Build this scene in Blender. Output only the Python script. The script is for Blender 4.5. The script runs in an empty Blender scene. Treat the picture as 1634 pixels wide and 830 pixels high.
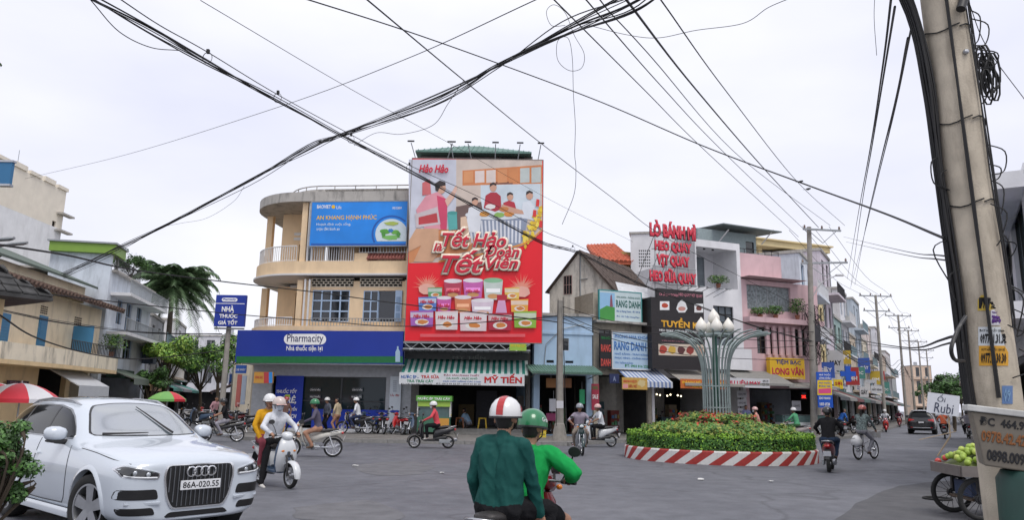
import bpy, bmesh, math, random
import numpy as np
from mathutils import Vector, Matrix
from mathutils.bvhtree import BVHTree
from mathutils.noise import noise as pnoise

SC = bpy.context.scene
COL = SC.collection
R = math.radians
rnd = random.Random(7)

# ---------------------------------------------------------------- camera
IW, IH, FPX = 1634.0, 830.0, 1190.0
PITCH, ROLL, CAMH = math.atan(231 / FPX), R(0.9), 1.65
cam_d = bpy.data.cameras.new('camera'); cam = bpy.data.objects.new('camera', cam_d); COL.objects.link(cam)
cam_d.sensor_width = 36.0; cam_d.lens = 36.0 * FPX / IW; cam_d.clip_start = 0.1; cam_d.clip_end = 3000
RM = Matrix.Rotation(R(90) + PITCH, 4, 'X') @ Matrix.Rotation(ROLL, 4, 'Z')
cam.matrix_world = Matrix.Translation((0, 0, CAMH)) @ RM
SC.camera = cam
EYE = Vector((0, 0, CAMH)); RM3 = RM.to_3x3()

# ---------------------------------------------------------------- sky, sun, exposure
wd = bpy.data.worlds.new('World'); SC.world = wd; wd.use_nodes = True
_n, _l = wd.node_tree.nodes, wd.node_tree.links
_bg = _n['Background']
_sky = _n.new('ShaderNodeTexSky'); _sky.sky_type = 'NISHITA'; _sky.sun_disc = False
SUN_EL, SUN_AZ = R(62), R(150)          # behind the viewer, veiled by cloud
_sky.sun_elevation = SUN_EL; _sky.sun_rotation = SUN_AZ; _sky.dust_density = 4
_sc = _n.new('ShaderNodeVectorMath'); _sc.operation = 'SCALE'; _sc.inputs['Scale'].default_value = 0.10
_tc = _n.new('ShaderNodeTexCoord'); _mp = _n.new('ShaderNodeMapping'); _mp.inputs['Scale'].default_value = (1.2, 1.2, 3.2)
_nz = _n.new('ShaderNodeTexNoise'); _nz.inputs['Scale'].default_value = 1.7; _nz.inputs['Detail'].default_value = 5; _nz.inputs['Roughness'].default_value = .45
_cr = _n.new('ShaderNodeValToRGB')
_cr.color_ramp.elements[0].position = .30; _cr.color_ramp.elements[0].color = (.70, .715, .85, 1)
_cr.color_ramp.elements[1].position = .72; _cr.color_ramp.elements[1].color = (.93, .93, .965, 1)
_mx = _n.new('ShaderNodeMix'); _mx.data_type = 'RGBA'; _mx.inputs[0].default_value = .92
_l.new(_tc.outputs['Generated'], _mp.inputs['Vector']); _l.new(_mp.outputs[0], _nz.inputs['Vector']); _l.new(_nz.outputs['Fac'], _cr.inputs[0])
_l.new(_sky.outputs[0], _sc.inputs[0]); _l.new(_sc.outputs[0], _mx.inputs[6]); _l.new(_cr.outputs[0], _mx.inputs[7])
_l.new(_mx.outputs[2], _bg.inputs['Color']); _bg.inputs['Strength'].default_value = 1.05
sun_d = bpy.data.lights.new('sun', 'SUN'); sun_d.energy = 1.5; sun_d.angle = R(25); sun_d.color = (1, .96, .9)
sun = bpy.data.objects.new('sun', sun_d); COL.objects.link(sun)
sun.location = (0, 0, 40)
_sd = Vector((math.sin(SUN_AZ) * math.cos(SUN_EL), math.cos(SUN_AZ) * math.cos(SUN_EL), math.sin(SUN_EL)))
sun.rotation_euler = _sd.to_track_quat('Z', 'Y').to_euler()
vs = SC.view_settings; vs.view_transform = 'Standard'; vs.look = 'None'; vs.gamma = 1; vs.exposure = 0.22; vs.use_curve_mapping = False

# ---------------------------------------------------------------- pixel -> place
def ray(px, py):
 return (RM3 @ Vector(((px - IW / 2) / FPX, -(py - IH / 2) / FPX, -1))).normalized()
def P(px, py, Y):
 d = ray(px, py); return EYE + d * (Y / d.y)
def G(px, py, z=0.0):
 d = ray(px, py); return EYE + d * ((z - CAMH) / d.z)
def pix(p):
 v = RM3.transposed() @ (Vector(p) - EYE)
 return (IW / 2 + FPX * v.x / -v.z, IH / 2 - FPX * v.y / -v.z)
def X(px, Y, z=1.65):
 "world x of a point seen at column px, at depth Y and height z"
 py = 646
 for _ in range(4):
  q = P(px, py, Y); py = pix((q.x, Y, z))[1]
 return P(px, py, Y).x

class Fac:
 "a facade standing on the line a-b (world xy); local x runs along it, local -y faces the street"
 def __init__(s, a, b):
  s.a = Vector((a[0], a[1], 0)); b = Vector((b[0], b[1], 0)); s.u = (b - s.a).normalized(); s.len = (b - s.a).length
  s.n = Vector((s.u.y, -s.u.x, 0)); s.rz = math.atan2(s.u.y, s.u.x)
 def uz(s, px, py, off=0.0):
  d = ray(px, py); o = s.a + s.n * off
  q = EYE + d * ((o - EYE).dot(s.n) / d.dot(s.n)); return ((q - s.a).dot(s.u), q.z)
 def rect(s, x0, y0, x1, y1, off=0.0):
  c = [s.uz(x, y, off) for x, y in ((x0, y0), (x0, y1), (x1, y0), (x1, y1))]
  return ((c[0][0] + c[1][0]) / 2, (c[2][0] + c[3][0]) / 2, (c[1][1] + c[3][1]) / 2, (c[0][1] + c[2][1]) / 2)
 def world(s, u, y, z): return s.a + s.u * u - s.n * y + Vector((0, 0, z))

# ---------------------------------------------------------------- materials
MATS = {}
def mat(name, col, rough=.65, metal=0.0, var=.12, scale=6.0, bump=0.0, bscale=40.0, stain=0.0, scol=(.05, .05, .045), sscale=.9,
  spec=.5, coat=0.0, emit=0.0, ior=None, alpha=1.0, trans=0.0, streak=True):
 if name in MATS: return MATS[name]
 m = bpy.data.materials.new(name); m.use_nodes = True; n, l = m.node_tree.nodes, m.node_tree.links
 b = n['Principled BSDF']; c = tuple(col) + (1,)
 b.inputs['Roughness'].default_value = rough; b.inputs['Metallic'].default_value = metal
 b.inputs['Specular IOR Level'].default_value = spec; b.inputs['Coat Weight'].default_value = coat
 if coat: b.inputs['Coat Roughness'].default_value = .05
 if ior: b.inputs['IOR'].default_value = ior
 b.inputs['Transmission Weight'].default_value = trans
 if emit: b.inputs['Emission Color'].default_value = c; b.inputs['Emission Strength'].default_value = emit
 tc = n.new('ShaderNodeTexCoord')
 def noise(sc, det=4, vec=None, ro=.55):
  t = n.new('ShaderNodeTexNoise'); t.inputs['Scale'].default_value = sc; t.inputs['Detail'].default_value = det; t.inputs['Roughness'].default_value = ro
  l.new(vec or tc.outputs['Object'], t.inputs['Vector']); return t
 def mixc(fac, A, B, t='MIX'):
  x = n.new('ShaderNodeMix'); x.data_type = 'RGBA'; x.blend_type = t
  for i, s in ((0, fac), (6, A), (7, B)):
   if hasattr(s, 'links'): l.new(s, x.inputs[i])
   else: x.inputs[i].default_value = s
  return x.outputs[2]
 def ramp(src, a, b_):
  r = n.new('ShaderNodeMapRange'); r.inputs[1].default_value = a; r.inputs[2].default_value = b_; l.new(src, r.inputs[0]); return r.outputs[0]
 cur = c
 if var:
  t = noise(scale); f = ramp(t.outputs['Fac'], .3, .72)
  cur = mixc(f, tuple(x * (1 - var) for x in col) + (1,), tuple(min(1, x * (1 + var)) for x in col) + (1,))
 if stain:
  mp = n.new('ShaderNodeMapping'); mp.inputs['Scale'].default_value = (1.6, 1.6, .35) if streak else (1, 1, 1); l.new(tc.outputs['Object'], mp.inputs['Vector'])
  t = noise(sscale, 8, mp.outputs[0], .68); f = ramp(t.outputs['Fac'], .50, .74)
  mm = n.new('ShaderNodeMath'); mm.operation = 'MULTIPLY'; mm.inputs[1].default_value = stain; l.new(f, mm.inputs[0])
  cur = mixc(mm.outputs[0], cur, tuple(scol) + (1,))
 if hasattr(cur, 'links'): l.new(cur, b.inputs['Base Color'])
 else: b.inputs['Base Color'].default_value = cur
 if bump:
  t = noise(bscale, 3); bp = n.new('ShaderNodeBump'); bp.inputs['Strength'].default_value = bump; bp.inputs['Distance'].default_value = .02
  l.new(t.outputs['Fac'], bp.inputs['Height']); l.new(bp.outputs[0], b.inputs['Normal'])
 MATS[name] = m; return m
def paint(name, col, **k): return mat(name, col, **dict(dict(rough=.75, var=.07, scale=1.5, stain=.35, bump=.15, bscale=30), **k))
def flat(name, col, **k): return mat(name, col, **dict(dict(rough=.55, var=.04, scale=3), **k))
def metal(name, col, **k): return mat(name, col, **dict(dict(rough=.35, metal=.9, var=.1, scale=9), **k))
def gloss(name, col, **k): return mat(name, col, **dict(dict(rough=.28, var=.03, coat=.6), **k))
WHITE = flat('print_white', (.85, .85, .85)); BLACK = flat('print_black', (.012, .012, .014)); RUBBER = mat('rubber', (.018, .018, .018), rough=.85, bump=.3)
STEEL = metal('steel', (.45, .46, .48)); CHROME = metal('chrome', (.75, .76, .78), rough=.14); GALV = metal('galvanised', (.33, .35, .36), rough=.5, metal=.6)
GLASS = mat('window_glass', (.012, .016, .02), rough=.06, var=0, spec=.9); DARKP = mat('dark_plastic', (.02, .02, .022), rough=.5)
CONC = mat('concrete', (.30, .28, .25), rough=.9, var=.18, scale=3, bump=.4, stain=.5, sscale=1.2, scol=(.07, .065, .055))
WIRE = mat('cable_rubber', (.012, .012, .013), rough=.7, var=0)
SKIN = mat('skin', (.36, .19, .12), rough=.55, var=.06); SKIND = mat('skin_tan', (.25, .125, .075), rough=.55, var=.06); HAIR = mat('hair', (.012, .01, .009), rough=.5)
RED = gloss('red_paint', (.42, .012, .015)); YEL = flat('yellow_print', (.85, .52, .02)); BLUE = flat('blue_print', (.01, .05, .42)); GRN = flat('green_print', (.01, .22, .05))
PLATE = flat('plate_white', (.72, .73, .75), rough=.4)

# ---------------------------------------------------------------- objects
def tag(o, label, cat, group=None):
 o['label'] = label; o['category'] = cat
 if group: o['group'] = group
 return o
def thing(name, label, cat, loc=(0, 0, 0), rz=0.0, group=None):
 o = bpy.data.objects.new(name, None); COL.objects.link(o); o.location = loc; o.rotation_euler = (0, 0, rz); o.empty_display_size = .2
 return tag(o, label, cat, group)
def link(name, me, parent=None, loc=None, rot=None):
 o = bpy.data.objects.new(name, me); COL.objects.link(o)
 if parent: o.parent = parent
 if loc is not None: o.location = loc
 if rot is not None: o.rotation_euler = rot
 return o
def copy_tree(o, parent=None):
 c = o.copy(); COL.objects.link(c)
 if parent: c.parent = parent
 for ch in o.children: copy_tree(ch, c)
 return c
def kind(o, k): o['kind'] = k; return o

class MB:
 def __init__(s, M=None): s.v = []; s.f = []; s.mi = []; s.M = M; s.m = 0
 def av(s, p):
  p = Vector(p); s.v.append(tuple(s.M @ p) if s.M else tuple(p)); return len(s.v) - 1
 def af(s, *ix): s.f.append(ix); s.mi.append(s.m)
 def box(s, x0, x1, y0, y1, z0, z1):
  if x1 < x0: x0, x1 = x1, x0
  if y1 < y0: y0, y1 = y1, y0
  if z1 < z0: z0, z1 = z1, z0
  a = [s.av(p) for p in ((x0, y0, z0), (x1, y0, z0), (x1, y1, z0), (x0, y1, z0), (x0, y0, z1), (x1, y0, z1), (x1, y1, z1), (x0, y1, z1))]
  for q in ((0, 3, 2, 1), (4, 5, 6, 7), (0, 1, 5, 4), (1, 2, 6, 5), (2, 3, 7, 6), (3, 0, 4, 7)): s.af(*[a[i] for i in q])
  return s
 def cbox(s, c, d): return s.box(c[0] - d[0] / 2, c[0] + d[0] / 2, c[1] - d[1] / 2, c[1] + d[1] / 2, c[2] - d[2] / 2, c[2] + d[2] / 2)
 def quad(s, *pts): s.af(*[s.av(p) for p in pts]); return s
 def loft(s, rings, closed=True, caps=True):
  ids = [[s.av(p) for p in r] for r in rings]; n = len(ids[0])
  for a, b in zip(ids, ids[1:]):
   for i in range(n if closed else n - 1):
    j = (i + 1) % n; s.af(a[i], a[j], b[j], b[i])
  if caps and closed: s.af(*reversed(ids[0])); s.af(*ids[-1])
  return s
 def tube(s, pts, r, n=6, caps=True):
  pts = [Vector(p) for p in pts]; k = len(pts); rr = r if isinstance(r, (list, tuple)) else [r] * k
  up = None; rings = []
  for i, p in enumerate(pts):
   t = (pts[min(i + 1, k - 1)] - pts[max(i - 1, 0)])
   if t.length < 1e-9: t = Vector((0, 0, 1))
   t.normalize()
   if up is None: up = t.orthogonal().normalized()
   up = (up - t * up.dot(t))
   if up.length < 1e-6: up = t.orthogonal()
   up.normalize(); w = t.cross(up)
   rings.append([p + (up * math.cos(q) + w * math.sin(q)) * rr[i] for q in [2 * math.pi * j / n for j in range(n)]])
  return s.loft(rings, True, caps)
 def cyl(s, a, b, r0, r1=None, n=12): return s.tube([a, b], [r0, r0 if r1 is None else r1], n)
 def sphere(s, c, r, nu=12, nv=8, a0=-90, a1=90):
  r = (r, r, r) if not hasattr(r, '__len__') else r; c = Vector(c); rings = []
  for i in range(nv + 1):
   t = R(a0 + (a1 - a0) * i / nv); q = max(math.cos(t), 1e-3)
   rings.append([c + Vector((r[0] * q * math.cos(2 * math.pi * j / nu), r[1] * q * math.sin(2 * math.pi * j / nu), r[2] * math.sin(t))) for j in range(nu)])
  return s.loft(rings)
 def lathe(s, prof, c=(0, 0, 0), n=16, axis='z', caps=True):
  c = Vector(c); rings = []
  for rr, h in prof:
   ring = []
   for j in range(n):
    q = 2 * math.pi * j / n; x, y = rr * math.cos(q), rr * math.sin(q)
    ring.append(c + Vector((x, y, h) if axis == 'z' else (x, h, y) if axis == 'y' else (h, x, y)))
   rings.append(ring)
  return s.loft(rings, True, caps and tuple(prof[0]) != tuple(prof[-1]))
 def prism(s, poly, d0, d1, axis='y'):
  "extrude a 2d outline; axis y: outline is (x,z); axis z: (x,y); axis x: (y,z)"
  f = {'y': lambda p, d: (p[0], d, p[1]), 'z': lambda p, d: (p[0], p[1], d), 'x': lambda p, d: (d, p[0], p[1])}[axis]
  return s.loft([[f(p, d0) for p in poly], [f(p, d1) for p in poly]])
 def poly(s, pts): s.af(*[s.av(p) for p in pts]); return s
 def mesh(s, name, mats, smooth=0, fix=True):
  me = bpy.data.meshes.new(name); me.from_pydata(s.v, [], s.f)
  for m in (mats if isinstance(mats, (list, tuple)) else [mats]): me.materials.append(m)
  if any(s.mi): me.polygons.foreach_set('material_index', s.mi)
  if fix and len(s.f) < 60000:
   bm = bmesh.new(); bm.from_mesh(me); bmesh.ops.recalc_face_normals(bm, faces=bm.faces); bm.to_mesh(me); bm.free()
  if smooth: me.shade_smooth(); me.set_sharp_from_angle(angle=R(smooth))
  return me
 def build(s, name, mats, parent=None, smooth=0, bevel=0, loc=None, rot=None, fix=True, sub=0):
  o = link(name, s.mesh(name, mats, smooth, fix), parent, loc, rot)
  if bevel:
   b = o.modifiers.new('bevel', 'BEVEL'); b.width = bevel; b.segments = 2; b.limit_method = 'ANGLE'; b.angle_limit = R(35)
  if sub:
   b = o.modifiers.new('sub', 'SUBSURF'); b.levels = sub; b.render_levels = sub
  return o
def boxo(name, m, parent, x0, x1, y0, y1, z0, z1, bevel=0): return MB().box(x0, x1, y0, y1, z0, z1).build(name, m, parent, bevel=bevel)
def TM(loc=(0, 0, 0), rz=0, rx=0, ry=0): return Matrix.Translation(loc) @ Matrix.Rotation(rz, 4, 'Z') @ Matrix.Rotation(ry, 4, 'Y') @ Matrix.Rotation(rx, 4, 'X')
def smoothpath(pts, k=6):
 pts = [Vector(p) for p in pts]; q = [2 * pts[0] - pts[1]] + pts + [2 * pts[-1] - pts[-2]]; out = []
 for i in range(1, len(q) - 2):
  a, b, c, d = q[i - 1:i + 3]
  for j in range(k):
   t = j / k; out.append(.5 * ((2 * b) + (c - a) * t + (2 * a - 5 * b + 4 * c - d) * t * t + (3 * b - a - 3 * c + d) * t ** 3))
 return out + [pts[-1]]

# ---------------------------------------------------------------- lettering (made as mesh, fitted to a box)
TEXTQ = []
def text(body, parent, m, box, y=-.006, bold=.02, shear=0.0, name='lettering', xf=None, res=2, arc=0.0, thick=.003):
 "box = (u0,u1,z0,z1) in the parent's frame, on the plane local y = y"
 cu = bpy.data.curves.new('lettering', 'FONT'); cu.body = body; cu.bevel_depth = max(bold, 0) * .85; cu.bevel_resolution = 0; cu.shear = shear; cu.resolution_u = res; cu.size = 1
 o = bpy.data.objects.new('lettering_source', cu); COL.objects.link(o); TEXTQ.append((o, parent, m, box, y, name, xf, arc, thick))
def flush_text():
 dg = bpy.context.evaluated_depsgraph_get(); dg.update()
 for o, parent, m, box, y, name, xf, arc, thick in TEXTQ:
  me = bpy.data.meshes.new_from_object(o.evaluated_get(dg)); me.materials.clear(); me.materials.append(m)
  n = len(me.vertices); co = np.zeros(n * 3); me.vertices.foreach_get('co', co); co = co.reshape(-1, 3)
  lo, hi = co.min(0), co.max(0); w = max(hi[0] - lo[0], 1e-6); h = max(hi[1] - lo[1], 1e-6)
  u0, u1, z0, z1 = box; out = np.zeros_like(co)
  t = (co[:, 0] - lo[0]) / w
  out[:, 0] = u0 + t * (u1 - u0); out[:, 2] = z0 + (co[:, 1] - lo[1]) / h * (z1 - z0) + arc * (1 - (2 * t - 1) ** 2); out[:, 1] = y - np.clip(co[:, 2], 0, 1) * .02
  if xf: out = np.array([tuple(xf(Vector(p))) for p in out])
  me.vertices.foreach_set('co', out.reshape(-1)); me.update()
  cu = o.data; bpy.data.objects.remove(o); bpy.data.curves.remove(cu)
  me.name = name; link(name, me, parent)
 TEXTQ.clear()

# ---------------------------------------------------------------- sign boards
def sign(name, label, fac, x0, y0, x1, y1, off, board, texts=(), thick=.08, rim=None, group=None, cat='sign', rimw=.05):
 "texts: (words, px box x0,y0,x1,y1, material[, bold[, shear]])"
 u0, u1, z0, z1 = fac.rect(x0, y0, x1, y1, off)
 t = thing(name, label, cat, fac.world((u0 + u1) / 2, -off, z0), fac.rz, group)
 w, h = u1 - u0, z1 - z0; cx = (u0 + u1) / 2
 MB().box(-w / 2, w / 2, 0, thick, 0, h).build('board', board, t)
 if rim:
  mb = MB(); r = rimw
  mb.box(-w / 2 - r, w / 2 + r, -.015, thick + .01, -r, 0); mb.box(-w / 2 - r, w / 2 + r, -.015, thick + .01, h, h + r)
  mb.box(-w / 2 - r, -w / 2, -.015, thick + .01, 0, h); mb.box(w / 2, w / 2 + r, -.015, thick + .01, 0, h); mb.build('frame', rim, t)
 for q in texts:
  a = fac.rect(*q[1], off); stext(t, q, a, cx, z0)
 t['_w'] = w; t['_h'] = h
 return t
def stext(t, q, a, cx, z0, y=-.006):
 text(q[0], t, q[2], (a[0] - cx, a[1] - cx, a[2] - z0, a[3] - z0), y=y, bold=q[3] if len(q) > 3 else .02, shear=q[4] if len(q) > 4 else 0)
def printp(t, fac, off, polypx, m, layer=1, name='print', x0=None):
 "flat printed shape on a sign: outline in photo pixels on the sign's plane"
 o = t.location; pts = []
 for px, py in polypx:
  u, z = fac.uz(px, py, off); pts.append((u, z))
 u0 = (Vector((o.x, o.y, 0)) - fac.a).dot(fac.u)
 return MB().poly([(u - u0, -.003 * layer, z - o.z) for u, z in pts]).build(name, m, t)
def blob(cx, cy, rx, ry, n=14, j=0, seed=1):
 r = random.Random(seed); return [(cx + rx * math.cos(2 * math.pi * i / n) * (1 + r.uniform(-j, j)), cy + ry * math.sin(2 * math.pi * i / n) * (1 + r.uniform(-j, j))) for i in range(n)]
def rpx(x0, y0, x1, y1): return [(x0, y0), (x1, y0), (x1, y1), (x0, y1)]

# ---------------------------------------------------------------- building helpers
def wallgrid(mb, u0, u1, z0, z1, y0, y1, holes=()):
 us = sorted({u0, u1, *[min(max(h[i], u0), u1) for h in holes for i in (0, 1)]}); zs = sorted({z0, z1, *[min(max(h[i], z0), z1) for h in holes for i in (2, 3)]})
 for za, zb in zip(zs, zs[1:]):
  run = None
  for ua, ub in zip(us, us[1:]):
   c = ((ua + ub) / 2, (za + zb) / 2); hole = any(h[0] < c[0] < h[1] and h[2] < c[1] < h[3] for h in holes)
   if hole:
    if run is not None: mb.box(run, ua, y0, y1, za, zb); run = None
   elif run is None: run = ua
  if run is not None: mb.box(run, us[-1], y0, y1, za, zb)
 return mb
def window(root, r, y, nx=2, nz=2, fm=None, gm=None, d=.07, bar=.045, name='window', panes=True, sill=None):
 u0, u1, z0, z1 = r; mb = MB()
 for i in range(nx + 1):
  u = u0 + (u1 - u0) * i / nx; b = bar if i in (0, nx) else bar * .7
  mb.box(max(u0, u - b / 2), min(u1, u + b / 2), y, y + d, z0, z1)
 for k in range(nz + 1):
  z = z0 + (z1 - z0) * k / nz; b = bar if k in (0, nz) else bar * .7
  mb.box(u0, u1, y + .004, y + d - .004, max(z0, z - b / 2), min(z1, z + b / 2))
 if sill: mb.box(u0 - .06, u1 + .06, y - .12, y - .002, z0 - .07, z0)
 w = mb.build(name, fm, root)
 if panes:
  pw, ph = (u1 - u0) / nx, (z1 - z0) / nz; me = MB().box(0, pw, 0, .01, 0, ph).mesh('pane', gm or GLASS)
  for i in range(nx):
   for k in range(nz): link('pane', me, w, (u0 + i * pw, y + d * .55, z0 + k * ph))
 else: MB().box(u0, u1, y + d * .5, y + d * .5 + .01, z0, z1).build('pane', gm or GLASS, w)
 return w
def railing(root, u0, u1, z0, z1, y, m, step=.14, name='railing', r=.014, top=.03):
 mb = MB(); mb.box(u0, u1, y - top, y + top, z1 - top, z1); mb.box(u0, u1, y - top * .7, y + top * .7, z0, z0 + top)
 n = max(2, int((u1 - u0) / step))
 for i in range(n + 1):
  u = u0 + (u1 - u0) * i / n; mb.box(u - r, u + r, y - r, y + r, z0 + top, z1 - top)
 return mb.build(name, m, root)
def awning(root, u0, u1, zb, zf, yb, yf, m1, m2=None, n=1, val=.18, name='awning', top=False, lab=None, cat='awning', loc=None, rz=0, parts='stripe'):
 "sloping cloth awning with a hanging front edge; each stripe its own piece"
 t = root if root else thing(name, lab, cat, loc, rz); w = (u1 - u0) / n
 for i in range(n):
  mb = MB(); a, b = u0 + i * w, u0 + (i + 1) * w; sag = .02 * ((i % 3) - 1)
  mb.loft([[(a, yb, zb), (b, yb, zb), (b, yb, zb - .02), (a, yb, zb - .02)], [(a, yf, zf), (b, yf, zf), (b, yf + .01, zf - .02), (a, yf + .01, zf - .02)], [(a, yf - .01, zf - val + sag), (b, yf - .01, zf - val), (b, yf, zf - val), (a, yf, zf - val + sag)]])
  mb.build(parts if n > 1 else 'cloth', m1 if (i % 2 == 0 or not m2) else m2, t)
 MB().tube([(u0, yf + .02, zf - .03), (u1, yf + .02, zf - .03)], .02, 6).tube([(u0 + .02, yb, zb - .03), (u0 + .02, yf + .02, zf - .04)], .018, 6).tube([(u1 - .02, yb, zb - .03), (u1 - .02, yf + .02, zf - .04)], .018, 6).build('awning_frame', STEEL, t)
 return t
# ================================================================ people
def ik(a, c, l1, l2, hint):
 a, c, h = Vector(a), Vector(c), Vector(hint); d = c - a; L = min(d.length, (l1 + l2) * .999)
 if d.length < 1e-6: d = Vector((0, 0, -1)); L = .1
 u = d.normalized(); x = (l1 * l1 - l2 * l2 + L * L) / (2 * L); y = math.sqrt(max(l1 * l1 - x * x, 1e-5))
 p = h - u * h.dot(u); p = p.normalized() if p.length > 1e-6 else u.orthogonal().normalized()
 return a + u * x + p * y, a + u * L
def capsule(mb, a, b, ra, rb, n=10):
 a, b = Vector(a), Vector(b); d = b - a
 d = d.normalized() if d.length > 1e-5 else Vector((0, 0, 1)); pts = []; rr = []
 for t in (-88, -60, -30, 0): pts.append(a + d * ra * math.sin(R(t))); rr.append(max(ra * math.cos(R(t)), .001))
 for t in (0, 30, 60, 88): pts.append(b + d * rb * math.sin(R(t))); rr.append(max(rb * math.cos(R(t)), .001))
 if (b - a).length < 1e-4: pts.pop(4); rr.pop(4)
 up = d.orthogonal().normalized(); w = d.cross(up)
 mb.loft([[p + (up * math.cos(2 * math.pi * j / n) + w * math.sin(2 * math.pi * j / n)) * q for j in range(n)] for p, q in zip(pts, rr)])
def blend_body(prims, vox, mats, name, parent, smooth_it=4, wrinkle=0):
 mb = MB()
 for p in prims: capsule(mb, *p[:4])
 o = mb.build(name, mats, None, fix=True)
 md = o.modifiers.new('r', 'REMESH'); md.mode = 'VOXEL'; md.voxel_size = vox
 sm = o.modifiers.new('s', 'SMOOTH'); sm.factor = .5; sm.iterations = smooth_it
 dg = bpy.context.evaluated_depsgraph_get(); me = bpy.data.meshes.new_from_object(o.evaluated_get(dg)); old = o.data; o.modifiers.clear(); o.data = me; bpy.data.meshes.remove(old); me.name = name
 me.materials.clear()
 for m in mats: me.materials.append(m)
 n = len(me.polygons); c = np.zeros(n * 3); me.polygons.foreach_get('center', c); c = c.reshape(-1, 3); best = np.full(n, 1e9); mi = np.zeros(n, int)
 for a, b, ra, rb, k in prims:
  a = np.array(a); ab = np.array(b) - a; t = np.clip(((c - a) @ ab) / max(ab @ ab, 1e-9), 0, 1)
  d = np.linalg.norm(c - (a + t[:, None] * ab), axis=1) - (ra + t * (rb - ra)); q = d < best; best[q] = d[q]; mi[q] = k
 me.polygons.foreach_set('material_index', mi.astype(np.int32))
 if wrinkle:
  nv = len(me.vertices); no = np.zeros(nv * 3); me.vertices.foreach_get('normal', no); co = np.zeros(nv * 3); me.vertices.foreach_get('co', co); co = co.reshape(-1, 3); no = no.reshape(-1, 3)
  cl = np.zeros(nv)
  for p in me.polygons:
   if p.material_index in (0, 1): cl[list(p.vertices)] = 1
  for i in range(nv):
   if cl[i]:
    q = co[i]; w = pnoise(Vector((q[0] * 9 + 3, q[1] * 9, q[2] * 5 + q[0] * 6))) + .6 * (1 - abs(pnoise(Vector((q[0] * 14, q[1] * 14 + 5, q[2] * 9 - q[1] * 10)))) * 2)
    co[i] += no[i] * w * wrinkle
  me.vertices.foreach_set('co', co.reshape(-1))
 me.shade_smooth(); me.update(); o.parent = parent
 return o
def CL(name, col, **k): return mat('cloth_' + name, col, **dict(dict(rough=.9, var=.1, scale=14, bump=.35, bscale=60, spec=.15), **k))
SHOE = mat('shoe_white', (.55, .53, .5)); SANDAL = mat('sandal', (.10, .06, .04)); MASKM = mat('mask_cloth', (.62, .66, .70), rough=.9); EYE_M = mat('eye_dark', (.01, .008, .008), rough=.2)
LIP = mat('lip', (.20, .06, .05))
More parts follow.
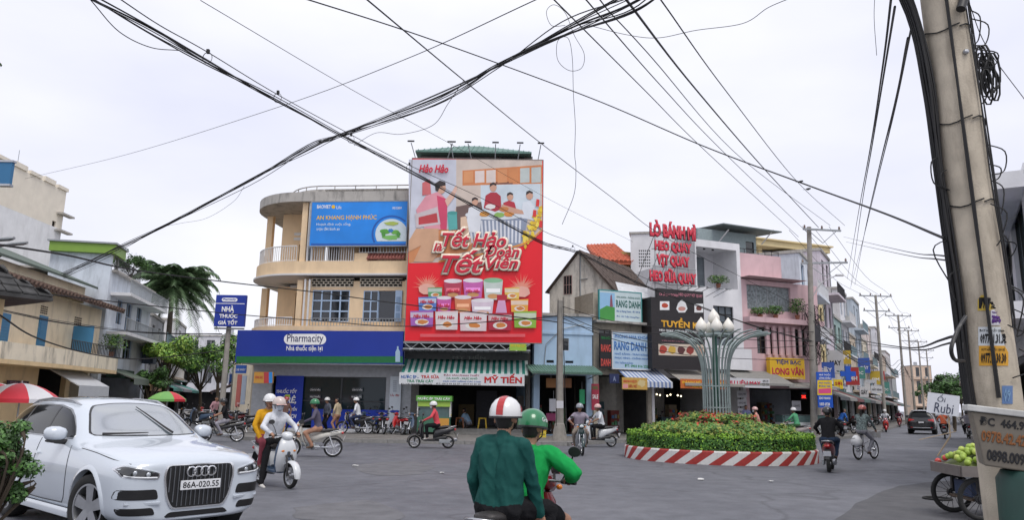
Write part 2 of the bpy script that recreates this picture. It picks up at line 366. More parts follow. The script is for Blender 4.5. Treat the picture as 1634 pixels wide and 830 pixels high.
def person(label, loc, rz, shirt, trousers, hip, neck, hands, feet, helmet=None, head=(1, 0), mask=False, sleeves=True, legs=True, shoe=None, hairlong=False,
   vox=.021, skin=None, group=None, elbow=(-.25, 1, -.6), knee=(1, .35, .3), toe=(1, 0, -.12), tilt=.0, fingers=False, wrinkle=0, size=1.0, hood=False, peak=None, stripe=None, armr=1.0, z=None, backpack=None, cap=None, bulk=1.0, helm34=False):
 root = thing('person', label, 'person', loc, rz, group); sk = skin or SKIN
 M = [shirt, trousers, sk, HAIR, shoe or SANDAL, MASKM if mask is True else (mask or MASKM), EYE_M, LIP]
 S = size; hx, hz = hip; nx, nz = neck; hp = Vector((hx, 0, hz)); nk = Vector((nx, 0, nz)); ax = (nk - hp); tl = ax.length; ax.normalize(); fw = Vector((ax.z, 0, -ax.x))
 pr = []
 def A(a, b, ra, rb, k): pr.append((tuple(a), tuple(b), ra * S, rb * S, k))
 Yv = Vector((0, 1, 0)); B = bulk
 # torso
 for s in (-1, 1):
  A(hp + Yv * .075 * s, hp + ax * tl * .35 + Yv * .06 * s, .115 * B, .105 * B, 0 if s else 0)
  A(hp + ax * tl * .30 + Yv * .065 * s, hp + ax * tl * .75 + Yv * .085 * s + fw * .01, .108 * B, .118 * B, 0)
  A(hp + ax * tl * .74 + Yv * .08 * s, hp + ax * tl * .90 + Yv * .15 * s * B, .11 * B, .068 * B, 0)
  A(hp + ax * tl * .93 + Yv * .05 * s, hp + ax * tl * .92 + Yv * .13 * s, .06, .06, 0)
  A(hp - ax * .03 + Yv * .08 * s, hp - ax * .02 + Yv * .085 * s + fw * .06, .118, .11, 1)
 A(hp + ax * tl * .9, nk + ax * .02, .075, .058, 0)
 hd = Vector((math.cos(0) * head[0], head[1], 0)).normalized()
 hc = nk + Vector((fw.x * .02, 0, .155)) + hd * .03; side = Vector((-hd.y, hd.x, 0)); hd = (hd - Vector((0, 0, tilt))).normalized(); up = hd.cross(side)
 A(nk - ax * .02, hc - up * .06 - hd * .02, .056, .055, 2)
 A(hc - hd * .025 + up * .025, hc + hd * .022 + up * .02, .087, .08, 2); A(hc + hd * .03 - up * .04, hc + hd * .045 - up * .075, .062, .045, 2)
 A(hc + hd * .098 + up * .0, hc + hd * .112 - up * .032, .011, .016, 2)
 for s in (-1, 1):
  A(hc + side * .082 * s - hd * .01, hc + side * .088 * s - hd * .015 - up * .03, .017, .012, 2)
  A(hc + hd * .094 + side * .034 * s + up * .012, hc + hd * .094 + side * .040 * s + up * .012, .011, .010, 6)
 A(hc + hd * .088 - side * .02 - up * .058, hc + hd * .088 + side * .02 - up * .058, .010, .010, 7)
 if mask: A(hc + hd * .055 - up * .03 , hc + hd * .065 - up * .06, .068, .055, 5); A(hc + hd * .085 - up * .015, hc + hd * .09 - up * .05, .038, .034, 5)
 A(hc - hd * .045 + up * .03, hc - hd * .04 - up * .03, .083, .068, 3); A(hc - hd * .02 + up * .055, hc + hd * .03 + up * .065, .083, .066, 3)
 if hairlong: A(hc - hd * .07 - up * .02, hc - hd * .1 - up * .26, .07, .04, 3)
 if hood: A(hc - hd * .05 + up * .01, hc - hd * .05 - up * .12, .112, .10, 0)
 # arms
 for s, h in ((1, hands[0]), (-1, hands[1])):
  sh = hp + ax * tl * .89 + Yv * .185 * s * (1 + (B - 1) * .7); el, wr = ik(sh, h, .285 * S, .27 * S, (elbow[0], elbow[1] * s, elbow[2])); fd = (wr - el).normalized()
  A(sh - Yv * .01 * s, el, .066 * armr, .052 * armr, 0); A(el, wr, .050 * armr if sleeves else .043, .040 * armr if sleeves else .030, 0 if sleeves else 2)
  if sleeves: A(wr - fd * .02, wr, .042 * armr, .040 * armr, 0)
  pf = fd; pl = wr + pf * .05; A(wr, pl, .028, .034, 2)
  lat = pf.cross(Vector((0, 0, 1))); lat = lat.normalized() if lat.length > .1 else Vector((0, 1, 0)); dn = lat.cross(pf).normalized()
  if dn.z > 0: dn = -dn
  for k in range(4):
   o = pl + lat * (k - 1.5) * .0195 + pf * (.03 + (.006 if k in (1, 2) else -.004)); ln = (.030, .036, .034, .026)[k]; e1 = o + (pf * .8 + dn * .6).normalized() * ln; e2 = e1 + (pf * .15 + dn).normalized() * ln * .9
   A(pl + lat * (k - 1.5) * .017, o, .0135, .0115, 2); A(o, e1, .0115, .0105, 2); A(e1, e2, .0105, .009, 2)
  ti = lat * (.034 if lat.y * s < 0 else -.034); A(pl - pf * .03 + ti * .6, pl + pf * .015 + ti * 1.35 + dn * .02, .015, .012, 2); A(pl + pf * .015 + ti * 1.35 + dn * .02, pl + pf * .045 + ti * 1.2 + dn * .045, .012, .010, 2)
 # legs
 for s, f in ((1, feet[0]), (-1, feet[1])):
  h0 = hp + Yv * .095 * s - ax * .02; kn, an = ik(h0, f, .43 * S, .42 * S, (knee[0], knee[1] * s, knee[2])); td = Vector(toe).normalized()
  if legs: A(h0, kn, .092, .066, 1); A(kn, an, .064, .050, 1); A(an - (an - kn).normalized() * .05, an, .052, .054, 1)
  else:
   md_ = h0.lerp(kn, .72); A(h0, md_, .098, .082, 1); A(md_.lerp(h0, .1), kn, .066, .056, 2); A(kn, kn.lerp(an, .45), .054, .055, 2); A(kn.lerp(an, .45), an, .055, .036, 2)
  A(an, an - Vector((0, 0, .04)), .040, .040, 2); A(an - Vector((0, 0, .055)) - td * .035, an - Vector((0, 0, .06)) + td * .06, .036, .040, 4); A(an - Vector((0, 0, .06)) + td * .06, an - Vector((0, 0, .065)) + td * .145, .040, .030, 4)
 b = blend_body(pr, vox, M, 'body', root, wrinkle=wrinkle)
 if helmet:
  mb = MB(); r = .138; prof = [(.001, r * .98), (r * .35, r * .93), (r * .65, r * .76), (r * .86, r * .5), (r * .97, r * .2), (r, 0), (r * .985, -.035), (r * .90, -.035), (r * .88, 0)]
  HM = Matrix.Translation(hc + up * .04 - hd * .008) @ Matrix((hd, side, up)).transposed().to_4x4()
  mb.M = HM @ Matrix.Diagonal((1.08, .96, 1.0, 1)); mb.lathe(prof, n=24); h = mb.build('helmet', helmet, root, smooth=50)
  if peak: q = MB(HM); q.loft([[(.10 + .07 * math.cos(t) * k, .115 * math.sin(t), -.012 - .022 * k + .008 * math.cos(t)) for t in [R(-80 + 16 * i) for i in range(11)]] for k in (0, .5, 1)], closed=False, caps=False); q.build('peak', peak, h)
  q = MB(HM @ Matrix.Diagonal((1.08, .96, 1, 1))); q.lathe([(r * .992, -.037), (r * 1.02, -.037), (r * 1.02, -.022), (r * .992, -.022)], n=24); q.build('trim', DARKP, h)
  if stripe:
   for y0, y1 in ((-.030, .030),):
    q = MB(HM @ Matrix.Diagonal((1.08, .96, 1, 1))); rg = []
    for i in range(13):
     t = R(-5 + 190 * i / 12); rg.append([(1.012 * r * math.cos(t), y, max(1.012 * r * math.sin(t) * math.sqrt(max(1 - (y / r) ** 2, 0)), -.03)) for y in (y0, 0, y1)])
    q.loft(rg, closed=False, caps=False); q.build('stripe', stripe, h)
  q = MB(); q.tube([hc + side * .10 + up * .01, hc + side * .088 - up * .06 + hd * .01, hc - up * .125 + hd * .035, hc - side * .088 - up * .06 + hd * .01, hc - side * .10 + up * .01], .006, 5); q.build('chin_strap', DARKP, h)
  root['_hm'] = [v for row in HM for v in row]
 return root

# ================================================================ two-wheelers
def ringx(x, cz, hw, hh, cy=0, n=12, p=2.6):
 out = []
 for i in range(n):
  t = 2 * math.pi * (i + .5) / n; c, s = math.cos(t), math.sin(t)
  out.append((x, cy + hw * math.copysign(abs(c) ** (2 / p), c), cz + hh * math.copysign(abs(s) ** (2 / p), s)))
 return out
def ringz(z, cx, hd, hw, cy=0, n=12, p=2.6): return [(cx + q[1] - 0, cy + q[2], z) for q in ringx(0, 0, hd, hw, 0, n, p)]
def wheel(root, x, r, w=.085, name='wheel', spokes=18, alloy=False, y=0.0, rimm=None, n=28):
 mb = MB(); c = (x, y, r); rr = r - .075 if r > .26 else r - .07
 mb.lathe([(rr + .012, -w * .30), (rr + .022, -w * .33), (rr + .022, w * .33), (rr + .012, w * .30), (rr - .004, w * .2), (rr - .004, -w * .2), (rr + .012, -w * .30)], c, n, 'y')
 mb.cyl((x, y - .06, r), (x, y + .06, r), .045, n=12); mb.cyl((x, y - .035, r), (x, y + .035, r), .07, n=14)
 if alloy:
  for k in range(5):
   a = 2 * math.pi * k / 5; d = Vector((math.cos(a), 0, math.sin(a))); mb.tube([Vector(c) + d * .04, Vector(c) + d * (rr + .005)], [.026, .019], 6)
 else:
  for k in range(spokes):
   a = 2 * math.pi * k / spokes; d = Vector((math.cos(a), 0, math.sin(a))); mb.tube([Vector(c) + d * .04 + Vector((0, .03 * (-1) ** k, 0)), Vector(c) + d * rr], .0045, 4)
 wl = mb.build(name, rimm or CHROME, root, smooth=40)
 mb = MB(); prof = []
 for i in range(10):
  t = 2 * math.pi * i / 10; prof.append((r - .036 + .036 * math.cos(t) * (1 if r > .2 else .7), w / 2 * math.sin(t)))
 prof.append(prof[0]); mb.lathe(prof, c, n, 'y'); mb.build('tyre', RUBBER, wl, smooth=60)
 return wl
def mirrors(root, x, z, sp=.27, up=.2):
 for s in (1, -1):
  m = MB().tube([(x, s * .2, z), (x + .02, s * sp, z + up * .7), (x - .01, s * (sp + .03), z + up)], .007, 6).build('mirror', DARKP, root, smooth=60)
  MB(TM((x - .012, s * (sp + .05), z + up + .045), ry=R(-8))).loft([[(dx, .058 * math.cos(t), .045 * math.sin(t)) for t in [2 * math.pi * i / 12 for i in range(12)]] for dx in (-.008, .012, .022)]).build('mirror_head', DARKP, m, smooth=50)
PLATE_NO = ['86B1', '86C1', '86B8', '86K1']
def plate(root, x, z, w=.19, h=.14, back=True, ry=0, y=0):
 p = MB(TM((x, y, z), ry=R(ry))).box(-.004, .004, -w / 2, w / 2, -h / 2, h / 2).build('number_plate', PLATE, root)
 return p
def bike(label, loc, rz, style='scooter', c1=None, c2=None, seat=None, group=None, lean=0.0, steer=0.0, stand=False, cat='motorbike', tail=None, alloy=True):
 name = 'motor_scooter' if style == 'scooter' else 'motorbike'
 root = thing(name, label, cat, loc, rz, group); root.rotation_euler = (lean, 0, rz); c2 = c2 or DARKP; seat = seat or mat('seat_vinyl', (.025, .022, .022), rough=.5, bump=.2)
 lens = mat('lamp_lens', (.75, .78, .8), rough=.12, coat=1); tl = gloss('tail_lens', (.45, .01, .01)); amb = gloss('amber_lens', (.7, .2, .01))
 if style == 'scooter':
  fx, rx, wr = .63, -.62, .235
  wheel(root, fx, wr, .09, 'front_wheel', alloy=True, rimm=DARKP if alloy == 'dark' else STEEL); wheel(root, rx, wr, .10, 'rear_wheel', alloy=True, rimm=DARKP if alloy == 'dark' else STEEL)
  MB().tube([(fx, .075, wr), (fx - .02, .075, wr + .2), (fx - .12, .05, .62)], .022, 8).tube([(fx, -.075, wr), (fx - .02, -.075, wr + .2), (fx - .12, -.05, .62)], .022, 8).tube([(fx - .12, 0, .58), (fx - .25, 0, .98)], .028, 8).build('fork', DARKP, root, smooth=60)
  rg = []
  for i in range(9):
   a = R(-8 + 150 * i / 8); rr = wr + .045; rg.append([(fx + rr * math.cos(a) * k, y * (1.0 if 0 < i < 8 else .7), wr + rr * math.sin(a) * k) for y, k in ((-.075, .90), (-.06, 1.0), (0, 1.05), (.06, 1.0), (.075, .90))])
  MB().loft(rg, closed=False, caps=False).build('front_fender', c1, root, smooth=60)
  # apron (front shield), leg shield inside
  MB().loft([ringz(.30, .335, .035, .15), ringz(.42, .375, .05, .20), ringz(.58, .415, .075, .215), ringz(.74, .425, .085, .19), ringz(.86, .40, .075, .15), ringz(.93, .37, .05, .11)]).build('apron', c1, root, smooth=60)
  MB().loft([ringz(.31, .285, .03, .16), ringz(.5, .325, .03, .215), ringz(.72, .335, .03, .20), ringz(.88, .32, .03, .12)]).build('leg_shield', c2, root, smooth=60)
  MB().loft([[(.505 - .03 * abs(y) / .1 - (z - .6) * .08, y, z) for y, z in ((-.035, .52), (.035, .52), (.045, .72), (-.045, .72))], [(.52 - .03 * abs(y) / .1 - (z - .6) * .08, y * .8, z) for y, z in ((-.035, .54), (.035, .54), (.045, .70), (-.045, .70))]]).build('apron_panel', c2, root)
  for s in (1, -1): MB(TM((.475, s * .13, .70), rz=R(28 * s), ry=R(-20))).sphere((0, 0, 0), (.02, .05, .028), 10, 6).build('indicator', amb, root, smooth=60)
  MB().loft([ringx(.47, .965, .06, .05), ringx(.44, .975, .105, .075), ringx(.37, .985, .12, .075), ringx(.30, .985, .09, .045)]).build('handlebar_cowl', c1, root, smooth=60)
  MB(TM((.462, 0, .965), ry=R(10))).sphere((0, 0, 0), (.022, .075, .05), 14, 8).build('headlight', lens, root, smooth=60)
  MB().tube([(.30, -.33, .985), (.34, -.15, .99), (.34, .15, .99), (.30, .33, .985)], .013, 8).build('handlebar', STEEL, root, smooth=60)
  for s in (1, -1): MB().cyl((.335, s * .20, .99), (.295, s * .34, .985), .02, n=8).tube([(.37, s * .18, .985), (.36, s * .32, .975)], .007, 5).build('grip', RUBBER, root, smooth=60)
  mirrors(root, .34, 1.0)
  MB().loft([ringx(.30, .30, .15, .035), ringx(.05, .30, .17, .04), ringx(-.12, .31, .16, .05)]).build('floorboard', c2, root, smooth=50)
  MB().loft([ringx(-.05, .48, .10, .18), ringx(-.15, .54, .155, .20), ringx(-.35, .60, .165, .15), ringx(-.60, .66, .14, .11), ringx(-.82, .72, .075, .06), ringx(-.90, .74, .03, .025)]).build('body_panel', c1, root, smooth=60)
  MB().loft([ringx(-.05, .34, .11, .07), ringx(-.3, .36, .14, .10), ringx(-.55, .40, .10, .09)]).build('lower_panel', c2, root, smooth=60)
  MB().loft([ringx(-.01, .755, .09, .03), ringx(-.10, .77, .135, .05), ringx(-.32, .765, .15, .055), ringx(-.5, .79, .145, .055), ringx(-.72, .80, .11, .045), ringx(-.80, .80, .06, .02)]).build('seat', seat, root, smooth=60)
  MB().tube([(-.62, .15, .76), (-.84, .13, .82), (-.92, 0, .83), (-.84, -.13, .82), (-.62, -.15, .76)], .014, 8).build('grab_rail', STEEL, root, smooth=60)
  MB().loft([ringx(-.5, .25, .05, .06, -.13), ringx(-.62, .27, .06, .075, -.15), ringx(-.92, .32, .055, .065, -.16), ringx(-.96, .325, .03, .04, -.16)]).build('exhaust', STEEL, root, smooth=60)
  MB().box(-.70, -.28, .10, .16, .19, .33).build('engine', GALV, root, bevel=.02)
  MB().loft([[(-.82, -.07, .62), (-.82, .07, .62), (-.86, .06, .6), (-.86, -.06, .6)], [(-.96, -.06, .36), (-.96, .06, .36), (-.98, .05, .36), (-.98, -.05, .36)]]).build('rear_fender', DARKP, root)
  MB().sphere((-.865, 0, .70), (.05, .085, .045), 12, 8).build('tail_light', tl, root, smooth=60)
  plate(root, -.965, .50, ry=-24)
 else:
  fx, rx, wr = .63, -.60, .285
  wheel(root, fx, wr, .075, 'front_wheel', alloy=(alloy is True and style == 'sport'), spokes=20); wheel(root, rx, wr, .085, 'rear_wheel', alloy=(alloy is True and style == 'sport'), spokes=20)
  MB().tube([(fx, .07, wr), (fx - .18, .07, .70)], .022, 8).tube([(fx, -.07, wr), (fx - .18, -.07, .70)], .022, 8).tube([(fx - .18, 0, .66), (fx - .27, 0, .98)], .026, 8).build('fork', STEEL, root, smooth=60)
  rg = []
  for i in range(9):
   a = R(5 + 165 * i / 8); rr = wr + .03; rg.append([(fx + rr * math.cos(a) * k, y, wr + rr * math.sin(a) * k) for y, k in ((-.055, .93), (-.04, 1.0), (0, 1.03), (.04, 1.0), (.055, .93))])
  MB().loft(rg, closed=False, caps=False).build('front_fender', c1, root, smooth=60)
  MB().loft([ringz(.34, .20, .02, .17), ringz(.48, .27, .025, .20), ringz(.66, .345, .03, .18), ringz(.82, .385, .05, .11), ringz(.90, .39, .04, .07)]).build('leg_shield', c2 if c2 is not DARKP else c1, root, smooth=60)
  MB().loft([ringz(.55, .36, .03, .07), ringz(.70, .43, .05, .105), ringz(.82, .43, .05, .10), ringz(.9, .40, .04, .07)]).build('front_cover', c1, root, smooth=60)
  MB().loft([ringx(.50, .955, .05, .05), ringx(.47, .965, .095, .08), ringx(.38, .98, .10, .07), ringx(.31, .985, .06, .04)]).build('handlebar_cowl', c1, root, smooth=60)
  MB(TM((.487, 0, .955), ry=R(12))).sphere((0, 0, 0), (.025, .075, .055), 14, 8).build('headlight', lens, root, smooth=60)
  for s in (1, -1): MB().sphere((.46, s * .125, .94), (.03, .03, .025), 8, 6).build('indicator', amb, root, smooth=60)
  MB().tube([(.29, -.34, 1.0), (.35, -.15, 1.0), (.35, .15, 1.0), (.29, .34, 1.0)], .012, 8).build('handlebar', STEEL, root, smooth=60)
  for s in (1, -1): MB().cyl((.33, s * .20, 1.0), (.285, s * .345, 1.0), .019, n=8).tube([(.37, s * .18, .995), (.355, s * .32, .985)], .007, 5).build('grip', RUBBER, root, smooth=60)
  mirrors(root, .34, 1.01)
  MB().loft([ringx(.33, .74, .045, .06), ringx(.18, .60, .055, .075), ringx(.02, .55, .07, .09), ringx(-.15, .60, .10, .10), ringx(-.40, .66, .115, .09), ringx(-.65, .70, .09, .07), ringx(-.86, .75, .045, .035)]).build('body_panel', c1, root, smooth=60)
  MB().loft([ringx(.12, .755, .08, .025), ringx(.02, .775, .115, .04), ringx(-.3, .775, .125, .04), ringx(-.5, .80, .125, .045), ringx(-.70, .81, .10, .04), ringx(-.74, .81, .06, .02)]).build('seat', seat, root, smooth=60)
  MB().box(-.08, .16, -.10, .10, .26, .42).cyl((.16, 0, .36), (.34, 0, .40), .065, .06, 10).box(-.2, .02, -.12, .12, .27, .36).build('engine', GALV, root, bevel=.02)
  MB().tube([(.30, -.06, .37), (.30, -.12, .24), (0, -.15, .22), (-.3, -.16, .25)], .02, 8).tube([(-.28, -.16, .245), (-.34, -.16, .26), (-.80, -.17, .33), (-.84, -.17, .335)], [.025, .045, .045, .03], 10).build('exhaust', CHROME, root, smooth=60)
  MB().tube([(-.05, .12, .30), (rx, .09, wr)], .028, 6).tube([(-.05, -.11, .30), (rx, -.09, wr)], .02, 6).tube([(rx, .11, wr + .02), (-.48, .12, .62)], [.03, .022], 8).tube([(rx, -.11, wr + .02), (-.48, -.12, .62)], [.03, .022], 8).build('swing_arm', CHROME, root, smooth=60)
  rg = []
  for i in range(8):
   a = R(35 + 125 * i / 7); rr = wr + .05; rg.append([(rx - rr * math.cos(a) * k, y, wr + .01 + rr * math.sin(a) * k) for y, k in ((-.075, .90), (-.06, 1.0), (0, 1.04), (.06, 1.0), (.075, .90))])
  MB().loft(rg, closed=False, caps=False).build('rear_fender', DARKP, root, smooth=60)
  MB().tube([(-.5, .13, .74), (-.78, .12, .80), (-.88, 0, .82), (-.78, -.12, .80), (-.5, -.13, .74)], .013, 8).build('grab_rail', STEEL if not tail else tail, root, smooth=60)
  MB().tube([(.02, -.24, .26), (.02, .24, .26)], .014, 8).tube([(-.25, -.22, .32), (-.25, .22, .32)], .012, 8).build('foot_peg', RUBBER, root)
  MB().sphere((-.855, 0, .72), (.045, .08, .045), 12, 8).build('tail_light', tl, root, smooth=60)
  plate(root, -.915, .56, ry=-22)
 if stand: MB().tube([(-.05, .10, .27), (-.10, .26, .01 - .26 * math.tan(lean) * 0)], .012, 6).build('kickstand', STEEL, root)
 return root
def gpos(px, py): g = G(px, py); return (g.x, g.y, 0)
def heading(px, py, ang):
 "heading angle (rz) for a bike at that ground pixel; ang 0 = away from the viewer along the sight line, 90 = to the right in the picture"
 g = G(px, py); return math.atan2(g.y, g.x) - R(ang)
def rider_pose(style, front=0.0, gripx=.29, footdown=None):
 if style == 'scooter':
  d = dict(hip=(-.20 + front, .88), neck=(-.07 + front, 1.41), hands=((.27, .29, 1.03), (.27, -.29, 1.03)), feet=((.16, .14, .42), (.16, -.14, .42)))
 else:
  d = dict(hip=(-.14 + front, .88), neck=(-.02 + front, 1.41), hands=((.26, .29, 1.05), (.26, -.29, 1.05)), feet=((.02, .19, .37), (.02, -.19, .37)))
 if footdown:
  f = list(d['feet']); f[0 if footdown > 0 else 1] = (.05, .30 * (1 if footdown > 0 else -1), .085); d['feet'] = tuple(f)
 return d
def pillion_pose(style):
 return dict(hip=(-.52, .92), neck=(-.43, 1.46), hands=((-.22, .17, .98), (-.22, -.17, .98)), feet=((-.22, .22, .43), (-.22, -.22, .43)))
# ================================================================ cars
ST = [(2.45, .30, .60, (.54, .90), (.42, .93), (.2, .94), .945), (2.41, .27, .80, (.70, .95), (.5, .985), (.25, .995), 1.0), (2.28, .25, .93, (.80, .985), (.56, 1.03), (.28, 1.045), 1.05),
  (2.05, .24, .975, (.87, 1.02), (.6, 1.07), (.3, 1.09), 1.095), (1.5, .24, .99, (.895, 1.075), (.63, 1.125), (.32, 1.14), 1.145), (1.02, .24, .99, (.905, 1.10), (.68, 1.165), (.34, 1.19), 1.20),
  (.72, .24, .99, (.905, 1.12), (.75, 1.27), (.44, 1.35), 1.37), (.40, .24, .99, (.905, 1.13), (.775, 1.42), (.52, 1.53), 1.56), (.12, .24, .99, (.905, 1.14), (.75, 1.54), (.55, 1.64), 1.675),
  (-.35, .24, .99, (.905, 1.15), (.735, 1.60), (.55, 1.70), 1.73), (-1.0, .24, .99, (.905, 1.16), (.73, 1.62), (.54, 1.715), 1.74), (-1.7, .24, .985, (.90, 1.17), (.715, 1.60), (.52, 1.70), 1.72),
  (-2.15, .26, .97, (.885, 1.18), (.69, 1.54), (.5, 1.64), 1.665), (-2.42, .30, .93, (.85, 1.13), (.67, 1.38), (.47, 1.48), 1.51), (-2.58, .34, .88, (.79, 1.02), (.6, 1.09), (.4, 1.12), 1.13), (-2.64, .38, .75, (.66, .80), (.5, .84), (.3, .86), .86)]
def resample(poly, n):
 pts = [Vector(p) for p in poly]; L = [0]
 for a, b in zip(pts, pts[1:] + pts[:1]): L.append(L[-1] + (b - a).length)
 out = []; cyc = pts + [pts[0]]
 for i in range(n):
  s = L[-1] * i / n; k = max(j for j in range(len(L) - 1) if L[j] <= s + 1e-9); t = (s - L[k]) / max(L[k + 1] - L[k], 1e-9); out.append(cyc[k].lerp(cyc[k + 1], t))
 return out
def rounded(poly, r, k=4):
 pts = [Vector(p) for p in poly]; n = len(pts); out = []
 for i in range(n):
  a, b, c = pts[i - 1], pts[i], pts[(i + 1) % n]; r1 = min(r, (a - b).length * .45, (c - b).length * .45); p, q = b + (a - b).normalized() * r1, b + (c - b).normalized() * r1
  for j in range(k + 1): t = j / k; out.append(p * (1 - t) ** 2 + b * 2 * t * (1 - t) + q * t * t)
 return out
def patch(bvh, poly, frm, name, m, parent, off=.006, r=.02, n=48, rings=6, smooth=60, hollow=0):
 "cut a panel of the given outline and lay it on the body; frm maps the outline to ray origin and direction"
 o = resample(rounded(poly, r), n); c = sum(o, Vector((0, 0))) / n; mb = MB(); rr = []
 ts = [1.0] + [1 - i / rings for i in range(rings)] + [.02]
 if hollow: ts = [1.0, 1.0, hollow, hollow]
 for k, t in enumerate(ts):
  ring = []
  for p in o:
   q = c + (p - c) * t; org, d = frm(q); h = bvh.ray_cast(Vector(org), Vector(d))
   hp = h[0] if h[0] else Vector(org) + Vector(d) * 2.0
   ring.append(hp - Vector(d) * (off if 0 < k and not (hollow and k == 3) else -.004))
  rr.append(ring)
 mb.loft(rr, True, False)
 if not hollow: mb.af(*range(len(mb.v) - n, len(mb.v)))
 return mb.build(name, m, parent, smooth=smooth)
FRONT = lambda q: ((4, q[0], q[1]), (-1, 0, 0))
BACK = lambda q: ((-4, q[0], q[1]), (1, 0, 0))
RSIDE = lambda q: ((q[0], -3, q[1]), (0, 1, 0))
LSIDE = lambda q: ((q[0], 3, q[1]), (0, -1, 0))
TOP = lambda q: ((q[0], q[1], 4), (0, 0, -1))
def car(name, label, loc, rz, pm, front=True, s=(1, 1, 1), scr=None, sc=(1, 1, 1)):
 root = thing(name, label, 'car', loc, rz); root.scale = sc
 rings = []
 for x, zb, w, a, b, c, zt in ST:
  half = [(0, zb), (w * .75, zb), (w * .955, zb + .07), (w * .985, .52), (w, .72), (w * .99, .90), (a[0] * 1.025, a[1] - .03), a, b, c]
  if x > 2.43: half = [(0, zb), (w * .8, zb), (w, zb + .07), (w, .50), (w, .66), (w * .99, .78), (a[0] * 1.02, a[1] - .04), a, b, c]
  ring = [(x, y, z) for y, z in half] + [(x, 0, zt)] + [(x, -y, z) for y, z in reversed(half[1:])]
  rings.append([(p[0] * s[0], p[1] * s[1], p[2] * s[2]) for p in ring])
 mb = MB(); mb.loft(rings, True, False); n = len(rings[0])
 for e in (0, len(rings) - 1):
  b0 = e * n; N = n // 2
  for i in range(N):
   l, r_ = b0 + i, b0 + (n - i) % n; l2, r2 = b0 + i + 1, b0 + (n - i - 1) % n
   ids = [l, l2, r2, r_]; ids = list(dict.fromkeys(ids)); mb.af(*(ids if e else reversed(ids)))
 arch = mat('wheel_well', (.01, .01, .01), rough=.9)
 body = mb.build('body', [pm, arch], root, smooth=0)
 sb = body.modifiers.new('s', 'SUBSURF'); sb.levels = 3; sb.render_levels = 3; wx = 1.5 * s[0]; wr = .40
 dg = bpy.context.evaluated_depsgraph_get(); me = bpy.data.meshes.new_from_object(body.evaluated_get(dg)); body.modifiers.clear(); body.data = me; me.name = 'body'
 bm = bmesh.new(); bm.from_mesh(me); bv = BVHTree.FromBMesh(bm)
 for x in (wx, -wx): bmesh.ops.delete(bm, geom=[f for f in bm.faces if abs(f.calc_center_median().y) > .6 and math.hypot(f.calc_center_median().x - x, f.calc_center_median().z - wr) < wr + .075], context='FACES')
 bm.to_mesh(me); bm.free(); me.shade_smooth(); me.set_sharp_from_angle(angle=R(40))
 for x in (wx, -wx):
  for sd in (1, -1): MB().loft([[(x + (wr + k) * math.cos(R(a)), sd * y, wr + (wr + k) * math.sin(R(a))) for a in range(-40, 225, 12)] for y, k in ((.94 * s[1], .055), (.60, .055), (.60, -.3))], False, False).build('wheel_well', arch, root)
 SX = lambda poly: [(p[0] * s[0], p[1] * s[2]) for p in poly]; SY = lambda poly: [(p[0] * s[1], p[1] * s[2]) for p in poly]
 dglass = mat('car_glass_dark', (.012, .014, .016), rough=.05, var=0, spec=.22, ior=1.5); trim = mat('car_trim', (.015, .015, .016), rough=.35)
 wsg = scr or mat('windscreen_glass', (.10, .13, .15), rough=.13, var=0, spec=1.0, ior=3.0)
 # windscreen
 ws = [(-.72, 1.235), (-.66, 1.36), (-.585, 1.52), (-.50, 1.60), (-.25, 1.632), (0, 1.64), (.25, 1.632), (.50, 1.60), (.585, 1.52), (.66, 1.36), (.72, 1.235), (.4, 1.228), (0, 1.225), (-.4, 1.228)]
 if front:
  patch(bv, SY([(y * 1.035, 1.43 + (z - 1.43) * 1.05) for y, z in ws]), FRONT, 'windscreen_seal', trim, root, .007, .05, 64, hollow=.95)
  w = patch(bv, SY(ws), FRONT, 'windscreen', wsg, root, .010, .05, 96, 16)
  def wp(y, z):
   h = bv.ray_cast(Vector((4, y, z)), Vector((-1, 0, 0)))[0]; return h + Vector((.026, 0, .014))
  for y0, y1, za, zb_ in ((.30, .02, 1.24, 1.58), (-.62, -.05, 1.235, 1.245)): MB().tube([wp(y0 + (y1 - y0) * t, za + (zb_ - za) * t) for t in (0, .25, .5, .75, 1)], [.016, .013, .011, .009, .006], 6).build('wiper', trim, w)
 else:
  patch(bv, SY([(-.70, 1.20), (-.60, 1.50), (0, 1.545), (.60, 1.50), (.70, 1.20), (0, 1.17)]), BACK, 'rear_window', dglass, root, .006, .08, 64)
  tl = gloss('tail_lens', (.45, .01, .01))
  for sd in (1, -1):
   patch(bv, SY([(sd * .84, 1.10), (sd * .45, 1.05), (sd * .45, .99), (sd * .86, .90)]), BACK, 'tail_light', tl, root, .008, .03)
   patch(bv, SY([(sd * .72, .52), (sd * .56, .50), (sd * .56, .46), (sd * .72, .47)]), BACK, 'reflector', tl, root, .006, .01, 20)
  patch(bv, SY([(-.30, .93), (.30, .93), (.28, .76), (-.28, .76)]), BACK, 'plate_recess', trim, root, .004, .02);
  MB().box(-2.69 * s[0], -2.665 * s[0], -.17, .17, .80 * s[2], .90 * s[2]).build('number_plate', PLATE, root)
  patch(bv, SY([(-.6, .54), (.6, .54), (.55, .40), (-.55, .40)]), BACK, 'bumper_insert', trim, root, .006, .03)
  MB().tube([(-2.67 * s[0], -.55, .47 * s[2]), (-2.69 * s[0], 0, .46 * s[2]), (-2.67 * s[0], .55, .47 * s[2])], .02, 6).build('bumper_trim', STEEL, root, smooth=60)
  MB().loft([[(-2.1 * s[0], y, 1.66 * s[2]) for y in (-.6, .6)], [(-2.33 * s[0], y, 1.66 * s[2]) for y in (-.58, .58)], [(-2.33 * s[0], y, 1.63 * s[2]) for y in (-.58, .58)], [(-2.1 * s[0], y, 1.62 * s[2]) for y in (-.6, .6)]], closed=False, caps=False).build('spoiler', pm, root)
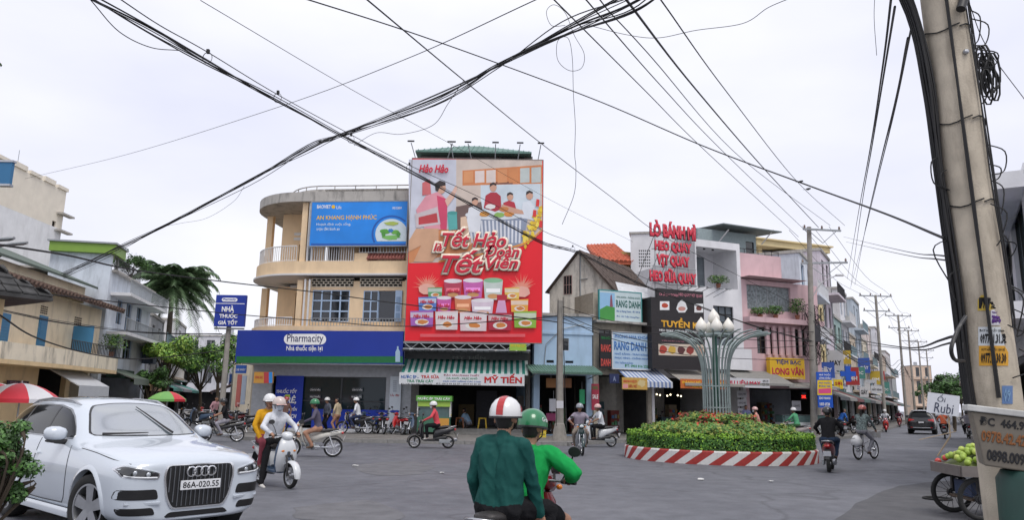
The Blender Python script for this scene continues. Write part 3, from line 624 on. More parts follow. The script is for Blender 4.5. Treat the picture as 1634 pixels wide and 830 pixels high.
 # side glass
 for frm, sd in ((RSIDE, -1), (LSIDE, 1)):
  sg = [(.62, 1.195), (.42, 1.335), (.20, 1.46), (-.05, 1.545), (-.5, 1.595), (-1.1, 1.60), (-1.7, 1.575), (-2.0, 1.52), (-2.22, 1.40), (-2.28, 1.25), (-2.2, 1.225), (-1.0, 1.205)]
  patch(bv, SX([(x + .02 * (1 if x > -.8 else -1), 1.4 + (z - 1.4) * 1.09) for x, z in sg]), frm, 'window_surround', mat('car_bright_trim', (.3, .31, .32), rough=.3, metal=.8), root, .006, .05, 72, hollow=.95)
  q = patch(bv, SX(sg), frm, 'side_window', dglass, root, .008, .05, 96, 14)
  for x0 in (-.42, -1.48): patch(bv, SX([(x0, 1.215), (x0 + .06, 1.215), (x0 + .04, 1.585), (x0 - .02, 1.585)]), frm, 'pillar', trim, q, .011, .005, 20, 3)
  def line(pts, wd=.006, nm='panel_gap'):
   mb = MB(); L = []
   for x, z in smoothpath([(p[0], 0, p[1]) for p in pts], 5) and [(p.x, p.z) for p in smoothpath([(p[0], 0, p[1]) for p in pts], 5)]:
    org, d = frm((x * s[0], z * s[2])); h = bv.ray_cast(Vector(org), Vector(d))[0]
    if h: L.append(h - Vector(d) * .001)
   if len(L) > 1: MB().tube(L, wd, 4).build(nm, trim, root)
  line([(.72, 1.10), (.80, .8), (.78, .50), (.70, .40)]); line([(-.44, 1.16), (-.46, .8), (-.46, .42)]); line([(-1.45, 1.16), (-1.30, .85), (-1.12, .70), (-1.02, .45)]); line([(.70, .395), (-.2, .385), (-1.02, .40)], .008)
  for x in (-.30, -1.30): patch(bv, SX([(x, .985), (x - .20, .995), (x - .20, .96), (x, .95)]), frm, 'door_handle', pm, root, .035, .012, 24, 3)
  for x in (wx, -wx):
   mb = MB(); rg = []
   for i in range(25):
    a = R(-12 + 204 * i / 24); org, d = frm((x + (wr + .11) * math.cos(a), wr + (wr + .11) * math.sin(a))); h = bv.ray_cast(Vector(org), Vector(d))[0]
    yo = h.y if h else sd * .98 * s[1]
    rg.append([(x + k * math.cos(a), yy, wr + k * math.sin(a)) for k, yy in ((wr + .05, sd * (abs(yo) - .06)), (wr + .052, sd * (abs(yo) + .022)), (wr + .085, sd * (abs(yo) + .020)), (wr + .12, sd * (abs(yo) - .010)))])
   mb.loft(rg, False, False).build('wheel_arch', pm, root, smooth=50)
  MB().loft([[(x, sd * y, z) for y, z in ((.93 * s[1], .22), (.982 * s[1], .24), (.987 * s[1], .31), (.97 * s[1], .345), (.93 * s[1], .33))] for x in (wx - .50, 0, -wx + .50)]).build('side_skirt', pm, root, smooth=40)
  # mirror
  MB(TM((.44 * s[0], sd * .99 * s[1], 1.20 * s[2]))).loft([ringx(.07, .03, .06, .05, sd * .02), ringx(.04, .04, .125, .085, sd * .04), ringx(-.05, .045, .135, .095, sd * .05), ringx(-.08, .045, .125, .085, sd * .05)]).build('mirror', pm, root, smooth=60)
  MB(TM((.44 * s[0], sd * .99 * s[1], 1.20 * s[2]))).loft([ringx(.05, -.055, .10, .022, sd * .03), ringx(-.07, -.05, .11, .025, sd * .04)]).tube([(0, -sd * .12, -.07), (0, sd * .05, -.05)], .035, 8).build('mirror_base', trim, root, smooth=60)
  # roof rail
  MB().tube([(.0, sd * .60 * s[1], 1.60 * s[2]), (-.3, sd * .61 * s[1], 1.672 * s[2]), (-1.1, sd * .61 * s[1], 1.70 * s[2]), (-1.8, sd * .58 * s[1], 1.66 * s[2]), (-2.05, sd * .57 * s[1], 1.60 * s[2])], .018, 6).build('roof_rail', STEEL, root, smooth=60)
 # wheels
 alloy = metal('alloy_rim', (.42, .43, .45), rough=.38)
 for x in (wx, -wx):
  for sd in (1, -1):
   y = sd * .83 * s[1]; nm = 'wheel'; st = R(14) if x > 0 and front else 0; M_ = TM((x, y, wr), rz=st)
   mb = MB(M_); yo = sd * .125
   mb.lathe([(.275, yo - sd * .02), (.285, yo), (.262, yo), (.25, yo - sd * .05), (.25, -yo)], n=36, axis='y', caps=False); mb.cyl((0, yo - sd * .02, 0), (0, yo - sd * .06, 0), .07, n=16)
   for k in range(5):
    a = 2 * math.pi * k / 5 + .3
    for da in (-.0,):
     d = Vector((math.cos(a), 0, math.sin(a))); t = Vector((-math.sin(a), 0, math.cos(a))); f = sd
     q = [(d * .05 + t * w_ + Vector((0, yo - f * .02 - h_, 0))) for w_, h_ in ((-.055, 0), (.055, 0), (.05, f * .04), (-.05, f * .04))]; q2 = [(d * .262 + t * w_ + Vector((0, yo - f * .008 - h_, 0))) for w_, h_ in ((-.075, 0), (.075, 0), (.07, f * .04), (-.07, f * .04))]
     mb.loft([q, q2])
   wl = mb.build(nm, alloy, root, smooth=35)
   MB(M_).cyl((0, -sd * .10, 0), (0, sd * .03, 0), .25, n=32).build('brake_disc', mat('brake_dark', (.03, .03, .03), rough=.6), wl)
   prof = [(.275, -.12), (.30, -.135), (.36, -.138), (.392, -.115), (.40, -.06), (.40, .06), (.392, .115), (.36, .138), (.30, .135), (.275, .12)]
   MB(M_).lathe(prof + [(.27, 0), prof[0]], n=40, axis='y').build('tyre', RUBBER, wl, smooth=40)
 if front:
  blk = mat('grille_black', (.008, .008, .009), rough=.45)
  gr = [(-.42, .925), (.42, .925), (.445, .80), (.40, .56), (.33, .43), (-.33, .43), (-.40, .56), (-.445, .80)]
  q = patch(bv, SY([(y * 1.045, .68 + (z - .68) * 1.045) for y, z in gr]), FRONT, 'grille_frame', CHROME, root, .018, .05, 64, hollow=.95)
  g = patch(bv, SY(gr), FRONT, 'grille', blk, root, .016, .05, 64)
  for i in range(15):
   y = -.39 + .78 * i / 14
   if abs(y) > .36: zt_, zb_ = .90, .62
   elif abs(y) > .30: zt_, zb_ = .915, .50
   else: zt_, zb_ = .915, .45
   L = []
   for t in (0, .2, .4, .6, .8, 1):
    h = bv.ray_cast(Vector((4, y, zb_ + (zt_ - zb_) * t)), Vector((-1, 0, 0)))[0]; L.append(h + Vector((.022, 0, 0)))
   MB().tube(L, .007, 5).build('slat', metal('slat_chrome', (.26, .27, .29), rough=.3), g, smooth=60)
  for k in range(4):
   mb = MB(); cy = (k - 1.5) * .088; pts = [(2.482, cy + .056 * math.cos(t), .845 + .056 * math.sin(t)) for t in [2 * math.pi * i / 28 for i in range(29)]]
   mb.tube(pts, .011, 6, caps=False).build('emblem_ring', CHROME, g, smooth=60)
  pl = MB().box(2.480, 2.50, -.26, .26, .635, .745).build('number_plate', PLATE, root, bevel=.004)
  text('86A-020.55', root, BLACK, (-.235, .235, .655, .728), bold=.015, name='plate_lettering', xf=lambda v: Vector((2.502, -(-v.x), v.z)))
  hl = mat('headlight_inner', (.02, .022, .025), rough=.15, coat=1); lens = mat('projector', (.5, .53, .56), rough=.1, metal=.6)
  for sd in (1, -1):
   patch(bv, SY([(sd * .50, .845), (sd * .52, .77), (sd * .90, .80), (sd * .945, .90), (sd * .86, .945), (sd * .70, .90)]), FRONT, 'headlight_frame', CHROME, root, .009, .03, 48, hollow=.93)
   h = patch(bv, SY([(sd * .515, .84), (sd * .535, .782), (sd * .895, .81), (sd * .935, .895), (sd * .86, .93), (sd * .70, .885)]), FRONT, 'headlight', hl, root, .010, .03, 48)
   for yy, zz, rr in ((.64, .832, .030), (.78, .853, .030)):
    p = bv.ray_cast(Vector((4, sd * yy, zz)), Vector((-1, 0, 0)))[0]; MB(TM(p)).sphere((.004, 0, 0), (.014, rr, rr), 14, 8).build('lamp', lens, h, smooth=60)
   p = [bv.ray_cast(Vector((4, sd * yy, zz)), Vector((-1, 0, 0)))[0] + Vector((.014, 0, 0)) for yy, zz in ((.54, .795), (.66, .798), (.78, .806), (.885, .822))]
   MB().tube(p, .009, 5).build('running_light', mat('led_white', (.8, .82, .85), rough=.3), h, smooth=60)
   patch(bv, SY([(sd * .53, .66), (sd * .50, .545), (sd * .94, .55), (sd * .93, .665)]), FRONT, 'air_intake', blk, root, .006, .03, 40)
   patch(bv, SY([(sd * .56, .455), (sd * .52, .37), (sd * .88, .37), (sd * .92, .455)]), FRONT, 'fog_opening', blk, root, .006, .03, 40)
  patch(bv, SY([(-.36, .385), (.36, .385), (.42, .325), (-.42, .325)]), FRONT, 'lower_grille', blk, root, .006, .02, 40)
  for sd in (1, -1): MB().loft([[(x, sd * y, z) for x, z in ((2.36, .50), (2.505 - .14 * (y / .8) ** 3, .49), (2.51 - .14 * (y / .8) ** 3, .515), (2.36, .53))] for y in (.48, .66, .86)]).build('bumper_blade', pm, root, smooth=50)
  for sd in (1, -1):
   L = []
   for x, y in ((2.30, .80), (2.0, .885), (1.5, .905), (1.05, .912)):
    h = bv.ray_cast(Vector((x, sd * y, 3)), Vector((0, 0, -1)))[0]; L.append(h + Vector((0, 0, .0005)))
   MB().tube(smoothpath(L, 4), .006, 4).build('bonnet_gap', trim, root)
 return root
# ================================================================ ground, road, pavements
def asphalt():
 m = bpy.data.materials.new('asphalt'); m.use_nodes = True; n, l = m.node_tree.nodes, m.node_tree.links; b = n['Principled BSDF']; tc = n.new('ShaderNodeTexCoord')
 def nz(sc, det=4, ro=.55):
  t = n.new('ShaderNodeTexNoise'); t.inputs['Scale'].default_value = sc; t.inputs['Detail'].default_value = det; t.inputs['Roughness'].default_value = ro; l.new(tc.outputs['Object'], t.inputs['Vector']); return t.outputs['Fac']
 def rp(src, a, c0, b_, c1):
  r = n.new('ShaderNodeValToRGB'); r.color_ramp.elements[0].position = a; r.color_ramp.elements[0].color = c0; r.color_ramp.elements[1].position = b_; r.color_ramp.elements[1].color = c1; l.new(src, r.inputs[0]); return r.outputs[0]
 def mul(A, B, f=1):
  x = n.new('ShaderNodeMix'); x.data_type = 'RGBA'; x.blend_type = 'MULTIPLY'; x.inputs[0].default_value = f; l.new(A, x.inputs[6]); l.new(B, x.inputs[7]); return x.outputs[2]
 base = rp(nz(.22, 6, .6), .35, (.145, .150, .172, 1), .68, (.195, .200, .224, 1))
 fine = rp(nz(55, 3), .3, (.62, .62, .62, 1), .7, (1, 1, 1, 1)); mid = rp(nz(2.2, 7, .7), .38, (.72, .72, .73, 1), .62, (1.0, 1.0, 1.0, 1))
 vo = n.new('ShaderNodeTexVoronoi'); vo.feature = 'DISTANCE_TO_EDGE'; vo.inputs['Scale'].default_value = .17; l.new(tc.outputs['Object'], vo.inputs['Vector'])
 wv = n.new('ShaderNodeTexNoise'); wv.inputs['Scale'].default_value = .8; l.new(tc.outputs['Object'], wv.inputs['Vector'])
 va = n.new('ShaderNodeVectorMath'); va.operation = 'ADD'; l.new(tc.outputs['Object'], va.inputs[0]); l.new(wv.outputs['Color'], va.inputs[1]); l.new(va.outputs[0], vo.inputs['Vector'])
 crack = rp(vo.outputs['Distance'], .0, (.55, .55, .55, 1), .012, (1, 1, 1, 1))
 l.new(mul(mul(mul(base, fine), mid), crack, .7), b.inputs['Base Color'])
 rr = n.new('ShaderNodeMapRange'); rr.inputs[1].default_value = .35; rr.inputs[2].default_value = .7; rr.inputs[3].default_value = .55; rr.inputs[4].default_value = .75; l.new(nz(.35, 5), rr.inputs[0]); l.new(rr.outputs[0], b.inputs['Roughness'])
 bp = n.new('ShaderNodeBump'); bp.inputs['Strength'].default_value = .5; bp.inputs['Distance'].default_value = .012; l.new(nz(70, 4), bp.inputs['Height']); l.new(bp.outputs[0], b.inputs['Normal'])
 return m
ASPH = asphalt()
kind(MB().quad((-700, -30, 0), (700, -30, 0), (700, 1200, 0), (-700, 1200, 0)).build('road', ASPH), 'structure')
SD = Vector((.503, .864, 0)); SDN = Vector((.864, -.503, 0))     # direction of the street on the right
PAVE = mat('pavement_concrete', (.17, .16, .15), rough=.9, var=.25, scale=2.5, bump=.4, stain=.5, sscale=.6, streak=False); KERB = mat('kerb_stone', (.24, .235, .225), rough=.85, var=.2, stain=.4, streak=False, bump=.3)
def pavement(pts, nk, name='pavement', h=.15):
 "raised slab with a row of kerb stones along its first nk edges"
 pts = [Vector((p[0], p[1], 0)) for p in pts]; mb = MB(); mb.prism([(p.x, p.y) for p in pts], 0, h, 'z'); o = kind(mb.build(name, PAVE), 'structure'); return kerbs(o, pts[:nk + 1], h)
def kerbs(o, pts, h):
 mb = MB(); mesh = MB().cbox((0, 0, h / 2), (.985, .24, h + .012)).mesh('kerb_stone', KERB)
 for a, b in zip(pts, pts[1:]):
  d = b - a; n = int(d.length)
  for i in range(max(n, 0)):
   p = a + d * ((i + .5) / max(n, 1))
   if p.y > 60 or p.y < 8: continue
   k = link('kerb_stone', mesh, o, (p.x, p.y, rnd.uniform(-.004, .004)), (0, 0, math.atan2(d.y, d.x))); k.scale = (d.length / n, 1, 1)
 return o
C0 = Vector((X(1303, 46), 46, 0))
K1 = [(X(300, 62), 62), (X(362, 36), 36), (X(385, 32.6), 32.6), (X(420, 31.8), 31.8), (X(905, 31.8), 31.8), (X(985, 35), 35), (X(1285, 41), 41)]
e = C0 - SDN * -2.2; K1 += [tuple((e + SD * 2)[:2]), tuple((e + SD * 260)[:2])]
pavement(K1 + [tuple((C0 + SD * 260 - SDN * 4)[:2]), (X(1180, 60), 60), (X(300, 64), 64)], len(K1) - 1)
KR0 = Vector((16.5, 25, 0)) - SDN * .7
KR = [(2.3, 2.5), (2.75, 5.2), (5.4, 8.4)] + [tuple((KR0 + SD * t)[:2]) for t in (-15.5, -6, 8, 40, 250)]
pavement([KR[0]] + KR[1:] + [tuple((KR0 + SD * 250 + SDN * 10)[:2]), (14, 2.5)], 7)
KL = [(-13.0, 13), (-15.5, 22), (-18.0, 29), (-19.8, 36), (-20.5, 44), (-23, 54), (-40, 100)]
pavement(KL + [(-60, 100), (-45, 13)], 6)

def smoothpath2(p): q = smoothpath([(a, b, 0) for a, b in p + [p[0]]], 5)[:-1]; r = random.Random(len(p)); return [(v.x + r.uniform(-4, 4), v.y + r.uniform(-.8, .8)) for v in q]
# scraps of litter on the road
for i, (px, py, s) in enumerate([(567, 745, .10), (1070, 738, .09), (1118, 767, .12), (705, 756, .1), (585, 702, .18), (640, 699, .16), (1230, 770, .08)]):
 g = G(px, py); mb = MB(TM((g.x, g.y, .006), rz=rnd.uniform(0, 6))); a = rnd.uniform(.4, .9)
 mb.loft([[(s * math.cos(t) * rnd.uniform(.7, 1), s * a * math.sin(t) * rnd.uniform(.6, 1), z + rnd.uniform(0, .03)) for t in [2 * math.pi * k / 7 for k in range(7)]] for z in (0, .006)])
 tag(mb.build('litter_scrap', flat('litter_paper', (.62, .62, .6))), 'small pale scrap of litter lying on the asphalt', 'litter', 'scraps of litter on the road')

for i, (pts, c) in enumerate((([(1330, 830), (1395, 790), (1470, 772), (1560, 775), (1560, 830)], .085), ([(560, 742), (640, 737), (690, 744), (668, 757), (590, 758)], .13), ([(470, 812), (590, 800), (640, 830), (480, 830)], .135))):
 kind(MB().poly([(G(x, y).x, G(x, y).y, .004 + .0005 * i) for x, y in smoothpath2(pts)]).build('road_patch', mat('asphalt_patch%d' % i, (c, c, c * 1.07), rough=.75, var=.22, scale=2.5, bump=.5, bscale=70)), 'structure')
# ================================================================ traffic island
def island():
 c = (6.93, 25.40); r = 3.08; hk = .40
 root = thing('traffic_island', 'round traffic island with slanted red and white painted kerb', 'traffic island', (c[0], c[1], 0))
 kr = mat('kerb_red', (.36, .035, .03), rough=.75, var=.25, scale=5, stain=.45, sscale=3, scol=(.10, .05, .045)); kw = mat('kerb_white', (.66, .65, .63), rough=.75, var=.08, scale=5, stain=.5, sscale=3, scol=(.25, .23, .21)); N = 56
 MB().lathe([(r - .26, 0), (r - .26, hk - .02), (r - .02, hk - .02), (r - .02, 0)], n=64).build('kerb_core', KERB, root)
 meshes = []
 for m in (kr, kw):
  mb = MB(); rg = []; w = 2 * math.pi / N;
  for k in range(4):
   a = w * (k / 3 - .5) * .998; sh = .085
   rg.append([((r + d) * math.cos(a + s), (r + d) * math.sin(a + s), z) for d, z, s in ((-.015, .003, -sh), (.0, .003, -sh), (.005, hk * .9, sh), (-.03, hk, sh), (-.25, hk, sh), (-.25, hk - .015, sh))])
  mb.loft(rg); meshes.append(mb.mesh('kerb_stripe', m, smooth=35))
 for i in range(N): link('kerb_stripe', meshes[i % 2], root, None, (0, 0, 2 * math.pi * i / N))
 MB().lathe([(.01, hk + .75), (1.0, hk + .55), (2.0, hk + .25), (r - .27, hk - .04), (r - .27, 0)], n=40).build('soil_mound', mat('soil', (.05, .035, .022), rough=.95, bump=.6), root, smooth=60)
 # clipped hedge round the rim
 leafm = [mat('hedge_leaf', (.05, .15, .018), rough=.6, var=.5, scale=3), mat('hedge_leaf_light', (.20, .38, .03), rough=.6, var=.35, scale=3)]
 h = thing('hedge', 'low clipped green hedge ringing the traffic island', 'hedge', (c[0], c[1], hk)); ro, ri, hh = r - .12, r - .62, .44; mb = MB(); q = random.Random(3)
 for i in range(15000):
  a = q.uniform(0, 2 * math.pi); f = q.random()
  if f < .55: rr, z = ro + q.gauss(0, .025), q.uniform(.0, hh); nr = Vector((math.cos(a), math.sin(a), .25))
  elif f < .9: rr, z = q.uniform(ri, ro), hh + q.gauss(0, .022) + .03 * math.sin(a * 17); nr = Vector((0, 0, 1))
  else: rr, z = ri, q.uniform(.1, hh); nr = Vector((-math.cos(a), -math.sin(a), .3))
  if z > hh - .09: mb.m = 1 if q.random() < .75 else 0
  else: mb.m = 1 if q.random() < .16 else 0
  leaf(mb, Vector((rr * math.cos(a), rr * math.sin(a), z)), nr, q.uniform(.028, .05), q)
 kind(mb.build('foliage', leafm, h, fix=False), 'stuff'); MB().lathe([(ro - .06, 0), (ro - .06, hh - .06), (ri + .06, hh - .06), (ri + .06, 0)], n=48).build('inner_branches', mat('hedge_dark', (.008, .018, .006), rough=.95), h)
 # bedding shrubs with red flowers
 cols = [mat('shrub_leaf', (.08, .20, .03), rough=.55, var=.45, scale=4), mat('shrub_leaf_yellow', (.26, .30, .05), rough=.55, var=.3), mat('shrub_leaf_red', (.26, .07, .04), rough=.6, var=.3), mat('flower_red', (.62, .05, .02), rough=.6)]
 g = thing('flower_bed', 'mound of mixed green and reddish bedding shrubs around the lamp column', 'flower bed', (c[0], c[1], hk)); mb = MB(); q = random.Random(5)
 for i in range(17000):
  rr = 2.50 * math.sqrt(q.random()); a = q.uniform(0, 2 * math.pi); x, y = rr * math.cos(a), rr * math.sin(a)
  top = .58 + .42 * max(0, 1 - rr / 2.6) + .20 * pnoise(Vector((x * 2.2, y * 2.2, 1))) + .10 * pnoise(Vector((x * 6, y * 6, 4)))
  if rr < 1.25: top += .16
  z = top - abs(q.gauss(0, .12)); p = pnoise(Vector((x * 1.3 + 9, y * 1.3, 0)))
  mb.m = 0 if q.random() < .62 else 1
  if rr < 1.5 and p > .0 and q.random() < .5: mb.m = 2
  if rr < 1.7 and p > .12 and z > top - .08 and q.random() < .20: mb.m = 3
  leaf(mb, Vector((x, y, z)), Vector((x * .2, y * .2 - .25, 1)), q.uniform(.035, .075), q)
 kind(mb.build('foliage', cols, g, fix=False), 'stuff'); mb = MB()
 for i in range(160):
  rr = 2.4 * math.sqrt(q.random()); a = q.uniform(0, 2 * math.pi); x, y = rr * math.cos(a), rr * math.sin(a); mb.tube([(x, y, -.02 + .3 * max(0, 1 - rr / 3)), (x * 1.03, y * 1.03, .55 + .3 * max(0, 1 - rr / 2.6))], [.012, .006], 4)
 mb.build('stem', mat('bark', (.06, .045, .03), rough=.9), g)
 # lamp of curved steel pipes with white lotus globes
 lt = thing('lamp_column', 'tall lamp of splayed grey-green steel pipes with white lotus-bud globes', 'street lamp', (c[0], c[1], .5)); lm = mat('lamp_grey_green', (.30, .36, .36), rough=.45, metal=.2, var=.12)
 MB().cyl((0, 0, 0), (0, 0, 3.85), .11, .08, 16).build('core_post', mat('lamp_dark_green', (.03, .10, .075), rough=.4), lt, smooth=60)
 N = 26; pr = [(.46, 0), (.44, .8), (.43, 1.8), (.45, 2.4), (.52, 2.8), (.67, 3.13), (.92, 3.38), (1.28, 3.54), (1.62, 3.60), (1.82, 3.61)]; ms = MB().tube(smoothpath([(a, 0, b) for a, b in pr], 4), .026, 7).mesh('curved_pipe', lm, smooth=60)
 for i in range(N): link('curved_pipe', ms, lt, None, (0, 0, 2 * math.pi * (i + .3) / N))
 for z, rr in ((.45, .445), (1.15, .435), (1.85, .43)): MB().tube([(rr * math.cos(t), rr * math.sin(t), z) for t in [2 * math.pi * i / 32 for i in range(33)]], .022, 6, caps=False).build('band', lm, lt, smooth=60)
 gl = mat('globe_white', (.80, .77, .70), rough=.35, var=.04); pf = [(.10, 0), (.26, .08), (.33, .24), (.31, .42), (.21, .60), (.10, .74), (.03, .84), (.004, .87)]
 for x, y, z, k in [(0, 0, 3.98, .60), (0, -.32, 3.66, .60), (.46, -.1, 3.66, .60), (-.46, -.1, 3.66, .60), (0, .46, 3.66, .60)]:
  o = MB(TM((x, y, z))).lathe([(a * k, b * k) for a, b in pf], n=20).build('globe', gl, lt, smooth=70); MB(TM((x, y, z))).cyl((0, 0, -.3 if z > 3.8 else -.10), (0, 0, .02), .09, .12, 12).build('globe_holder', lm, o, smooth=60)
 MB().tube([(.5 * math.cos(t), .5 * math.sin(t), 3.58) for t in [2 * math.pi * i / 32 for i in range(33)]], .03, 6, caps=False).tube([(-.5, 0, 3.56), (.5, 0, 3.56)], .03, 6).tube([(0, -.5, 3.555), (0, .5, 3.555)], .03, 6).build('globe_ring', lm, lt, smooth=60)
def leaf(mb, p, n, s, q, asp=.6):
 d = Vector((q.gauss(0, 1), q.gauss(0, 1), q.gauss(0, 1))); n = (n.normalized() + d * .38).normalized(); t = n.cross(Vector((q.gauss(0, 1), q.gauss(0, 1), q.gauss(0, 1))))
 if t.length < 1e-3: t = n.orthogonal()
 t.normalize(); b = n.cross(t) * asp
 k = len(mb.v); mb.v += [tuple(p - t * s), tuple(p + b * s), tuple(p + t * s), tuple(p - b * s)]; mb.f.append((k, k + 1, k + 2, k + 3)); mb.mi.append(mb.m)
island()
# ================================================================ front row of buildings
F1 = Fac((X(394, 39.0), 39.0), (X(653, 38.2), 38.2))
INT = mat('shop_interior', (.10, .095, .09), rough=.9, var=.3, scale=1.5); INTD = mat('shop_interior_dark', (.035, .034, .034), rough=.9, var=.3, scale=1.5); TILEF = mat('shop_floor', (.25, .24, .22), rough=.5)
ORANGE = paint('wall_apricot', (.80, .60, .38), stain=.35, scol=(.36, .26, .17)); GREYC = paint('weathered_concrete', (.42, .40, .37), stain=.85, scol=(.05, .05, .05), sscale=1.6); CREAMW = paint('wall_cream', (.62, .56, .45), stain=.5, scol=(.16, .14, .11))
PALEBLUE = flat('shutter_pale_blue', (.38, .50, .66)); WHP = paint('white_paint_wall', (.70, .71, .73), stain=.35, scol=(.3, .3, .3)); WTRIM = flat('white_trim', (.66, .66, .66))
def arcslab(u0, u1, r, yb, yf, n=10):
 "plan outline: straight front edge, big quarter round at the left end going back"
 pts = [(u1, yb), (u1, yf), (u0 + r[0], yf)]
 for i in range(1, n + 1):
  t = R(90 * i / n); pts.append((u0 + r[0] - r[0] * math.sin(t), yf + r[1] - r[1] * math.cos(t)))
 return pts + [(u0, yb)]
def pharmacy():
 f = F1; W = f.len
 root = thing('corner_building', 'apricot three-storey corner building with rounded verandas at its left end', 'building', f.a, f.rz)
 zl = lambda px, py, off=0: f.uz(px, py, off)[1]; uu = lambda px, py=430, off=0: f.uz(px, py, off)[0]
 z2, z3, zt = zl(560, 521), zl(560, 437), zl(560, 318); D = 9.0; ui = uu(468); yw = 1.5     # main wall set back behind the veranda front
 # storey walls set back; veranda at left open
 wr = [f.rect(495, 462, 555, 513), f.rect(577, 463, 640, 513)]; wr = [(a, b, max(c, z2 + .25), d) for a, b, c, d in wr]
 vr = [f.rect(494, 443, 562, 457), f.rect(572, 443, 640, 457)]; dr3 = f.rect(500, 330, 640, 418); uin = uu(482)
 mb = MB(); wallgrid(mb, uin, W, z2, z3 - .35, .25, .45, wr + vr); mb.build('wall', ORANGE, root)
 mb = MB(); wallgrid(mb, uin, W, z3, zt, yw, yw + .2, [(uin + .6, uin + 1.5, z3, z3 + 2.2), (uin + 2.6, uin + 3.6, z3 + .8, z3 + 2.1)]); mb.build('wall', ORANGE, root)
 MB().box(W - .2, W - .003, .46, D, z2, zt).build('wall', ORANGE, root); MB().box(uu(430), W, D - .2, D, 0, zt).build('wall', ORANGE, root)
 for za, zb in ((z2, z3 - .3), (z3, zt)):
  u = uu(414); mb = MB(); wallgrid(mb, u, uin, za, zb, 2.6, 2.8, [(u + 1.05, u + 1.85, za, za + 2.15)]); mb.box(uin, uin + .2, .46 if za == z2 else yw, 2.6, za, zb); mb.box(u, u + .2, 2.8, D - .2, za, zb); mb.build('veranda_wall', ORANGE, root)
  dd = MB().box(u + 1.08, u + 1.82, 2.66, 2.72, za, za + 2.13).build('door', PALEBLUE, root); MB().box(u + 1.18, u + 1.72, 2.645, 2.66, za + .9, za + 1.95).build('pane', GLASS, dd)
  for k in range(2): MB().box(u + .72, u + 1.12, 2.57, 2.6, za + 2.4 + k * .28, za + 2.55 + k * .28).build('vent', WTRIM, root)
 # slabs with rounded end
 for za, zb, ex, m, nm in ((z2 - .28, z2, .10, ORANGE, 'floor_slab'), (zl(560, 437) - .02, zl(560, 417), .10, ORANGE, 'floor_slab'), (zl(560, 322), zl(560, 307), .20, GREYC, 'roof_cornice')):
  MB().prism(arcslab(-1.1 - ex, W, (3.2 + ex, 3.2 + ex), D + .3, -ex), za, zb, 'z').build(nm, m, root, smooth=30)
 MB().prism(arcslab(-1.32, W - .02, (3.4, 3.4), D + .4, -.22), zl(560, 440), z3 - .01, 'z').build('ledge', WTRIM, root, smooth=30)
 pz0, pz1 = zl(560, 307) + .003, zl(560, 297); out = arcslab(.5, W - .1, (2.6, 2.8), D, .45, 12)[1:]
 mb = MB(); rg = [[(p[0] + dx, p[1], z) for dx, z in ((0, pz0), (0, pz1 - .02), (.14, pz1 - .02), (.14, pz0))] for p in out]; mb.loft(rg); mb.build('parapet', GREYC, root)
 mb = MB(); mb.tube([(p[0], p[1], pz1 + .16) for p in out], .035, 6)
 for p in out[::2] + [(out[0][0] - k * 1.15, out[0][1]) for k in range(1, 5)]: mb.cyl((p[0], p[1], pz1 - .05), (p[0], p[1], pz1 + .16), .03, n=6)
 mb.build('parapet_rail', GREYC, root)
 # columns
 for px, wd, d, m in ((398, .34, 2.9, ORANGE), (480, .30, .05, ORANGE), (651, .28, .02, ORANGE)):
  u = uu(px) - wd / 2
  for za, zb in ((z2, z3 - .33), (zl(560, 417), zl(560, 322))):
   if px == 398: u = -.98
   MB().box(u, u + wd, d, d + .34, za + .002, zb - .002).build('column', m, root)
 for px in (489, 496): MB().cyl((uu(px), -.03, z2), (uu(px), -.03, z3 - .3), .055, n=8).cyl((uu(px), -.03, zl(560, 417)), (uu(px), -.03, zt), .055, n=8).build('drain_pipe', WTRIM, root)
 # second-floor windows of blue shutters and lattice vents
 for i, r in enumerate(wr):
  if i == 0: window(root, r, .26, 4, 3, PALEBLUE, GLASS, d=.10, bar=.10)
  else:
   a, b, c, d = r; w3 = (b - a) / 3
   window(root, (a, a + w3 * 1.15, c, d), .26, 2, 3, PALEBLUE, GLASS, d=.10, bar=.09); window(root, (a + w3 * 1.15, b - w3 * .5, c, d), .38, 1, 1, PALEBLUE, GLASS, d=.06, bar=.05); s = MB().box(b - w3 * .5, b, .1, .24, c, d).build('shutter', PALEBLUE, root)
   for k in range(3): MB().box(b - w3 * .42, b - w3 * .1, .09, .10, c + .12 + k * .42, c + .45 + k * .42).build('panel', mat('shutter_inset', (.22, .32, .46)), s)
 lat = MB()
 for r in vr:
  mb = MB(); a, b, c, d = r
  mb.box(a, b, .24, .40, c, c + .04); mb.box(a, b, .24, .40, d - .04, d)
  for k in range(3):
   z = c + .04 + (d - c - .08) * k / 3; h = (d - c - .08) / 3; n = 9
   for i in range(n + 1):
    u = a + (b - a) * (i + .5 * (k % 2)) / n
    if u < b - .05: mb.box(u, u + .05, .25, .39, z, z + h)
   if k: mb.box(a, b, .245, .395, z - .015, z + .015)
  mb.build('vent_lattice', CREAMW, root); MB().box(a, b, .41, .44, c, d).build('vent_back', INTD, root)
 railing(root, uu(500), W - .1, z2, z2 + .42, -.02, GALV, .16)
 # third-floor railing with decorative balusters
 zr0, zr1 = zl(560, 417), zl(560, 393)
 railing(root, uu(497), uu(563), zr0, zr1, -.02, WTRIM, .13, r=.02); railing(root, uu(572), W - .1, zr0 + .45, zr1, .0, WTRIM, .16)
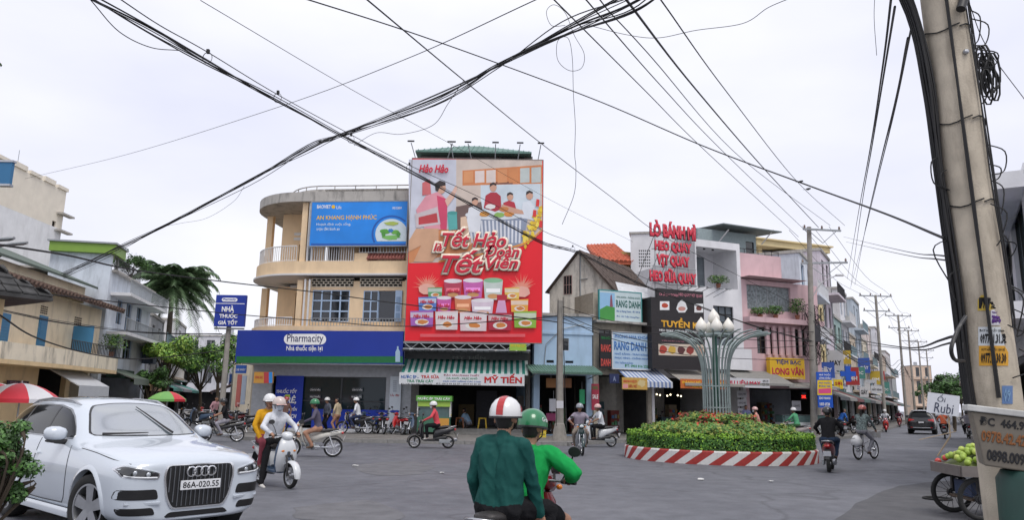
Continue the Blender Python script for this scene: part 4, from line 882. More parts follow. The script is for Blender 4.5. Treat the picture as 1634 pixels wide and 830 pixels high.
 for za, zb in ((zr0, zr0 + .85), (z2, z2 + .45)):
  pts = arcslab(-1.05, W, (3.1, 3.1), D, .05, 12)[2:-1]; mb = MB(); mb.tube([(p[0], p[1], zb) for p in pts], .03, 6).tube([(p[0], p[1], za + .06) for p in pts], .02, 6)
  for p, q in zip(pts, pts[1:]):
   for k in range(3): t = k / 3; x, y = p[0] + (q[0] - p[0]) * t, p[1] + (q[1] - p[1]) * t; mb.cyl((x, y, za), (x, y, zb), .02, n=5)
  mb.build('railing', WTRIM, root)
 # small tiled canopy below the advertisement
 a, b, c, d = f.rect(586, 404, 646, 413); TLE = mat('canopy_tile', (.42, .16, .13), rough=.7, var=.2)
 for i in range(12): MB().tube([(a + (b - a) * (i + .5) / 12, -.15, c - .02), (a + (b - a) * (i + .5) / 12, .25, d)], (b - a) / 24, 6).build('tile', TLE, root)
 MB().box(uu(565), uu(586), -.08, .35, zr0, zr0 + .42).build('planter_box', ORANGE, root)
 # ground floor
 zs = zl(560, 578) ; hole = f.rect(437, 600, 640, 700)
 mb = MB(); wallgrid(mb, uu(410), W, .1, z2 - .29, .62, .82, [(uu(440), uu(620), .3, zl(540, 601))]); mb.build('shopfront_wall', mat('shop_grey_panel', (.42, .44, .47), rough=.6), root)
 MB().box(uu(405), W, .63, 8.5, .02, .14).build('floor', TILEF, root); MB().box(uu(405), uu(410), .82, D - .25, .15, z2 - .3).build('side_wall', CREAMW, root); MB().box(uu(412), W - .25, 6.0, 6.1, .15, z2 - .3).build('back_wall', mat('pharmacy_inner', (.33, .38, .42)), root)
 u0, u1 = uu(480), uu(620); ub, zt2 = uu(440), zl(540, 601)
 for i in range(2):
  a, b = u0 + (u1 - u0) * i / 2, u0 + (u1 - u0) * (i + 1) / 2; pn = window(root, (a, b, .45, zt2), .66, 1, 2, mat('alu_dark', (.05, .055, .06), rough=.4, metal=.5), mat('shop_glass', (.016, .03, .036), rough=.06, var=0, spec=.4), d=.08, bar=.09)
 MB().box(ub, u1, .30, .86, .14, .30).box(ub - .2, u1 + .2, -.1, .30, .14, .215).build('step', mat('step_tile', (.55, .56, .58), rough=.5), root)
 for k in range(4):   # shelves with goods behind the glass
  sh = MB().box(u0 + .2, u1 - .2, 1.5, 1.8, .75 + k * .55, .78 + k * .55).build('shelf', WTRIM, root)
  for i in range(16):
   h = rnd.uniform(.15, .35); MB().box(u0 + .25 + i * .3, u0 + .25 + i * .3 + rnd.uniform(.1, .24), 1.52, 1.72, .781 + k * .55, .781 + k * .55 + h).build('goods', flat('goods%d' % rnd.randrange(6), [(.5, .5, .5), (.1, .25, .5), (.5, .3, .1), (.15, .4, .2), (.45, .1, .1), (.3, .35, .4)][rnd.randrange(6)]), sh)
 # --- signs on it
 navy = mat('sign_navy', (.005, .030, .30), rough=.45, var=.06, scale=.8); grn = mat('sign_green', (.006, .14, .04), rough=.5)
 t = sign('shop_sign', 'long navy and green pharmacy fascia sign with white oval name plate', f, 377, 528, 643, 580, .9, navy, [('Pharmacity', (458, 533.5, 516, 550), mat('sign_text_navy', (.03, .035, .12)), .012), ('Nhà thuốc tiện lợi', (457, 550.5, 515, 562), WHITE, .025)], thick=.35)
 printp(t, f, .9, rpx(377.2, 569, 642.8, 579.7), grn, 1, 'green_band')
 ov = [];
 for cx, a0 in ((511.5, -90), (462, 90)): ov += [(cx + 9 * math.cos(R(a0 + 18 * i)), 541.8 + 8.6 * math.sin(R(a0 + 18 * i))) for i in range(11)]
 printp(t, f, .9, ov, WHITE, 1, 'name_plate'); printp(t, f, .9, [(631, 578), (631, 562), (633.5, 557), (633.5, 553), (636, 553), (636, 557), (638.5, 562), (638.5, 578)], flat('bottle_print', (.35, .5, .62)), 2, 'bottle_print')
 MB().box(-t['_w'] / 2 + .05, -t['_w'] / 2 + .25, .35, 3.4, 0, t['_h']).build('return_panel', navy, t); MB().box(-t['_w'] / 2 + .3, t['_w'] / 2, .05, 1.5, -.06, -.004).build('soffit', mat('soffit_grey', (.45, .46, .48)), t)
 sky = mat('ad_blue', (.012, .25, .80), rough=.45, var=.25, scale=.35); lb = flat('ad_light', (.75, .85, .9))
 t = sign('advertisement_board', 'bright blue insurance advertisement on the third-floor veranda', f, 496, 322, 649, 392, .35, sky, [('AN KHANG HẠNH PHÚC', (505, 342, 601, 352.5), YEL, .02), ('Hoạch định cuộc sống,', (505, 354.5, 560, 361), lb, .0), ('trọn đời bình an', (505, 362.5, 542, 369), lb, .0), ('BAOVIET', (506, 327, 528, 333), WHITE, .03), ('Life', (537, 328, 545, 333.5), WHITE, .0), ('1900 558899', (626, 330, 641, 334), WHITE, .01)], thick=.12, rim=mat('ad_rim', (.30, .32, .34)))
 printp(t, f, .35, blob(532, 330, 3, 3), YEL, 1, 'logo_disc'); printp(t, f, .35, rpx(496.3, 388.5, 648.7, 391.7), flat('ad_deep', (.01, .10, .42)), 1, 'lower_band')
 for k, (rr, m) in enumerate(((32, flat('ad_deep', (.01, .10, .42))), (29, sky), (26, flat('ad_pale', (.62, .72, .76))))): printp(t, f, .35, [(x, y) for x, y in blob(625, 374, rr, rr * .95, 40) if True and x < 648.6 and y < 388.4 and y > 322.5] , m, 2 + k, 'arc_print')
 for k, (x, y, rx, ry, c) in enumerate([(615, 370, 8, 4, (.10, .36, .05)), (632, 371, 7, 4, (.14, .42, .06)), (624, 379, 13, 4, (.2, .5, .12)), (624, 368, 4, 3, (.05, .2, .5)), (625, 357, 12, 3, (.4, .5, .1)), (612, 373, 3, 5, (.08, .3, .05)), (636, 374, 3, 4, (.08, .3, .05))]): printp(t, f, .35, blob(x, y, rx, ry, 14, .25, k), flat('ad_green%d' % k, c), 6 + k, 'island_print')
 # poster wall at the left, lower posters
 pb = flat('poster_blue', (.006, .035, .38)); t = sign('poster', 'navy promotional poster beside the pharmacy window with tilted white slogan', f, 438, 600, 482, 690, -.55, pb, [('THUỐC TỐT', (441, 620, 474, 628), WHITE, .04, .2), ('GIÁ', (440, 632, 455, 641), WHITE, .05, .2), ('RẺ,', (457, 631, 473, 646), WHITE, .06, .2), ('HOÁ ĐƠN', (440, 649, 455, 655), WHITE, .04, .2), ('QUYỀN', (458, 649, 474, 657), WHITE, .04, .2), ('CHÍCH', (454, 660, 473, 668), WHITE, .04, .2)], thick=.03, cat='poster'); printp(t, f, -.55, rpx(455, 630, 463, 637), flat('lime', (.45, .6, .05)), 1, 'print')
 t = sign('window_decal', 'blue window film with white slogan along the bottom of pharmacy glass', f, 497, 654, 618, 684, -.6, pb, [('100%', (522, 660, 531, 664), WHITE, .02), ('GIÁ', (550, 658, 562, 671), WHITE, .05, .2), ('RẺ,', (566, 661, 582, 675), WHITE, .06, .2), ('HOÀN TIỀN', (586, 663, 612, 669), WHITE, .04, .2), ('CHÊNH LỆCH', (586, 671, 613, 677), WHITE, .04, .2)], thick=.012, cat='decal')
 for k, (x, y) in enumerate(((500, 622), (567, 622), (500, 633), (566, 633))): sign('window_lettering', 'small white lettering on pharmacy glass, %s pane, %s line' % (('left', 'right')[k % 2], ('upper', 'lower')[k // 2]), f, x - 6, y - 3.5, x + 12, y + 3.5, -.61, mat('film_clear', (.03, .045, .055), rough=.1), [(('CẨM TƯ VẤN', 'MUA THUỐC')[k // 2], (x - 5, y - 2, x + 11, y + 2), WHITE, .02)], thick=.01, cat='decal')
 t = sign('banner', 'tall white banner with red and blue print between pharmacy and awning', f, 621, 601, 639, 688, -.45, flat('banner_pale', (.62, .68, .74)), [('Ưu đãi', (623, 629, 637, 633), RED, .03)], thick=.03, cat='banner'); printp(t, f, -.45, blob(630, 657, 8, 2.2, 12, .2), BLUE, 1, 'print')
 for k in range(6): printp(t, f, -.45, rpx(627, 608 + k * 3.2, 633, 609.4 + k * 3.2), mat('print_grey', (.3, .35, .42)), 1, 'print')
 t = sign('hanging_sign', 'small yellow red and blue box sign at the pharmacy corner', f, 405, 594, 435, 612, .75, flat('sign_ochre', (.55, .28, .05)), [('VÀNG BẠC', (407, 599, 420, 606), RED, .03)], thick=.15); printp(t, f, .75, rpx(421, 594.3, 429, 611.7), RED, 1); printp(t, f, .75, rpx(429, 594.3, 434.7, 611.7), flat('sign_cyan', (.03, .25, .65)), 1)
 return root
pharmacy()

# ---------------------------------------------------------------- billboard house
F2 = Fac((X(654, 38.4), 38.4), (X(846, 38.4), 38.4))
def billboard_house():
 f = F2; W = f.len; zl = lambda px, py, off=0: f.uz(px, py, off)[1]; uu = lambda px, py=600, off=0: f.uz(px, py, off)[0]
 gw = mat('green_cladding', (.10, .20, .17), rough=.6, var=.1, stain=.3, scol=(.03, .05, .04)); root = thing('shop_house', 'tall narrow house with green hipped metal roof behind the noodle billboard', 'building', f.a, f.rz)
 zt = zl(750, 250, -.5); zo = zl(750, 612)
 mb = MB(); wallgrid(mb, 0, W, .1, zt, .3, .5, [(uu(668), uu(843), .3, zo)]); mb.box(0, .2, .5, 11, .1, zt); mb.box(W - .2, W, .5, 11, .1, zt); mb.box(.2, W - .2, 10.8, 11, .1, zt); mb.build('wall', mat('old_grey_wall', (.16, .155, .15), rough=.9, stain=.5), root)
 zr0, zr1 = zl(750, 247), zl(750, 231); u0, u1 = uu(664, 247), uu(848, 247)
 MB().box(u0 + .25, u1 - .25, .2, 11.2, zt + .004, zr0).build('attic', gw, root)
 for i in range(10):
  a = u0 + .3 + (u1 - u0 - .6) * i / 10; MB().box(a, a + .02, .17, .198, zt + .02, zr0).build('rib', gw, root)
 MB().box(uu(800, 245), uu(836, 245), .15, .19, zl(750, 251), zl(750, 248)).build('attic_opening', INTD, root)
 rf = MB(); e = .35; rf.loft([[(u0, .0 - e, zr0), (u1, .0 - e, zr0), (u1, 12, zr0), (u0, 12, zr0)], [(u0, .0 - e, zr0 + .1), (u1, .0 - e, zr0 + .1), (u1, 12, zr0 + .1), (u0, 12, zr0 + .1)], [(u0 + 2.4, 3.0, zr1 + 1.0), (u1 - 2.9, 3.0, zr1 + 1.0), (u1 - 2.9, 8, zr1 + 1.0), (u0 + 2.4, 8, zr1 + 1.0)]]); rf = rf.build('roof', gw, root)
 for i in range(22):
  t = (i + .5) / 22; a = u0 + (u1 - u0) * t; tt = min(1, min(t * (u1 - u0) / 2.4, (1 - t) * (u1 - u0) / 2.9)); MB().tube([(a, -e + .02, zr0 + .11), (a, -e + (3 + e) * tt * .98, zr0 + .1 + (zr1 + .9 - zr0) * tt * .98 + .02)], .03, 4).build('rib', gw, rf)
 # interior of the open shop
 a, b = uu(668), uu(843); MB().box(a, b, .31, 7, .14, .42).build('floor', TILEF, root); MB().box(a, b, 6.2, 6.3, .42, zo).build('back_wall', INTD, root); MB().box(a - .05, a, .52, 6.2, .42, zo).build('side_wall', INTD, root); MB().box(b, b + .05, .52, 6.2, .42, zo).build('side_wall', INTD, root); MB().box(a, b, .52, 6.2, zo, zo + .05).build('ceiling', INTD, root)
 for k, (y0, z1) in enumerate(((-.25, .27), (-.6, .21), (-.05, .345), (.12, .42))): pass
 MB().box(uu(700), b, -.05, .28, .14, .42).box(uu(700), b, -.42, -.06, .14, .28).build('step', mat('step_grey', (.20, .195, .185), rough=.8, var=.2), root)
 for k, (px, w, h, y, c) in enumerate([(690, 1.0, 1.6, 5.5, (.12, .10, .08)), (735, .9, 1.2, 5.8, (.20, .14, .06)), (772, 1.2, 2.0, 5.7, (.10, .10, .12)), (812, 1.0, 1.5, 5.6, (.16, .12, .10)), (835, .5, 1.7, 3.2, (.14, .13, .12))]):
  u = uu(px); c_ = tag(MB(TM((0, 0, 0))).box(-w / 2, w / 2, 0, .35, 0, h).box(-w / 2 + .05, w / 2 - .05, -.012, -.002, h * .55, h * .95).box(-w / 2 + .05, w / 2 - .05, -.012, -.002, .05, h * .5).build('cabinet', mat('cabinet%d' % k, c), None, loc=f.world(u, y, .42), rot=(0, 0, f.rz)), 'dim %s cabinet at the back of the open dark shop' % ('narrow brown', 'low tan', 'tallest grey', 'reddish', 'side')[k], 'cabinet')
 # awning
 aw = awning(None, -uu(740) + uu(640, 590, 1.2), uu(843, 590, 1.2) - uu(740), 0, -.78, .25, -1.1, mat('awning_green', (.02, .19, .15), rough=.6), mat('awning_pale', (.50, .58, .55), rough=.6), 42, val=.05, lab='green and white striped metal awning over the open shop', loc=f.world(uu(740), 0, zl(740, 573, .2)), rz=f.rz)
 # hanging banner under the awning
 bw = mat('banner_white', (.68, .70, .72), rough=.6, var=.06); tg = flat('text_green', (.01, .22, .10)); tb = flat('text_blue', (.02, .12, .40)); tr = flat('text_red', (.55, .02, .02))
 t = sign('banner', 'long white shop banner with red and green lettering under the striped awning', f, 637, 596, 837, 615, 1.18, bw, [('NƯỚC ÉP -', (640, 598, 668, 604.5), tb, .04), ('TRÀ SỮA', (672, 598, 701, 604.5), tr, .04), ('TRÀ TRÁI CÂY', (649, 605.5, 692, 611), tg, .04), ('ĐẶC SẢN PHAN THIẾT', (708, 597, 765, 601.5), flat('text_plum', (.35, .03, .10)), .03), ('CÁ KHÔ - MỰC KHÔ', (712, 602.5, 762, 606.5), tg, .04), ('MỰC MỘT NẮNG CÁC LOẠI', (707, 607.3, 767, 611), tb, .04), ('MỸ TIẾN', (773, 596.5, 833, 612), tr, .05), ('ĐC: Trần Hưng Đạo - Phan Thiết', (640, 612, 690, 614.3), BLACK, .02), ('ĐT: 0913 93 52 27 - 0919 93 55 65', (696, 612, 767, 614.3), BLACK, .02)], thick=.015, cat='banner')
 # dark fascia with faint shop name
 t = sign('fascia_sign', 'dark grey fascia with faded shop name between billboard and awning', f, 646, 562, 842, 574, .35, mat('fascia_dark', (.045, .047, .047), rough=.8, stain=.4), [('MỸ TIẾN', (722, 566, 775, 573.5), mat('faded_letter', (.10, .11, .10)), .03)], thick=.1)
 # billboard
 off = 1.15; red = mat('billboard_red', (.80, .006, .018), rough=.42, var=.08, scale=.25); x0, y0, x1, y1 = 652, 254, 865.5, 546
 t = sign('billboard', 'huge red instant-noodle billboard with family dinner scene and product packs', f, x0, y0, x1, y1, off, red, thick=.22, rim=mat('billboard_rim', (.25, .22, .2)), cat='billboard', rimw=.03)
 L = [0]
 def pp(pts, col, nm='print'):
  L[0] += 1; key = 'bb_%d_%d_%d' % tuple(int(c * 200) for c in col); o = printp(t, f, off, [(min(max(x, x0 + .3), x1 - .3), min(max(y, y0 + .3), y1 - .3)) for x, y in pts], flat(key, col, var=.10, scale=1.2), 1, nm); o.location.y = -.0005 * L[0]; return o
 pp([(652, 254), (865.5, 254), (865.5, 368), (851, 383), (838, 391), (820, 397), (800, 402), (745, 412), (700, 419), (652, 420)], (.62, .52, .45), 'kitchen_print'); pp([(652, 254), (728, 254), (728, 330), (700, 400), (652, 400)], (.58, .60, .68), 'kitchen_print'); pp(rpx(767, 292, 862, 345), (.60, .68, .74), 'kitchen_print')
 pp([(738, 272), (865, 263), (865, 293), (738, 296)], (.62, .22, .08), 'cabinet_print'); pp(rpx(791, 290, 818, 294), (.2, .08, .05))
 for k in range(7): pp([(740 + k * 18, 274 - k * 1.1), (755 + k * 18, 273 - k * 1.1), (755 + k * 18, 291), (740 + k * 18, 292)], ((.68, .30, .13), (.72, .62, .58), (.70, .60, .55), (.66, .28, .12), (.62, .24, .09), (.50, .55, .53), (.50, .55, .53))[k], 'door_print')
 pp([(728, 330), (768, 322), (775, 372), (728, 400)], (.16, .10, .09), 'counter_print'); pp([(652, 395), (700, 365), (775, 372), (780, 395), (652, 420)], (.62, .25, .10), 'floor_print')
 pp([(741, 346), (812, 336), (842, 350), (838, 372), (830, 392), (770, 395), (745, 372)], (.26, .30, .40), 'tablecloth_print')
 for k in range(14): pp([(748 + k * 6.2, 352), (751 + k * 6.2, 352), (755 + k * 5.8, 388), (752 + k * 5.8, 388)], (.68, .70, .75), 'cloth_stripe_print')
 pp(blob(790, 343, 48, 8, 20), (.68, .72, .76), 'table_top_print')
 sk = (.60, .34, .24)
 def fig(hx, hy, r, shirt, body, hair=(.03, .02, .02)): pp(body, shirt, 'figure_print'); pp(blob(hx, hy, r, r * 1.25), sk, 'figure_print'); pp([(hx - r * 1.05, hy - r * .1), (hx - r * .9, hy - r * 1.1), (hx, hy - r * 1.5), (hx + r * .95, hy - r * 1.0), (hx + r * .9, hy - r * .45), (hx, hy - r * .75)], hair, 'figure_print')
 fig(787, 299, 5.5, (.42, .03, .05), [(775, 312), (783, 307), (792, 307), (799, 313), (800, 334), (790, 338), (772, 332)]); fig(814, 314, 5, (.45, .03, .05), [(803, 324), (812, 320), (821, 323), (824, 335), (805, 337)]); fig(845, 312, 5.5, (.70, .74, .80), [(834, 323), (845, 320), (853, 330), (852, 352), (832, 348)]); fig(758, 322, 5, (.72, .74, .78), [(748, 332), (758, 328), (768, 336), (766, 372), (742, 370)])
 pp([(800, 326), (834, 336), (836, 342), (806, 340)], sk, 'arm_print'); pp([(735, 347), (744, 345), (752, 390), (742, 395), (735, 375)], (.70, .50, .36), 'chair_print')
 pp([(664, 335), (680, 312), (700, 306), (714, 320), (712, 366), (680, 368), (668, 352)], (.72, .30, .36), 'figure_print'); pp([(697, 312), (714, 318), (713, 367), (703, 366)], (.62, .06, .14), 'figure_print'); pp(blob(704, 300, 7.5, 9.5), sk, 'figure_print'); pp([(695, 304), (694, 293), (702, 288), (711, 291), (711, 296), (702, 298), (699, 306)], (.03, .02, .02), 'figure_print'); pp([(710, 320), (722, 305), (727, 296), (730, 300), (725, 315), (714, 330)], (.70, .45, .36), 'arm_print')
 pp([(664, 365), (700, 365), (700, 405), (690, 418), (660, 418), (672, 392), (652, 402), (652, 385)], (.62, .36, .22), 'trousers_print'); pp([(662, 342), (698, 330), (703, 358), (664, 364)], (.58, .50, .52), 'box_print'); pp([(668, 347), (697, 340), (699, 355), (668, 359)], (.50, .05, .06), 'box_print'); pp([(674, 292), (686, 286), (688, 310), (674, 312)], (.60, .14, .15), 'wall_card_print'); pp([(714, 341), (729, 340), (730, 366), (716, 368)], (.10, .40, .38), 'jar_print'); pp(blob(722, 340, 8, 3), (.06, .30, .28), 'jar_print')
 for k, (x, y, c) in enumerate([(773, 342, (.65, .30, .06)), (797, 343, (.25, .45, .10)), (812, 342, (.65, .25, .05)), (783, 330, (.75, .72, .7)), (804, 334, (.55, .2, .06))]): pp(blob(x, y, 8, 4, 12, .15, k), c, 'dish_print')
 q = random.Random(2)
 for k in range(42): x = q.uniform(836, 864); pp(blob(x, 385 - (x - 836) * 1.6 + q.uniform(-14, 14), q.uniform(2, 4.5), q.uniform(2, 4), 7, .4, k), ((.80, .58, .04), (.85, .66, .10), (.70, .45, .03))[k % 3], 'blossom_print')
 for x, y in ((851, 335), (861, 352), (856, 318)): pp([(x, y), (x + 5, y + 1), (x + 4, y + 12), (x - 1, y + 11)], (.7, .04, .04), 'card_print')
 pp([(700, 419), (745, 411), (800, 401), (838, 390), (851, 382), (865.5, 367), (865.5, 365), (850, 380), (836, 388), (800, 399), (745, 409), (700, 417)], (.80, .30, .03), 'border_print')
 cream = flat('letter_cream', (.85, .74, .60)); cr2 = flat('letter_red', (.60, .02, .05))
 for body, bx, sh in (('Tết Hảo', (706, 366, 808, 396), .28), ('là', (692, 389, 706, 402), .25), ('Tết', (705, 400, 771, 437), .3), ('Đoàn', (774, 392, 829, 412), .3), ('Viên', (776, 411, 827, 430), .3)):
  a = f.rect(*bx, off); cx = (Vector((t.location.x, t.location.y, 0)) - f.a).dot(f.u); bxl = (a[0] - cx, a[1] - cx, a[2] - t.location.z, a[3] - t.location.z)
  text(body, t, cream, (bxl[0] - .12, bxl[1] + .12, bxl[2] - .12, bxl[3] + .12), y=-.128, bold=.095, shear=sh, name='slogan_outline', res=3); text(body, t, cr2, bxl, y=-.134, bold=.035, shear=sh, name='slogan', res=3)
 a = f.rect(669, 263, 716, 277, off); text('Hảo Hảo', t, cr2, (a[0] - cx, a[1] - cx, a[2] - t.location.z, a[3] - t.location.z), y=-.13, bold=.05, shear=.25)
 for cx_, cy_, s in ((682, 458, 1), (832, 462, 2)):   # printed fireworks
  q = random.Random(s)
  for k in range(34):
   an = R(180 + 180 * k / 33 + q.uniform(-3, 3)); r1 = q.uniform(12, 27); d = (math.cos(an), math.sin(an)); pp([(cx_ + d[0] * 4 - d[1] * .9, cy_ + d[1] * 4 + d[0] * .9), (cx_ + d[0] * r1, cy_ + d[1] * r1), (cx_ + d[0] * 4 + d[1] * .9, cy_ + d[1] * 4 - d[0] * .9)], (.78, .28, .20), 'firework_print')
  pp(blob(cx_, cy_ + 4, 14, 9, 16, .1), (.80, .42, .34), 'firework_print')
 def cup(x, y, w, h, c, lid=(.75, .70, .74)): pp([(x - w / 2, y), (x + w / 2, y), (x + w * .42, y + h), (x - w * .42, y + h)], c, 'cup_print'); pp(blob(x, y, w / 2, h * .13, 16), lid, 'cup_print'); pp(rpx(x - w * .36, y + h * .42, x + w * .36, y + h * .62), tuple(min(1, k * 1.7 + .12) for k in c), 'cup_print'); pp(blob(x, y + h * .82, w * .3, h * .13, 12), (.6, .3, .12), 'cup_print')
 def pack(x0_, y0_, x1_, y1_, c, k=1): pp([(x0_, y0_ + 1), (x1_, y0_), (x1_ - 1, y1_), (x0_ + 1, y1_ - .5)], c, 'pack_print'); w_, h_ = x1_ - x0_, y1_ - y0_; pp(rpx(x0_ + .5, y0_ + h_ * .12, x1_ - .5, y0_ + h_ * .44), tuple(c_ * .4 + .45 for c_ in c), 'pack_print'); pp(blob((x0_ + x1_) / 2, y0_ + h_ * .72, w_ * .30, h_ * .2, 14), (.75, .72, .68), 'pack_print'); pp(blob((x0_ + x1_) / 2 + 1, y0_ + h_ * .71, w_ * .22, h_ * .14, 12, .2, int(x0_)), (.62, .22, .05), 'pack_print')
 pack(683, 459, 706, 476, (.12, .35, .14)); pack(805, 459, 829, 478, (.75, .50, .10)); cup(723, 449, 29, 27, (.45, .05, .10)); cup(755, 448, 32, 28, (.55, .12, .40)); cup(787, 448, 31, 31, (.55, .62, .58), (.25, .5, .3)); pack(668, 474, 697, 497, (.10, .20, .55)); cup(709, 476, 23, 22, (.55, .10, .36)); cup(739, 475, 27, 25, (.65, .22, .10)); cup(770, 480, 36, 24, (.66, .55, .64)); pp([(793, 472), (808, 473), (806, 480), (809, 500), (791, 500), (795, 480)], (.66, .36, .56), 'bottle_print'); pp(rpx(793, 471, 809, 480), (.45, .02, .04), 'bottle_print'); pack(815, 478, 843, 499, (.80, .38, .06))
 pack(655, 496, 692, 522, (.36, .12, .45)); pack(695, 497, 731, 527, (.72, .62, .62)); pack(734, 498, 777, 529, (.72, .58, .60)); pack(779, 500, 817, 528, (.42, .02, .05)); pack(820, 497, 856, 524, (.25, .45, .05))
 for x_, y_, w_ in ((660, 502, 26), (699, 504, 27), (741, 505, 28), (784, 506, 27), (671, 479, 22), (714, 462, 20), (744, 462, 22), (698, 485, 20)):
  a = f.rect(x_, y_, x_ + w_, y_ + 6, off); text('Hảo Hảo', t, cr2, (a[0] - cx, a[1] - cx, a[2] - t.location.z, a[3] - t.location.z), y=-.13, bold=.05, shear=.2, res=1)
 pp(rpx(671, 533.5, 838, 538.5), (.72, .10, .12), 'print')
 # steel frame carrying the billboard and its lamps
 h = t['_h']; w = t['_w']
 mb = MB()
 for k in range(6): x = -w / 2 + w * (k + .5) / 6; mb.box(x - .05, x + .05, .23, .33, 0, h)
 for k in range(5): z = h * (k + .5) / 5; mb.box(-w / 2, w / 2, .34, .42, z - .04, z + .04)
 for k in range(3): mb.box(-w / 2 + w * (k + .5) / 3 - .04, -w / 2 + w * (k + .5) / 3 + .04, .43, 1.4, h * .5 - .04, h * .5 + .04); mb.box(-w / 2 + w * (k + .5) / 3 - .04, -w / 2 + w * (k + .5) / 3 + .04, .43, 1.4, .2, .28)
 mb.build('back_frame', GALV, t)
 for k, px in enumerate((664, 713, 724, 753, 790, 826, 858)):
  u = uu(px, 250, off) - cx; dx = (-.25, .3, -.15, -.2, .02, .12, .15)[k]; arm = MB().tube([(u, .1, h - .1), (u + dx, -.3, h + .75)], .025, 6).build('lamp_arm', GALV, t); MB(TM((u + dx, -.35, h + .78), rx=R(25))).box(-.17, .17, -.1, .1, 0, .07).build('lamp_head', DARKP, arm)
 tr_ = thing('truss_canopy', 'dusty steel truss ledge hung with lamps under the billboard', 'canopy', f.world(uu(746), 0, zl(746, 560, .3)), f.rz)
 hw = (uu(845) - uu(648)) / 2; MB().box(-hw, hw, -1.3, .25, .30, .36).build('deck', mat('deck_grey', (.10, .11, .11), rough=.8, var=.25), tr_); mb = MB().box(-hw, hw, -1.36, -1.31, -.06, .02).box(-hw, hw, -1.36, -1.31, .26, .32).box(-hw, hw, .15, .2, -.06, .02)
 for k in range(16): a = -hw + 2 * hw * k / 16; b = a + 2 * hw / 16; mb.tube([(a, -1.335, 0 if k % 2 else .3), (b, -1.335, .3 if k % 2 else 0)], .02, 5); mb.tube([(a, -1.335, -.02), (a, .18, -.02)], .02, 5)
 mb.build('truss', GALV, tr_)
 for k in range(6): x = -hw + 2 * hw * (k + .5) / 6; a = MB().tube([(x, -1.2, .0), (x - .3, -1.9, -.12)], .022, 6).build('lamp_arm', WTRIM, tr_); MB(TM((x - .3, -1.95, -.16))).box(-.16, .16, -.1, .1, 0, .07).build('lamp_head', DARKP, a)
 sign('small_sign', 'small green and yellow sign hung below the billboard corner', f, 813, 549, 840, 560, 1.52, flat('lime_green', (.30, .50, .06)), [('0913 935 227', (815, 550, 838, 554), YEL, .02)], thick=.03)
billboard_house()
# ================================================================ right part of the front row (recedes to the right)
F3 = Fac((X(850, 38.0), 38.0), (X(1300, 45.0), 45.0))
def u3(px, py=600, off=0): return F3.uz(px, py, off)[0]
def z3(px, py, off=0): return F3.uz(px, py, off)[1]
def at3(px, y=0, z=0): return F3.world(u3(px), y, z)
def shop_opening(root, a, b, zo, depth=5, m=INTD, floor=.2):
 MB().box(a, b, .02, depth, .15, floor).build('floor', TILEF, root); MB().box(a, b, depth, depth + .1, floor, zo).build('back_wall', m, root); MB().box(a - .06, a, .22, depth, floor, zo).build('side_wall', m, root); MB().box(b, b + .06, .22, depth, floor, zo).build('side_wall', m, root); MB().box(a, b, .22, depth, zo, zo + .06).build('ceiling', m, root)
def clutter(fac, us, y, z, seed, what, n=6):
 r = random.Random(seed)
 for i in range(n):
  u = us[0] + (us[1] - us[0]) * (i + .5) / n; w, h = (us[1] - us[0]) / n * r.uniform(.6, .9), r.uniform(.7, 1.9); c = [(.22, .10, .04), (.16, .17, .18), (.30, .24, .16), (.08, .14, .16), (.26, .06, .05), (.10, .16, .08)][r.randrange(6)]
  t = thing('display_rack', 'shelf rack with goods inside the %s, %s from the left' % (what, ('first', 'second', 'third', 'fourth', 'fifth', 'sixth')[i]), 'rack', fac.world(u, y + r.uniform(0, .8), z), fac.rz)
  MB().box(-w / 2, w / 2, 0, .4, 0, h).build('cabinet', flat('rack_%d_%d' % (seed, i), c), t)
  for k in range(int(h / .35)):
   for j in range(3): MB().box(-w / 2 + w * j / 3 + .03, -w / 2 + w * (j + 1) / 3 - .03, -.10, -.004, .08 + k * .35, .08 + k * .35 + r.uniform(.12, .27)).build('goods', flat('goods%d' % r.randrange(6), (.4, .4, .4)), t)

